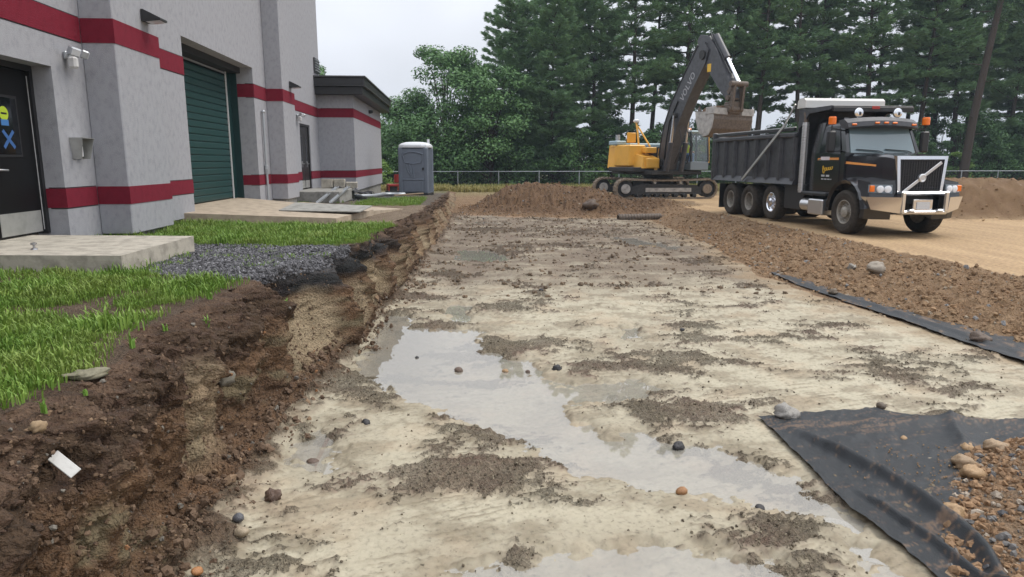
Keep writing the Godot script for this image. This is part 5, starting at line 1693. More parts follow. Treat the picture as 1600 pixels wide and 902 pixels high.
# smooth body over tapered bones, meshed as surface nets
func body_mesh(bones: Array, cell: float, k: float) -> ArrayMesh:
	var lo := Vector3.ONE * 1e9
	var hi := -lo
	for b in bones:
		for e in 2:
			var r: float = b[2 + e] + cell * 2.0
			lo = lo.min(b[e] - Vector3.ONE * r)
			hi = hi.max(b[e] + Vector3.ONE * r)
	var n := Vector3i(((hi - lo) / cell).ceil()) + Vector3i.ONE
	var f := PackedFloat32Array()
	f.resize(n.x * n.y * n.z)
	for z in n.z:
		for y in n.y:
			for x in n.x:
				var p := lo + Vector3(x, y, z) * cell
				var acc := 0.0
				for b in bones:
					var a: Vector3 = b[0]
					var ab: Vector3 = b[1] - a
					var t := clampf((p - a).dot(ab) / maxf(ab.length_squared(), 1e-6), 0.0, 1.0)
					var d: float = p.distance_to(a + ab * t) - lerpf(b[2], b[3], t)
					acc += exp(-k * d)
				f[x + n.x * (y + n.y * z)] = -log(maxf(acc, 1e-20)) / k
	var vid := {}
	var vs := []
	var at := func(x: int, y: int, z: int) -> float: return f[x + n.x * (y + n.y * z)]
	for z in n.z - 1:
		for y in n.y - 1:
			for x in n.x - 1:
				var c := Vector3.ZERO
				var m := 0
				for e in [[0, 0, 0, 1, 0, 0], [0, 0, 0, 0, 1, 0], [0, 0, 0, 0, 0, 1], [1, 0, 0, 1, 1, 0], [1, 0, 0, 1, 0, 1], [0, 1, 0, 1, 1, 0], [0, 1, 0, 0, 1, 1], [0, 0, 1, 1, 0, 1], [0, 0, 1, 0, 1, 1], [1, 1, 0, 1, 1, 1], [1, 0, 1, 1, 1, 1], [0, 1, 1, 1, 1, 1]]:
					var p: float = at.call(x + e[0], y + e[1], z + e[2])
					var q: float = at.call(x + e[3], y + e[4], z + e[5])
					if (p < 0.0) != (q < 0.0):
						c += Vector3(x + e[0], y + e[1], z + e[2]).lerp(Vector3(x + e[3], y + e[4], z + e[5]), p / (p - q))
						m += 1
				if m:
					vid[Vector3i(x, y, z)] = vs.size()
					vs.append(lo + c / m * cell)
	var st := SurfaceTool.new()
	st.begin(Mesh.PRIMITIVE_TRIANGLES)
	st.set_smooth_group(0)
	for v in vs:
		st.add_vertex(v)
	for z in range(1, n.z - 1):
		for y in range(1, n.y - 1):
			for x in range(1, n.x - 1):
				var p: float = at.call(x, y, z)
				for ax in 3:
					var o := Vector3i.ZERO
					o[ax] = 1
					var q: float = at.call(x + o.x, y + o.y, z + o.z)
					if (p < 0.0) == (q < 0.0):
						continue
					var u := Vector3i.ZERO
					u[(ax + 1) % 3] = 1
					var w := Vector3i.ZERO
					w[(ax + 2) % 3] = 1
					var c := Vector3i(x, y, z)
					var quad := [vid[c - u - w], vid[c - w], vid[c], vid[c - u]]
					if p < 0.0:
						quad.reverse()
					for i in [0, 1, 2, 0, 2, 3]:
						st.add_index(quad[i])
	st.generate_normals()
	return st.commit()

func build_operator(at: Vector3, turn: float) -> void:
	var o := thing("person", "operator in a lime safety vest and jeans seated in the cab", "person", at, turn)
	var bones := [[Vector3(0, 0.02, 0), Vector3(0, 0.25, -0.04), 0.15, 0.14], [Vector3(0, 0.25, -0.04), Vector3(0, 0.46, -0.02), 0.15, 0.13], [Vector3(0, 0.46, -0.02), Vector3(0, 0.58, 0.0), 0.06, 0.055], [Vector3(0, 0.66, 0.03), Vector3(0, 0.74, 0.02), 0.085, 0.095], [Vector3(0, 0.62, 0.1), Vector3(0, 0.67, 0.115), 0.03, 0.025]]
	for s in [-1, 1]:
		bones.append([Vector3(0.09 * s, 0.03, 0), Vector3(0.13 * s, 0.05, 0.42), 0.095, 0.065])
		bones.append([Vector3(0.13 * s, 0.05, 0.42), Vector3(0.13 * s, -0.36, 0.48), 0.062, 0.045])
		bones.append([Vector3(0.13 * s, -0.38, 0.48), Vector3(0.14 * s, -0.40, 0.62), 0.045, 0.035])
		bones.append([Vector3(0.19 * s, 0.44, -0.02), Vector3(0.27 * s, 0.20, 0.06), 0.06, 0.045])
		bones.append([Vector3(0.27 * s, 0.20, 0.06), Vector3(0.25 * s, 0.19, 0.30), 0.045, 0.035])
		bones.append([Vector3(0.25 * s, 0.19, 0.30), Vector3(0.24 * s, 0.20, 0.38), 0.035, 0.025])
	inst("body", body_mesh(bones, 0.028, 30.0), M.skin, o)
	inst("vest", body_mesh([[Vector3(0, 0.10, -0.01), Vector3(0, 0.25, -0.04), 0.155, 0.152], [Vector3(0, 0.25, -0.04), Vector3(0, 0.47, -0.02), 0.162, 0.142], [Vector3(-0.16, 0.46, -0.02), Vector3(0.16, 0.46, -0.02), 0.085, 0.085]], 0.03, 30.0), M.vest, o)
	var legs := []
	for s in [-1, 1]:
		legs.append([Vector3(0.08 * s, 0.02, -0.02), Vector3(0.13 * s, 0.05, 0.42), 0.108, 0.078])
		legs.append([Vector3(0.13 * s, 0.05, 0.42), Vector3(0.13 * s, -0.33, 0.48), 0.074, 0.06])
	inst("trousers", body_mesh(legs, 0.03, 30.0), M.jeans, o)
	var hat := MB.new()
	hat.sphere(Vector3(0, 0.76, 0.015), Vector3(0.112, 0.10, 0.125), 12)
	hat.box(Vector3(0, 0.765, 0.13), Vector3(0.17, 0.015, 0.1), 0.005)
	obj("cap", hat, M.trim_black, o)

# ---------------------------------------------------------------- trees
# a triangle soup kept in packed arrays (foliage)
class Leaves:
	var v := PackedVector3Array()
	var n := PackedVector3Array()
	var c := PackedColorArray()
	func tri(a: Vector3, b: Vector3, d: Vector3, nn: Vector3, col: Color) -> void:
		nn = (d - a).cross(b - a).normalized()
		v.append(a); v.append(b); v.append(d)
		n.append(nn); n.append(nn); n.append(nn)
		c.append(col); c.append(col); c.append(col)
	func mesh() -> ArrayMesh:
		var arr := []
		arr.resize(Mesh.ARRAY_MAX)
		arr[Mesh.ARRAY_VERTEX] = v
		arr[Mesh.ARRAY_NORMAL] = n
		arr[Mesh.ARRAY_COLOR] = c
		var m := ArrayMesh.new()
		m.add_surface_from_arrays(Mesh.PRIMITIVE_TRIANGLES, arr)
		return m

func rv(r: RandomNumberGenerator) -> Vector3:
	return Vector3(r.randfn(), r.randfn(), r.randfn()).normalized()

# a white pine: long level limbs in whorls carrying flat plumes of needles
func make_pine(called: String, seed_: int, h: float, first: float, spread: float, dense: float, label: String) -> Node3D:
	var r := RandomNumberGenerator.new()
	r.seed = seed_
	var root := thing(called, label, "tree", Vector3.ZERO, 0.0, "pines beyond the fence")
	var tk := MB.new()
	var pts := []
	var rad := []
	var lean := Vector3(r.randfn() * 0.02, 0, r.randfn() * 0.02)
	for k in 10:
		var u := k / 9.0
		pts.append(Vector3(sin(u * 5.0 + seed_) * 0.12, u * h, cos(u * 4.0 + seed_) * 0.12) + lean * h * u)
		rad.append(lerpf(0.24, 0.02, pow(u, 0.8)) * h / 20.0)
	tk.tube(pts, rad, 9)
	var lv := Leaves.new()
	var y := first * h
	while y < h * 0.99:
		var u := (y - first * h) / (h * (1.0 - first))
		var reach := spread * (pow(1.0 - u, 0.62) * 0.88 + 0.12) * (0.55 + 0.45 * smoothstep(0.0, 0.22, u))
		var nb := r.randi_range(3, 5)
		var a0 := r.randf() * TAU
		for b in nb:
			if r.randf() > dense:
				continue
			var az := a0 + TAU * b / nb + r.randfn() * 0.25
			var len_ := reach * r.randf_range(0.55, 1.2)
			var dir := Vector3(cos(az), 0, sin(az))
			var rise := lerpf(-0.10, 0.5, u) + r.randfn() * 0.07
			var fk := clampf(y / h, 0.0, 1.0) * 9.0
			var p0: Vector3 = pts[int(fk)].lerp(pts[mini(int(fk) + 1, 9)], fk - int(fk))
			p0.y = y
			var limb := []
			for k in 5:
				var q := k / 4.0
				limb.append(p0 + dir * len_ * q + Vector3.UP * (rise * len_ * q + 0.10 * len_ * q * q))
			tk.tube(limb, [0.05 * h / 20.0, 0.04 * h / 20.0, 0.03 * h / 20.0, 0.02, 0.008], 5, false)
			# plumes
			var side := dir.cross(Vector3.UP)
			var tone := r.randf()
			var plumes := int(len_ * (14.0 if dense > 0.8 else 11.0)) + 5
			for k in plumes:
				var q := r.randf_range(0.22, 1.05)
				var wide := 0.30 * len_ * sin(PI * clampf(q * 0.85 + 0.12, 0.0, 1.0)) + 0.12
				var li := clampf(q, 0.0, 0.999) * 4.0
				var base: Vector3 = limb[int(li)].lerp(limb[int(li) + 1], li - int(li))
				var off := r.randf_range(-1.0, 1.0)
				var cen := base + side * off * wide + Vector3.UP * r.randfn() * 0.07 * (1.0 + len_ * 0.15)
				var out := (dir * 0.8 + side * off * 0.8 + Vector3.UP * 0.25).normalized()
				var shade := Color(0.145, 0.245, 0.118).lerp(Color(0.18, 0.29, 0.13), clampf(tone * 0.5 + r.randf() * 0.5, 0.0, 1.0))
				for t in 17:
					var nd := (out + rv(r) * 0.75).normalized()
					nd.y = nd.y * 0.6 + 0.12
					var L := r.randf_range(0.22, 0.46)
					var wv := nd.cross(rv(r)).normalized() * 0.040
					var s0 := cen + rv(r) * 0.13
					lv.tri(s0 - wv, s0 + wv, s0 + nd * L, Vector3(nd.x * 0.3, 1.0, nd.z * 0.3).normalized(), shade)
		y += h * r.randf_range(0.022, 0.036)
	obj("trunk", tk, M.bark, root)
	inst("crown", lv.mesh(), M.needle, root)
	return root

# a broadleaf tree or shrub: forking limbs, clumps of leaf faces spread through an uneven crown
func make_broadleaf(called: String, seed_: int, h: float, w: float, base: float, leaves: int, size: float, light: Color, dark: Color, label: String, category: String, group: String) -> Node3D:
	var r := RandomNumberGenerator.new()
	r.seed = seed_
	var root := thing(called, label, category, Vector3.ZERO, 0.0, group)
	var tk := MB.new()
	var lv := Leaves.new()
	var clumps := []
	var nc := int(26 + h * 4.0)
	for k in nc:
		var a := r.randf() * TAU
		var v := r.randf()
		var prof := sin(PI * clampf(0.14 + 0.80 * v, 0.0, 1.0))
		var rr := w * 0.5 * sqrt(prof) * sqrt(r.randf_range(0.18, 1.0)) * r.randf_range(0.75, 1.15)
		clumps.append([Vector3(cos(a) * rr, lerpf(base, h, v) + r.randfn() * 0.03 * h, sin(a) * rr), r.randf_range(0.11, 0.20) * (w + h) * 0.5 * (1.1 - 0.5 * v)])
	if h > 4.5:
		tk.tube([Vector3.ZERO, Vector3(0.05, h * 0.3, 0.05), Vector3(-0.05, h * 0.65, 0.0), Vector3(0, h * 0.92, 0)], [h * 0.022, h * 0.016, h * 0.009, 0.01], 8)
	for q in clumps:
		var p: Vector3 = q[0]
		var s := Vector3(p.x * 0.08, p.y * 0.45, p.z * 0.08) if h > 4.5 else Vector3(p.x * 0.15, 0.0, p.z * 0.15)
		if r.randf() < 0.6:
			tk.tube([s, (s + p) * 0.5 + Vector3.UP * 0.06 * h, p], [0.006 * h + 0.01, 0.004 * h + 0.006, 0.005], 5, false)
	var each := leaves / nc
	for q in clumps:
		var tone := r.randf()
		for k in each:
			var d := rv(r)
			var rad: float = q[1] * pow(r.randf(), 0.4)
			var p: Vector3 = q[0] + d * Vector3(1.15, 0.72, 1.15) * rad
			var nn := (d * 0.5 + Vector3.UP * 0.7 + rv(r) * 0.65).normalized()
			var x := nn.cross(rv(r)).normalized()
			var yv := nn.cross(x)
			var s := size * r.randf_range(0.6, 1.25)
			var col := dark.lerp(light, clampf(0.55 * tone + 0.5 * r.randf(), 0.0, 1.0))
			lv.tri(p - x * s * 0.5, p + yv * s * 0.32, p + x * s * 0.5, nn, col)
			lv.tri(p - x * s * 0.5, p + x * s * 0.5, p - yv * s * 0.32, nn, col)
	obj("trunk" if h > 4.5 else "stems", tk, M.bark, root)
	inst("crown" if h > 4.5 else "foliage", lv.mesh(), M.leaf, root)
	return root

func far_h(x: float, z: float) -> float:
	if x < lut(XE, -z):
		return plat_h(x, z)
	return pit(x, z)[0]

func build_trees() -> void:
	var r := RandomNumberGenerator.new()
	r.seed = 99
	# pines: [variant, x, z, scale]
	var full := "full dark pine whose level limbs reach down near the ground"
	var tall := "tall pine with a bare lower trunk and layered high crown"
	var thin := "slender sparse pine with sky showing between its thin limbs"
	var protos := [make_pine("pine_tree", 3, 21.0, 0.06, 4.6, 0.95, full), make_pine("pine_tree", 8, 23.0, 0.27, 4.4, 0.70, tall), make_pine("pine_tree", 14, 22.0, 0.36, 3.5, 0.58, thin), make_pine("pine_tree", 19, 19.0, 0.10, 4.2, 0.9, full)]
	var labels := [full, tall, thin, full]
	var spots := [[0, 4.4, -57.5, 0.76], [3, 7.6, -56.0, 0.86], [0, 11.2, -58.5, 0.92], [1, 9.4, -62.0, 0.84], [1, 14.2, -57.0, 1.0], [2, 16.6, -60.0, 1.0], [1, 18.6, -57.5, 1.02], [2, 20.4, -62.0, 1.1], [1, 22.6, -58.0, 0.95], [2, 24.4, -56.5, 1.0], [1, 26.6, -61.0, 1.05], [2, 28.4, -57.0, 1.0], [1, 30.4, -58.5, 1.0], [2, 32.2, -62.0, 1.0], [1, 34.3, -57.0, 1.05], [2, 36.4, -59.5, 1.05], [1, 38.6, -56.5, 1.0], [2, 40.5, -61.0, 1.0], [1, 42.5, -57.5, 1.0], [1, 44.6, -59.0, 1.05], [0, 47.2, -57.0, 1.0], [1, 49.4, -60.0, 1.0], [0, 52.0, -58.0, 1.0], [3, 6.2, -64.0, 0.85], [2, 13.0, -65.0, 1.1], [1, 28.0, -66.0, 1.1], [1, 46.0, -65.0, 1.1], [2, 37.0, -67.0, 1.1]]
	var used := {}
	for s in spots:
		var o: Node3D = protos[s[0]] if not used.has(s[0]) else dup(protos[s[0]], "pine_tree", Vector3.ZERO, 0.0, labels[s[0]])
		used[s[0]] = true
		o.position = Vector3(s[1], far_h(s[1], s[2]) - 0.1, s[2])
		o.rotation.y = r.randf() * TAU
		o.scale = Vector3.ONE * s[3]
	# one trunk stands clear near the truck
	var snag := thing("pine_tree", "leaning bare pine trunk with few short stubs behind the truck", "tree", Vector3(39.4, 0.2, -51.9))
	var sk := MB.new()
	sk.tube([Vector3.ZERO, Vector3(0.3, 5, 0), Vector3(0.9, 10, 0), Vector3(1.7, 17, 0.2)], [0.36, 0.30, 0.25, 0.16], 10)
	for k in 9:
		var yy := 4.0 + k * 1.3
		var a := k * 2.4
		var bx := 0.06 * yy
		sk.tube([Vector3(bx, yy, 0), Vector3(bx + cos(a) * 1.1, yy + 0.15, sin(a) * 1.1)], [0.05, 0.012], 5)
	obj("trunk", sk, M.bark, snag)
	var sl := Leaves.new()
	for k in 2600:
		var p := Vector3(1.4 + r.randfn() * 1.1, 15.5 + r.randfn() * 1.3, r.randfn() * 1.1)
		var nd := (rv(r) + Vector3.UP * 0.2).normalized() * 0.35
		var wv := nd.cross(rv(r)).normalized() * 0.03
		sl.tri(p - wv, p + wv, p + nd, Vector3.UP, Color(0.05, 0.09, 0.05))
	inst("crown", sl.mesh(), M.needle, snag)
	# broadleaf trees by the building end
	var dg := Color(0.10, 0.195, 0.07)
	var lg := Color(0.13, 0.235, 0.085)
	var maple := make_broadleaf("maple_tree", 41, 10.4, 8.0, 0.4, 30000, 0.24, lg, dg, "rounded dark green broadleaf tree behind the portable toilet", "tree", "")
	maple.position = Vector3(-0.9, 0.2, -56.0)
	var m2 := make_broadleaf("maple_tree", 47, 9.0, 7.4, 0.3, 25000, 0.23, lg, dg, "lower broadleaf tree between the rounded tree and the first pine", "tree", "")
	m2.position = Vector3(2.6, 0.2, -54.6)
	var m3 := dup(m2, "maple_tree", Vector3(-4.3, 0.2, -60.0), 2.0, "smaller broadleaf tree just past the end of the annex")
	m3.scale = Vector3(0.8, 0.75, 0.8)
	var m4 := dup(maple, "maple_tree", Vector3(-11.5, 0.2, -52.0), 1.0, "broadleaf tree whose top shows above the annex roof")
	m4.scale = Vector3.ONE * 0.84
	var pale := make_broadleaf("field_tree", 61, 8.0, 7.0, 0.3, 9000, 0.30, Color(0.17, 0.27, 0.085), Color(0.14, 0.23, 0.07), "pale green tree far behind the annex corner", "tree", "pale trees far behind the annex")
	pale.position = Vector3(-7.2, 0.0, -84.0)
	dup(pale, "field_tree", Vector3(-11.5, 0.0, -88.0), 2.2)
	dup(pale, "field_tree", Vector3(-3.4, 0.0, -86.0), 4.0)
	# shrubs and saplings along the fence
	var sh := [make_broadleaf("shrub", 71, 3.4, 3.6, 0.1, 5200, 0.17, Color(0.095, 0.18, 0.06), Color(0.075, 0.15, 0.05), "dark leafy shrub growing behind the chain link fence", "shrub", "shrubs behind the fence"), make_broadleaf("shrub", 73, 2.4, 3.0, 0.05, 4200, 0.15, Color(0.16, 0.26, 0.055), Color(0.12, 0.21, 0.045), "bright green low shrub growing behind the chain link fence", "shrub", "shrubs behind the fence"), make_broadleaf("shrub", 79, 4.3, 4.2, 0.1, 6500, 0.18, Color(0.085, 0.16, 0.06), Color(0.065, 0.13, 0.05), "tall dark shrub filling the gap under the pines", "shrub", "shrubs behind the fence")]
	var seen := {}
	var x := -9.0
	var k2 := 0
	while x < 56.0:
		var pick: int = [0, 2, 0, 1, 2, 0, 2, 2][k2 % 8]
		var p := Vector3(x, 0.15, -53.6 - r.randf() * 2.0 - (1.0 if pick == 2 else 0.0))
		var o: Node3D = sh[pick] if not seen.has(pick) else dup(sh[pick], "shrub", p, 0.0)
		seen[pick] = true
		o.position = p
		o.rotation.y = r.randf() * TAU
		o.scale = Vector3(1, r.randf_range(0.75, 1.25), 1) * r.randf_range(0.9, 1.2)
		x += r.randf_range(1.4, 2.3)
		k2 += 1
	x = 6.0
	while x < 58.0:
		var o := dup(sh[2], "shrub", Vector3(x, 0.1, -61.0 - r.randf() * 6.0), r.randf() * TAU)
		o.scale = Vector3(1.3, r.randf_range(1.0, 1.6), 1.3)
		x += r.randf_range(2.6, 3.8)
	for s in [[-5.3, -47.0, 0.8], [-6.8, -50.0, 1.1]]:
		var o := dup(sh[1], "shrub", Vector3(s[0], 0.25, s[1]), s[0], "yellow-green bush beside the red machine and the annex corner")
		o.scale = Vector3.ONE * s[2]
		o.remove_meta("group")
		o.set_meta("group", "bushes by the annex corner")

func build_fence() -> void:
	var f := thing("chain_link_fence", "long low chain link fence with steel posts before the trees", "fence", Vector3(0, 0.22, -51.5))
	var x := -12.0
	while x <= 58.0:
		var mb := MB.new()
		mb.tube([Vector3(x, -0.1, 0), Vector3(x, 1.3, 0)], [0.038], 8)
		obj("post", mb, M.galv, f)
		x += 3.0
	var rl := MB.new()
	rl.tube([Vector3(-12, 1.24, 0.0), Vector3(58, 1.24, 0.0)], [0.026], 8)
	obj("top_rail", rl, M.galv, f)
	var wr := Leaves.new()
	var sx := -12.0
	var hh := 1.2
	while sx < 58.0:
		for s in [-1, 1]:
			var a := Vector3(sx, 0.03, 0.05 + 0.004 * s)
			var b := Vector3(sx + hh * s * 0.9, 0.03 + hh, 0.05 + 0.004 * s)
			var wv := Vector3(0.0022, 0, 0)
			wr.tri(a - wv, b - wv, b + wv, Vector3.BACK, Color(0.2, 0.21, 0.22))
			wr.tri(a - wv, b + wv, a + wv, Vector3.BACK, Color(0.2, 0.21, 0.22))
		sx += 0.11
	var w := inst("wire_mesh", wr.mesh(), M.machine_dark, f)
	w.set_meta("kind", "stuff")

# ---------------------------------------------------------------- portable toilet and loose things
func build_portable_toilet() -> void:
	var x0 := -1.75
	var z0 := -30.7
	var t := thing("portable_toilet", "grey plastic portable toilet with a white domed roof", "portable toilet", Vector3(x0 - 0.05, plat_h(x0, z0) - 0.01, z0), -0.16)
	t.scale = Vector3(1.1, 1.0, 1.1)
	var W := 0.56
	var H := 1.92
	mbox(t, "skid", M.trim_black, Vector3(0, 0.06, 0), Vector3(1.16, 0.12, 1.16), 0.02)
	# front (towards +z): moulded door between two corner posts
	for s in [-1, 1]:
		mbox(t, "corner_post", M.plastic_grey, Vector3((W - 0.06) * s, 0.12 + H * 0.5, W - 0.05), Vector3(0.16, H, 0.14), 0.03)
		mbox(t, "corner_post", M.plastic_grey, Vector3((W - 0.06) * s, 0.12 + H * 0.5, -W + 0.05), Vector3(0.16, H, 0.14), 0.03)
		var sw := mbox(t, "side_wall", M.plastic_grey, Vector3((W - 0.03) * s, 0.12 + H * 0.5, 0), Vector3(0.04, H, 1.0), 0.005)
		for k in 4:
			mbox(sw, "wall_rib", M.plastic_grey, Vector3((W - 0.0) * s, 0.12 + H * 0.5, -0.33 + 0.22 * k), Vector3(0.03, H - 0.1, 0.07), 0.012)
	mbox(t, "back_wall", M.plastic_grey, Vector3(0, 0.12 + H * 0.5, -W + 0.02), Vector3(1.0, H, 0.04))
	var d := mbox(t, "door", M.plastic_grey, Vector3(0, 0.12 + H * 0.5, W - 0.02), Vector3(0.94, H - 0.06, 0.05), 0.02)
	# raised mouldings on the door
	mbox(d, "door_panel", M.plastic_grey, Vector3(0, 0.42, W + 0.008), Vector3(0.74, 0.42, 0.02), 0.012)
	mbox(d, "door_band", M.plastic_grey, Vector3(0, 0.70, W + 0.014), Vector3(0.84, 0.07, 0.03), 0.014)
	var arch := MB.new()
	var sec := []
	for k in 13:
		var u := k / 12.0 * 2.0 - 1.0
		sec.append(Vector3(0.40 * u, 1.86 - 0.10 * u * u, W + 0.012))
	arch.tube(sec, [0.028], 7)
	arch.tube([Vector3(-0.40, 1.76, W + 0.012), Vector3(-0.33, 1.42, W + 0.012), Vector3(0.0, 1.36, W + 0.012), Vector3(0.33, 1.42, W + 0.012), Vector3(0.40, 1.76, W + 0.012)], [0.024], 7)
	for k in 3:
		arch.tube([Vector3(-0.28 + 0.13 * k, 1.36, W + 0.008), Vector3(-0.20 + 0.10 * k, 1.05, W + 0.01), Vector3(-0.05 + 0.04 * k, 0.78, W + 0.008)], [0.02], 6)
	obj("door_moulding", arch, M.plastic_grey, d)
	mbox(d, "latch", M.trim_black, Vector3(0.40, 1.15, W + 0.02), Vector3(0.06, 0.12, 0.04), 0.01)
	# domed roof
	var rs := []
	for q in [[1.20, 0.0], [1.22, 0.05], [1.18, 0.12], [1.0, 0.19], [0.7, 0.235], [0.3, 0.25]]:
		var hw: float = q[0] * 0.5
		var ring := []
		for k in 24:
			var a := TAU * k / 24.0
			var e := pow(pow(absf(cos(a)), 6.0) + pow(absf(sin(a)), 6.0), -1.0 / 6.0)
			ring.append(Vector3(cos(a) * e * hw, 0.12 + H + q[1], sin(a) * e * hw))
		rs.append(ring)
	var rb := MB.new()
	loft(rb, rs)
	var roof := obj("roof", rb, M.plastic_white, t)
	var vp := MB.new()
	vp.tube([Vector3(0.42, 1.9, -0.4), Vector3(0.42, 2.42, -0.4)], [0.05], 10)
	obj("vent_pipe", vp, M.plastic_white, roof)

func build_site_bits() -> void:
	# red machine behind the toilet
	var rx := -3.25
	var rz := -35.6
	var t := thing("site_machine", "small red engine-driven machine beside the portable toilet", "machine", Vector3(rx, plat_h(rx, rz), rz), 0.3)
	mbox(t, "base_plate", M.machine_dark, Vector3(0, 0.08, 0), Vector3(0.75, 0.12, 0.6), 0.03)
	mbox(t, "frame", M.red, Vector3(0, 0.42, 0), Vector3(0.62, 0.12, 0.5), 0.02)
	for s in [-1, 1]:
		mbox(t, "frame_leg", M.red, Vector3(0.28 * s, 0.28, 0.22), Vector3(0.06, 0.3, 0.06), 0.01)
		mbox(t, "frame_leg", M.red, Vector3(0.28 * s, 0.28, -0.22), Vector3(0.06, 0.3, 0.06), 0.01)
	mbox(t, "engine", M.machine_dark, Vector3(-0.05, 0.26, 0), Vector3(0.42, 0.26, 0.36), 0.04)
	var tank := MB.new()
	tank.tube([Vector3(0.2, 0.55, 0), Vector3(0.2, 0.95, 0)], [0.17, 0.15], 14)
	obj("fuel_tank", tank, M.red, t)
	var hb := MB.new()
	hb.tube([Vector3(0.25, 0.5, -0.2), Vector3(0.28, 1.05, -0.25), Vector3(0.28, 1.1, 0.25), Vector3(0.25, 0.5, 0.2)], [0.025], 7)
	obj("handle", hb, M.machine_dark, t)
	# concrete blocks on the rear landing
	var words := ["tan concrete block at the stud end of the pile on the rear landing", "tan concrete block leaning in the middle of the pile on the landing", "grey-topped concrete block nearest the annex corner on the landing"]
	for k in 3:
		var bt := thing("concrete_block", words[k], "block", Vector3(-4.62 + 0.42 * k, 1.26 if k < 2 else 1.26, -25.2 - 0.05 * k), 0.08 * (k - 1), "blocks on the rear landing")
		var mb := MB.new()
		var b := Basis(Vector3.RIGHT, 0.12 * (k - 1))
		mb.box(Vector3(0, 0.16 if k < 2 else 0.11, 0), Vector3(0.39, 0.32 if k < 2 else 0.2, 0.2), 0.012, b)
		obj("block_shell", mb, M.concrete, bt)
		for s in [-1, 1]:
			var cv := MB.new()
			cv.box(Vector3(0.09 * s, 0.165 if k < 2 else 0.115, 0.0), Vector3(0.12, 0.315 if k < 2 else 0.195, 0.12), 0.004, b)
			obj("core", cv, M.concrete_grey, bt)
	# two steel studs leaning from the ground onto the landing
	var stl := ["thin galvanised stud leaning on the landing, further from the blocks", "thin galvanised stud leaning on the landing, next to the blocks"]
	for k in 2:
		var s := thing("metal_stud", stl[k], "stud", Vector3(-4.15 + 0.35 * k, 1.0, -20.9 - 0.2 * k), 0.0)
		var mb := MB.new()
		mb.bar(Vector3(0, -0.02, 0), Vector3(0.1, 0.34, -3.0), 0.09, 0.012)
		obj("web", mb, M.galv, s)
		for e in [-1, 1]:
			var m2 := MB.new()
			m2.bar(Vector3(0.045 * e, 0.0, 0), Vector3(0.1 + 0.045 * e, 0.36, -3.0), 0.008, 0.05)
			obj("flange", m2, M.galv, s)
	# sheet of board lying on the apron
	var pl := thing("board_sheet", "flat grey sheet lying propped on the sandy apron", "board", Vector3(-3.0, 1.13, -15.2), 0.0)
	var pm := MB.new()
	pm.hexa([Vector3(-0.75, 0.045, 0.35), Vector3(0.95, 0.02, 0.55), Vector3(1.05, 0.06, -0.75), Vector3(-0.7, 0.13, -0.95), Vector3(-0.75, 0.065, 0.35), Vector3(0.95, 0.04, 0.55), Vector3(1.05, 0.08, -0.75), Vector3(-0.7, 0.15, -0.95)])
	obj("sheet", pm, M.concrete_grey, pl)
	var pw := MB.new()
	pw.box(Vector3(0.1, 0.03, -0.3), Vector3(1.2, 0.04, 0.09), 0.004)
	obj("batten", pw, M.wood, pl)
	# hose and tarpaulin by the annex
	var hs := thing("drain_hose", "pale flexible hose lying on gravel along the annex wall", "hose", Vector3(0, 0, 0))
	var hp := []
	for q in [[-4.4, -25.9], [-3.6, -26.1], [-3.2, -27.0], [-3.0, -28.4], [-2.75, -29.0], [-2.45, -28.6], [-2.2, -28.9]]:
		hp.append(Vector3(q[0], plat_h(q[0], q[1]) + 0.10, q[1]))
	var hm := MB.new()
	hm.tube(hp, [0.07], 10)
	obj("hose", hm, M.galv, hs)
	var tp := thing("plank", "weathered tan plank lying before the portable toilet", "plank", Vector3(-2.0, plat_h(-2.0, -28.6) + 0.06, -28.6), 0.2)
	var tm := MB.new()
	tm.box(Vector3(0, 0.03, 0), Vector3(1.2, 0.05, 0.2), 0.01, Basis(Vector3.BACK, 0.06))
	obj("board", tm, M.wood, tp)
	var mt := thing("black_mat", "crumpled black sheeting draped beside the concrete blocks", "sheeting", Vector3(-4.0, 1.02, -25.6), 0.0)
	var mm := MB.new()
	var g := 14
	var hp3 := func(i: int, j: int) -> Vector3:
		var x := lerpf(-0.5, 0.9, i / float(g))
		var z := lerpf(-0.5, 0.6, j / float(g))
		return Vector3(x, 0.22 * smoothstep(0.6, -0.3, x) + 0.02 + 0.09 * (nB.get_noise_2d(x * 3.0, z * 3.0) + 0.5), z)
	for i in g:
		for j in g:
			mm.cquad(hp3.call(i, j), hp3.call(i + 1, j), hp3.call(i + 1, j + 1), hp3.call(i, j + 1), Vector3(0, -3, 0))
	for k in mm.c.size():
		mm.c[k] = Color(0.02, 0.02, 0.024)
	obj("sheet", mm, M.fabric, mt)
	# pipe on the pit floor and boulder on the spoil
	var pp := thing("drain_pipe", "dark drain pipe lying at the foot of the spoil heap", "pipe", Vector3(6.9, pit(6.9, -26.0)[0] + 0.08, -26.0), 0.08)
	var pb := MB.new()
	pb.tube([Vector3(-0.85, 0.0, 0), Vector3(0.85, 0.02, 0)], [0.14], 16, false)
	pb.tube([Vector3(0.85, 0.02, 0), Vector3(-0.85, 0.0, 0)], [0.115], 16, false)
	for k in 15:
		pb.lathe([Vector2(0.138, -0.02), Vector2(0.155, -0.01), Vector2(0.155, 0.01), Vector2(0.138, 0.02)], Vector3(-0.8 + 0.114 * k, 0.01, 0), Vector3.RIGHT, 14)
	obj("pipe", pb, M.bucket, pp)
	# white plastic tag in the bank
	var bp := Vector3.ZERO
	for k in 60:
		var q: Vector3 = bank_pt(k / 60.0, -3.07)[0]
		if q.distance_to(Vector3(-1.9, 0.71, -3.07)) < bp.distance_to(Vector3(-1.9, 0.71, -3.07)):
			bp = q
	var tg := thing("plastic_tag", "white plastic scrap sticking out of the near earth bank", "scrap", bp + Vector3(0.10, 0.07, 0.02))
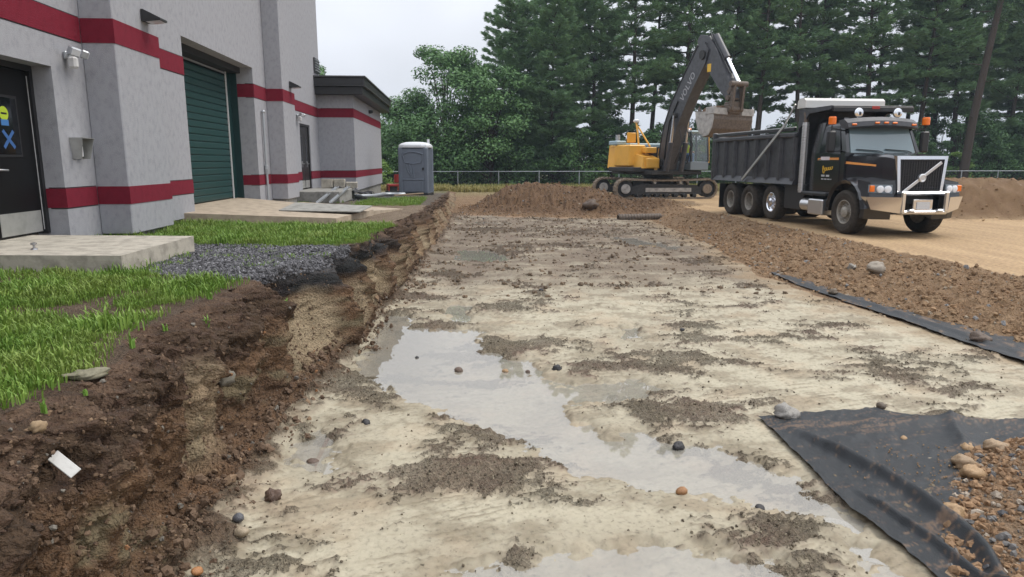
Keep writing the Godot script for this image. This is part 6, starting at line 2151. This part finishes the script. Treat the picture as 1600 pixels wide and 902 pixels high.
	var gm := MB.new()
	gm.box(Vector3(0, 0, 0), Vector3(0.135, 0.006, 0.055), 0.002, Basis(Vector3.UP, -0.55).rotated(Vector3.BACK, -0.5).rotated(Vector3.RIGHT, 0.75))
	obj("sheet", gm, M.tag_white, tg)
	# a bolt standing on the landing slab
	var bo := thing("door_stop", "small metal door stop standing on the concrete landing", "door stop", Vector3(-4.55, FF - 0.015, -7.75))
	var bm := MB.new()
	bm.lathe([Vector2(0.035, 0.0), Vector2(0.03, 0.015), Vector2(0.012, 0.02), Vector2(0.012, 0.05), Vector2(0.03, 0.055), Vector2(0.03, 0.075), Vector2(0, 0.08)], Vector3.ZERO, Vector3.UP, 12)
	obj("post", bm, M.steel, bo)

# ---------------------------------------------------------------- black ground fabric
func build_fabric() -> void:
	# near sheet, half buried under the gravel heap
	var xl := [[0.0, 2.57], [0.25, 2.52], [0.45, 2.47], [0.65, 2.52], [0.8, 2.5], [1.0, 2.45]]
	var zt := [[2.5, -5.5], [3.2, -5.58], [3.7, -5.62], [4.1, -5.27], [4.8, -5.28], [7.0, -5.1]]
	var nu := 240
	var nv := 170
	var pts := PackedVector3Array()
	var cols := PackedColorArray()
	var zones := PackedByteArray()
	var rows := []
	for j in range(nv, -1, -1):
		rows.append(j)
	for j in rows:
		var v: float = j / float(nv)
		for i in nu + 1:
			var u := i / float(nu)
			var x := lerpf(lut(xl, v), 6.6, pow(u, 1.3))
			var top := lut(zt, x) + 0.035 * nB.get_noise_2d(x * 5.0, 3.0) * (1.0 if u > 0.03 else 0.3)
			var z := lerpf(top, -2.2, v)
			x += 0.012 * nC.get_noise_2d(z * 6.0, 1.0) * (1.0 - u)
			# folds: a long ridge from the tip towards the camera, a second one beside it, a wrinkle along the top
			var f1 := x - lerpf(2.72, 2.66, clampf((z + 5.5) / 2.5, 0.0, 1.0)) - 0.28 * smoothstep(-5.3, -3.9, z) * smoothstep(-2.6, -3.6, z)
			var y := 0.09 * exp(-f1 * f1 / 0.0032) * smoothstep(-5.35, -4.7, z)
			y -= 0.0
			var f2 := x - 2.60 - 0.10 * smoothstep(-4.4, -3.4, z)
			y += 0.05 * exp(-f2 * f2 / 0.0010) * smoothstep(-4.3, -3.8, z)
			var f3 := z + 5.18 + 0.10 * sin(x * 2.2)
			y += 0.05 * exp(-f3 * f3 / 0.008) * smoothstep(3.4, 4.0, x)
			var f4 := (x - 3.95) + 0.5 * (z + 4.9)
			y += 0.06 * exp(-absf(f4) / 0.08) * smoothstep(-4.5, -4.8, z)
			y += 0.016 * (nB.get_noise_2d(x * 2.2 + z, z * 1.4) + 0.3) + 0.006 * nC.get_noise_2d(x * 7.0, z * 5.0) + 0.012 * pow(maxf(nD.get_noise_2d(x * 0.8 + z * 0.3, z * 0.55), 0.0), 3.0)
			pts.append(Vector3(x, 0.026 + maxf(y, -0.002), z))
			var grime := smoothstep(0.34, 0.6, 0.7 * nB.get_noise_2d(x * 1.6 + z * 3.0, z * 9.0 + x) + 0.55 * nC.get_noise_2d(x * 30.0, z * 30.0) + 0.30 * exp(-pow(z + 5.3, 2.0) * 16.0) + 0.30 * smoothstep(-0.5, 0.1, x - lut(HEAP, -z)) + 0.02)
			cols.append(Color(0.019, 0.020, 0.026).lerp(Color(0.20, 0.125, 0.072), grime * 0.7))
			zones.append(0)
	var m := sheet(rows, nu + 1, pts, cols, zones, [M.fabric])
	var o := MeshInstance3D.new()
	o.name = numbered("ground_fabric")
	o.mesh = m
	add_child(o)
	tag(o, "black geotextile sheet with folds, weighted by a pale stone and gravel", "geotextile")
	# far strip along the embankment
	pts = PackedVector3Array(); cols = PackedColorArray(); zones = PackedByteArray()
	rows = []
	var z := -4.0
	while z > -13.2:
		rows.append(z)
		z -= 0.05
	for zz in rows:
		var d: float = -zz
		var a := lut([[4.0, 6.3], [6.86, 6.18], [9.05, 6.12], [10.7, 6.06], [12.2, 6.05], [12.9, 6.12], [13.2, 6.2]], d) + 0.03 * nB.get_noise_2d(zz * 3.0, 2.0)
		var b := lut(TOE, d) + 0.18 * nC.get_noise_2d(zz * 0.8, 2.0) + 0.5
		for k in 24:
			var u := k / 23.0
			var x := lerpf(a, b, u)
			var y := 0.028 + 0.022 * (nB.get_noise_2d(x * 3.0 + 3.0, zz * 0.9) + 0.4) + 0.03 * exp(-pow((x - a - 0.22) / 0.05, 2.0)) * smoothstep(-12.0, -9.0, zz)
			pts.append(Vector3(x, y, zz)); cols.append(Color(0.019, 0.020, 0.026).lerp(Color(0.20, 0.125, 0.072), 0.8 * smoothstep(0.3, 0.6, nB.get_noise_2d(x * 5.0, zz * 2.0) + 0.3 * nC.get_noise_2d(x * 20.0, zz * 20.0) + 0.3 * u))); zones.append(0)
	var o2 := MeshInstance3D.new()
	o2.name = numbered("ground_fabric")
	o2.mesh = sheet(rows, 24, pts, cols, zones, [M.fabric])
	add_child(o2)
	tag(o2, "long narrow black geotextile strip along the foot of the soil embankment", "geotextile")

# ---------------------------------------------------------------- single stones
func ground_at(x: float, z: float) -> float:
	var d := -z
	if x < lut(XE, d) + edge_jit(z):
		return plat_h(x, z)
	if x < lut(XT, d):
		return 0.1
	return pit(x, z)[0]

func build_stones() -> void:
	var ms := [stone_mesh(5, 0.30, 16), stone_mesh(9, 0.34, 16), stone_mesh(13, 0.28, 16), stone_mesh(5, 0.12, 14)]
	var grey := Color(0.33, 0.31, 0.28)
	var tan_ := Color(0.42, 0.27, 0.14)
	var ora := Color(0.36, 0.18, 0.075)
	var blk := Color(0.035, 0.033, 0.035)
	var brn := Color(0.13, 0.085, 0.06)
	var list := [
		[2.79, -5.47, 0.20, grey, 0.05, "large pale stone weighing down the tip of the black fabric", ""],
		[1.48, -4.24, 0.085, ora, 0.0, "orange-brown stone alone on the pale silt near the fabric", ""],
		[-0.81, -5.65, 0.085, blk, 0.0, "black round stone on the silt between puddle and bank", ""],
		[-0.02, -7.2, 0.10, brn, -0.03, "dark brown stone standing in the middle of the broad puddle", ""],
		[0.48, -7.14, 0.075, tan_, -0.03, "small tan stone standing in the broad puddle", ""],
		[1.03, -7.07, 0.11, blk, -0.02, "black stone at the dirt edge of the broad puddle", ""],
		[1.71, -5.02, 0.11, blk, -0.01, "black angular stone on the dirt island in the puddle", ""],
		[1.93, -4.02, 0.07, blk, 0.0, "small black stone beside the milky water near the fabric", ""],
		[0.72, -7.1, 0.06, brn, -0.03, "tiny brown stone in the water beside the tan one", ""],
		[-1.30, -3.85, 0.10, Color(0.40, 0.32, 0.22), 0.02, "tan rounded cobble among the rubble at the bank foot", ""],
		[-1.37, -4.02, 0.085, Color(0.12, 0.12, 0.13), 0.02, "slate grey cobble beside the tan cobble at the bank foot", ""],
		[-1.42, -3.48, 0.07, Color(0.42, 0.19, 0.07), 0.10, "bright orange pebble at the foot of the near bank", ""],
		[-1.25, -4.35, 0.12, Color(0.13, 0.08, 0.055), 0.03, "flat dark brown rock lying at the bank foot", ""],
		[-1.12, -5.0, 0.10, brn, 0.02, "brown lump beside the shallow yellowish puddle", ""],
		[3.02, -3.72, 0.15, tan_, 0.03, "tan boulder half on the black fabric beside a small pool", ""],
		[3.53, -4.22, 0.15, tan_, 0.05, "rounded tan boulder at the edge of the gravel heap", ""],
		[3.62, -4.42, 0.17, Color(0.36, 0.25, 0.15), 0.05, "largest brown boulder on the gravel heap by the fabric", ""],
		[3.85, -4.68, 0.14, tan_, 0.05, "pale tan boulder near the upper end of the gravel heap", ""],
		[4.02, -4.62, 0.16, Color(0.40, 0.28, 0.17), 0.06, "round brown boulder beside the pale tan boulder", ""],
		[3.5, -3.4, 0.13, Color(0.16, 0.17, 0.18), 0.08, "blue-grey stone in the middle of the gravel heap", ""],
		[3.75, -3.75, 0.14, Color(0.24, 0.24, 0.24), 0.10, "grey slab stone in the gravel heap", ""],
		[3.95, -3.55, 0.13, Color(0.46, 0.27, 0.13), 0.12, "orange-tan stone beside the grey slab stone", ""],
		[6.20, -10.84, 0.19, Color(0.17, 0.13, 0.09), 0.04, "brown stone on the far black fabric strip", ""],
		[6.35, -7.75, 0.22, Color(0.13, 0.09, 0.065), 0.05, "dark brown clod on the lower end of the far strip", ""],
		[7.4, -11.6, 0.32, Color(0.33, 0.28, 0.22), 0.08, "pale flat rock in the middle of the soil embankment", ""],
		[7.3, -12.2, 0.22, Color(0.28, 0.25, 0.21), 0.08, "smaller pale rock beside the flat rock on the embankment", ""],
		[3.75, -5.62, 0.09, Color(0.12, 0.09, 0.06), 0.02, "small dark stone on the upper edge of the black sheet", ""],
		[3.5, -4.92, 0.06, tan_, 0.04, "small tan pebble lying on the black sheet", ""],
		[5.34, -27.7, 0.62, Color(0.10, 0.062, 0.038), 0.05, "big dark earth clod on the slope of the spoil heap", ""],
		[-0.5, -7.75, 0.05, blk, -0.03, "tiny black stone at the gravel spit in the broad puddle", ""],
		[2.9, -8.6, 0.07, blk, 0.0, "small black stone on the silt past the yellow-green puddle", ""],
		[1.4, -11.6, 0.09, blk, 0.0, "black stone on the pale silt towards the spoil heap", ""],
	]
	for s in list:
		var x: float = s[0]
		var z: float = s[1]
		var d: float = s[2]
		var y := maxf(ground_at(x, z), WATER if s[4] < -0.005 else -1.0)
		var t := thing("stone", s[5], "stone", Vector3(x, y + d * 0.13 + maxf(s[4], -0.02) * 0.15, z), rng.randf() * TAU)
		if x > 2.6 and x < 3.8 and z < -4.8 or s[5].contains("strip"):
			t.position.y += 0.022
		var mi := MeshInstance3D.new()
		mi.name = "rock"
		mi.mesh = ms[rng.randi() % 3 if d > 0.1 else 3]
		var m: StandardMaterial3D = M.stone.duplicate()
		m.vertex_color_use_as_albedo = false
		m.albedo_color = Color(s[3].r, s[3].g, s[3].b).linear_to_srgb()
		mi.material_override = m
		mi.scale = Vector3(d, d * rng.randf_range(0.8, 1.0), d * rng.randf_range(0.8, 1.1))
		mi.rotation = Vector3(rng.randf_range(-0.3, 0.3), 0, rng.randf_range(-0.3, 0.3))
		t.add_child(mi)
	# the flat grey slab poking out at the lip of the bank
	var lp: Vector3 = bank_pt(0.05, -3.75)[0]
	var fl := thing("stone", "flat lichen-grey slab at the grassy lip of the bank", "stone", lp + Vector3(-0.02, 0.02, 0), 0.5)
	var fi := inst("rock", ms[1], M.stone, fl)
	fi.scale = Vector3(0.22, 0.07, 0.16)
	fi.material_override = tex_mat(Color(0.24, 0.22, 0.15), M.stone.albedo_texture, 3.0, 0.8)
	for q in [[0.14, -3.05, 0.07, "tan pebble with a smaller one on top in the bank"], [0.55, -5.2, 0.16, "grey rock embedded in the brown bank face"]]:
		var bp: Vector3 = bank_pt(q[0], q[1])[0]
		var st := thing("stone", q[3], "stone", bp + Vector3(0.01, 0.015, 0), 0.8)
		var si := inst("rock", ms[0], M.stone, st)
		si.scale = Vector3.ONE * q[2]
		si.material_override = tex_mat(Color(0.34, 0.24, 0.14) if q[2] < 0.1 else Color(0.20, 0.18, 0.14), M.stone.albedo_texture, 3.0, 0.8)

# ---------------------------------------------------------------- loose gravel, clods, rubble
func place(p: Vector3, s: float) -> Transform3D:
	var b := Basis.from_euler(Vector3(rng.randf() * TAU, rng.randf() * TAU, rng.randf() * TAU)).scaled(Vector3.ONE * s)
	return Transform3D(b, p)

func build_scatter() -> void:
	var round_ := stone_mesh(21, 0.25, 8)
	var sharp := stone_mesh(27, 0.45, 6, true)
	# crumbs of dirt over the dark patches and single pebbles elsewhere on the pit floor
	var xs := []
	var cs := PackedColorArray()
	for k in 60000:
		var d := 2.6 + 12.0 * pow(rng.randf(), 1.5)
		var x := rng.randf_range(-1.4, minf(6.3, 0.8 * d + 0.5))
		var z := -d
		if x < lut(XT, d) + 0.03 or (d < 5.4 and x > lut(HEAP, d) - 0.1) or (x > 2.4 and d < 5.7):
			continue
		var dk := dark_patch(x, z)
		if rng.randf() > 0.03 + 0.97 * dk:
			continue
		var r := pit(x, z)
		if r[0] < WATER - 0.004:
			continue
		var s := 0.006 + 0.018 * pow(rng.randf(), 3.5)
		xs.append(place(Vector3(x, r[0] + s * 0.15, z), s))
		var c := Color(0.12, 0.095, 0.066).lerp(Color(0.32, 0.27, 0.19), pow(rng.randf(), 1.6))
		cs.append(c)
	stuff(multi("dirt_crumbs", sharp, M.stone_dry, xs, cs), "dark crumbs of dirt strewn in patches over the silt", "dirt")
	# rubble in and below the bank
	xs = []
	cs = PackedColorArray()
	for k in 17000:
		var d := 2.7 + 13.0 * pow(rng.randf(), 1.6)
		var t := pow(rng.randf(), 0.6)
		var r := bank_pt(t, -d)
		var p: Vector3 = r[0]
		var s := 0.006 + 0.030 * pow(rng.randf(), 6.0)
		if t > 0.85:
			p.x += rng.randf() * 0.35 * rng.randf()
			p.y = maxf(pit(p.x, p.z)[0], 0.0) if p.x > lut(XT, d) + 0.1 else p.y
			s *= 1.0 + 1.6 * rng.randf()
		xs.append(place(p, s))
		var c := Color(0.11, 0.068, 0.042).lerp(Color(0.19, 0.125, 0.08), rng.randf())
		var u := rng.randf()
		if u < 0.06: c = Color(0.27, 0.18, 0.11)
		elif u < 0.10: c = Color(0.20, 0.18, 0.15)
		elif u < 0.105: c = Color(0.34, 0.17, 0.08)
		cs.append(c)
	stuff(multi("bank_rubble", sharp, M.stone_dry, xs, cs), "small stones and crumbs of soil in the bank face", "rubble")
	# crushed grey stone on the plateau
	xs = []
	cs = PackedColorArray()
	for k in 22000:
		var x := rng.randf_range(-5.1, -1.4)
		var z := -rng.randf_range(6.5, 10.3)
		if gravel_mask(x, z) < 0.5 or x > lut(XE, -z) + edge_jit(z) or (x < -3.42 and z < -7.3 and z > -9.2):
			continue
		var s := rng.randf_range(0.016, 0.042)
		xs.append(place(Vector3(x, plat_h(x, z) + s * 0.2, z), s))
		var g := lerpf(0.055, 0.24, pow(rng.randf(), 1.5))
		if rng.randf() < 0.05: g = 0.34
		cs.append(Color(g, g * 0.98, g * 1.03))
	for k in 2600:
		var z := -rng.randf_range(6.9, 9.9)
		var t := 0.16 * pow(rng.randf(), 1.6)
		var p: Vector3 = bank_pt(t, z)[0]
		var s := rng.randf_range(0.014, 0.038)
		xs.append(place(p + Vector3(0, s * 0.1, 0), s))
		var g := lerpf(0.055, 0.24, pow(rng.randf(), 1.5))
		cs.append(Color(g, g * 0.98, g * 1.03))
	for k in 2500:
		var x := rng.randf_range(-5.0, -2.2)
		var z := -rng.randf_range(24.5, 33.0)
		var s := rng.randf_range(0.03, 0.07)
		xs.append(place(Vector3(x, plat_h(x, z) + s * 0.2, z), s))
		var g := lerpf(0.05, 0.2, rng.randf())
		cs.append(Color(g, g * 0.98, g))
	stuff(multi("crushed_stone_gravel", sharp, M.stone_dry, xs, cs), "dark grey crushed stone spread beside the concrete landing", "gravel")
	# gravel heap at the fabric
	xs = []
	cs = PackedColorArray()
	for k in 15000:
		var d := rng.randf_range(2.4, 5.2)
		var hp := lut(HEAP, d)
		var x := hp - 0.06 + 3.0 * pow(rng.randf(), 1.4)
		var h: float = pit(x, -d)[0]
		var s := 0.008 + 0.060 * pow(rng.randf(), 6.0)
		xs.append(place(Vector3(x, h + s * 0.12, -d), s))
		var c := Color(0.36, 0.22, 0.12).lerp(Color(0.26, 0.165, 0.095), rng.randf())
		var u := rng.randf()
		if u < 0.12: c = Color(0.20, 0.19, 0.18)
		elif u < 0.17: c = Color(0.45, 0.38, 0.30)
		elif u < 0.2: c = Color(0.10, 0.10, 0.105)
		cs.append(c)
	# a few grains spilled onto the sheet
	for k in 500:
		var d := rng.randf_range(3.4, 5.5)
		var x := lut(HEAP, d) - 1.1 * pow(rng.randf(), 2.0)
		if x < 2.75 or x > 4.6: continue
		var s := rng.randf_range(0.005, 0.016)
		xs.append(place(Vector3(x, 0.042, -d), s))
		cs.append(Color(0.34, 0.22, 0.12))
	stuff(multi("heap_gravel", sharp, M.stone_dry, xs, cs), "rusty tan gravel piled on the edge of the black fabric", "gravel")
	# stones and clods on the embankment, spoil heap and mound
	xs = []
	cs = PackedColorArray()
	for k in 20000:
		var d := 5.0 + 29.0 * pow(rng.randf(), 1.7)
		var toe := lut(TOE, d)
		var x := toe - 0.25 + 2.7 * rng.randf()
		if d > 23.0 and rng.randf() < 0.85:
			x = rng.randf_range(0.0, 9.5)
			d = rng.randf_range(25.5, 33.0)
		elif d > 19.0 and rng.randf() < 0.3:
			x = rng.randf_range(14.5, 24.0)
			d = rng.randf_range(19.0, 24.0)
		var r := pit(x, -d)
		if r[2] == 0 or r[2] == 2: continue
		var s := 0.010 + 0.085 * pow(rng.randf(), 7.0) + 0.0011 * d
		xs.append(place(Vector3(x, r[0] + s * 0.05, -d), s))
		var c: Color = r[1]
		c = c * rng.randf_range(0.75, 1.15)
		var u := rng.randf()
		if u < 0.05: c = Color(0.36, 0.29, 0.21)
		elif u < 0.08: c = Color(0.24, 0.235, 0.23)
		cs.append(c)
	stuff(multi("spoil_rubble", sharp, M.stone_dry, xs, cs), "stones and soil clods over the embankment and spoil heaps", "rubble")
	# churned lumps on the far pit floor
	xs = []
	cs = PackedColorArray()
	for k in 9000:
		var d := rng.randf_range(11.0, 30.0)
		var x := rng.randf_range(lut(XT, d), lut(TOE, d))
		if dark_patch(x, -d) < 0.4 and rng.randf() < 0.85: continue
		var r := pit(x, -d)
		if r[0] < WATER: continue
		var s := 0.02 + 0.09 * pow(rng.randf(), 4.0)
		xs.append(place(Vector3(x, r[0], -d), s))
		cs.append(Color(0.12, 0.085, 0.055).lerp(Color(0.24, 0.17, 0.11), rng.randf()))
	stuff(multi("mud_clods", sharp, M.stone_dry, xs, cs), "churned mud clods on the far pit floor", "mud")

# ---------------------------------------------------------------- grass
func tuft(seed_: int, blades: int, h: float, spread: float, broad := 0.0033) -> ArrayMesh:
	var r := RandomNumberGenerator.new()
	r.seed = seed_
	var lv := Leaves.new()
	for k in blades:
		var az := r.randf() * TAU
		var d := Vector3(cos(az), 0, sin(az))
		var p := Vector3(r.randfn() * spread, 0, r.randfn() * spread)
		var L := h * r.randf_range(0.5, 1.15)
		var w := d.cross(Vector3.UP) * broad * r.randf_range(0.7, 1.4)
		var bend := r.randf_range(0.25, 0.9)
		var q0 := p
		var q1 := p + Vector3.UP * L * 0.55 + d * L * 0.18 * bend
		var q2 := p + Vector3.UP * L * (0.95 - 0.35 * bend) + d * L * 0.6 * bend
		var g := r.randf()
		var c := Color(0.8, 0.85, 0.7).lerp(Color(1.0, 1.0, 1.0), g)
		if r.randf() < 0.13: c = Color(1.9, 1.15, 1.6)
		var n1 := (Vector3.UP * 0.6 - d * 0.5).normalized()
		lv.tri(q0 - w, q0 + w, q1 + w, n1, c)
		lv.tri(q0 - w, q1 + w, q1 - w, n1, c)
		lv.tri(q1 - w, q1 + w, q2, n1, c)
	return lv.mesh()

func build_grass() -> void:
	var ts := [tuft(1, 16, 0.09, 0.05), tuft(2, 10, 0.15, 0.045, 0.004), tuft(3, 16, 0.065, 0.06)]
	var xs := [[], [], []]
	var cs := [PackedColorArray(), PackedColorArray(), PackedColorArray()]
	for k in 38000:
		var d := 2.3 + 11.2 * pow(rng.randf(), 1.25)
		if rng.randf() < 0.10:
			d = rng.randf_range(20.5, 27.0)
		var x := rng.randf_range(maxf(-5.1, -0.62 * d - 0.9), -1.2)
		var z := -d
		var g := grassiness(x, z)
		if rng.randf() > g:
			continue
		if d > 13.3 and x > -2.2 and d < 19.5: continue
		var v: int = 2 if rng.randf() > g * 0.9 else (1 if rng.randf() < 0.3 else 0)
		var s := rng.randf_range(0.55, 1.2) * (1.0 + 0.5 * nB.get_noise_2d(x * 1.1 + 3.0, z * 1.1))
		xs[v].append(Transform3D(Basis(Vector3.UP, rng.randf() * TAU).scaled(Vector3.ONE * s), Vector3(x, plat_h(x, z) - 0.005, z)))
		var c := Color(0.13, 0.245, 0.038).lerp(Color(0.22, 0.335, 0.06), rng.randf())
		c = c.lerp(Color(0.24, 0.27, 0.07), 0.7 * clampf(nB.get_noise_2d(x * 1.4, z * 1.4) + 0.25, 0.0, 1.0))
		cs[v].append(c)
	var lab := ["mid-length green grass covering the strip beside the building", "long bright grass blades rising from the strip beside the building", "short thin grass on the bare earth beside the building"]
	for v in 3:
		stuff(multi("grass", ts[v], M.grass, xs[v], cs[v]), lab[v], "grass")
	# rough dry grass near the fence
	var dx := []
	var dc := PackedColorArray()
	for k in 9000:
		var x := rng.randf_range(-8.0, 56.0)
		var z := -rng.randf_range(44.0, 51.6)
		dx.append(Transform3D(Basis(Vector3.UP, rng.randf() * TAU).scaled(Vector3.ONE * rng.randf_range(1.6, 3.0)), Vector3(x, ground_at(x, z) - 0.01, z)))
		dc.append(Color(0.30, 0.25, 0.09).lerp(Color(0.14, 0.20, 0.04), rng.randf() * smoothstep(-46.0, -51.0, z)))
	stuff(multi("dry_grass", tuft(5, 18, 0.16, 0.07, 0.008), M.grass, dx, dc), "dry straw-coloured grass along the chain link fence", "grass")
	# single weeds on the bank
	var weeds := [[0.10, -3.22, 0.11, "young weed sprouting above the white scrap on the bank"], [0.22, -5.3, 0.12, "pale leafy weed growing halfway along the brown bank"], [0.12, -4.9, 0.07, "tiny yellow-green weed near the bank lip"], [0.05, -4.35, 0.13, "weed with long blades hanging over the bank lip"], [0.35, -6.6, 0.10, "weed growing below the crushed stone edge"], [0.03, -5.9, 0.14, "upright weed at the lip where the grass thins"], [0.3, -9.3, 0.12, "weed hanging from the dark soil below the second lawn"], [0.15, -3.45, 0.05, "small seedling in the soil of the near bank"]]
	for w in weeds:
		var p: Vector3 = bank_pt(w[0], w[1])[0]
		var t := thing("weed", w[3], "weed", p, rng.randf() * TAU)
		var m := tuft(int(p.z * -100.0), 9, w[2], 0.008, 0.005)
		var mm: StandardMaterial3D = M.grass.duplicate()
		mm.albedo_color = Color(0.17, 0.30, 0.05).linear_to_srgb()
		inst("leaves", m, mm, t)
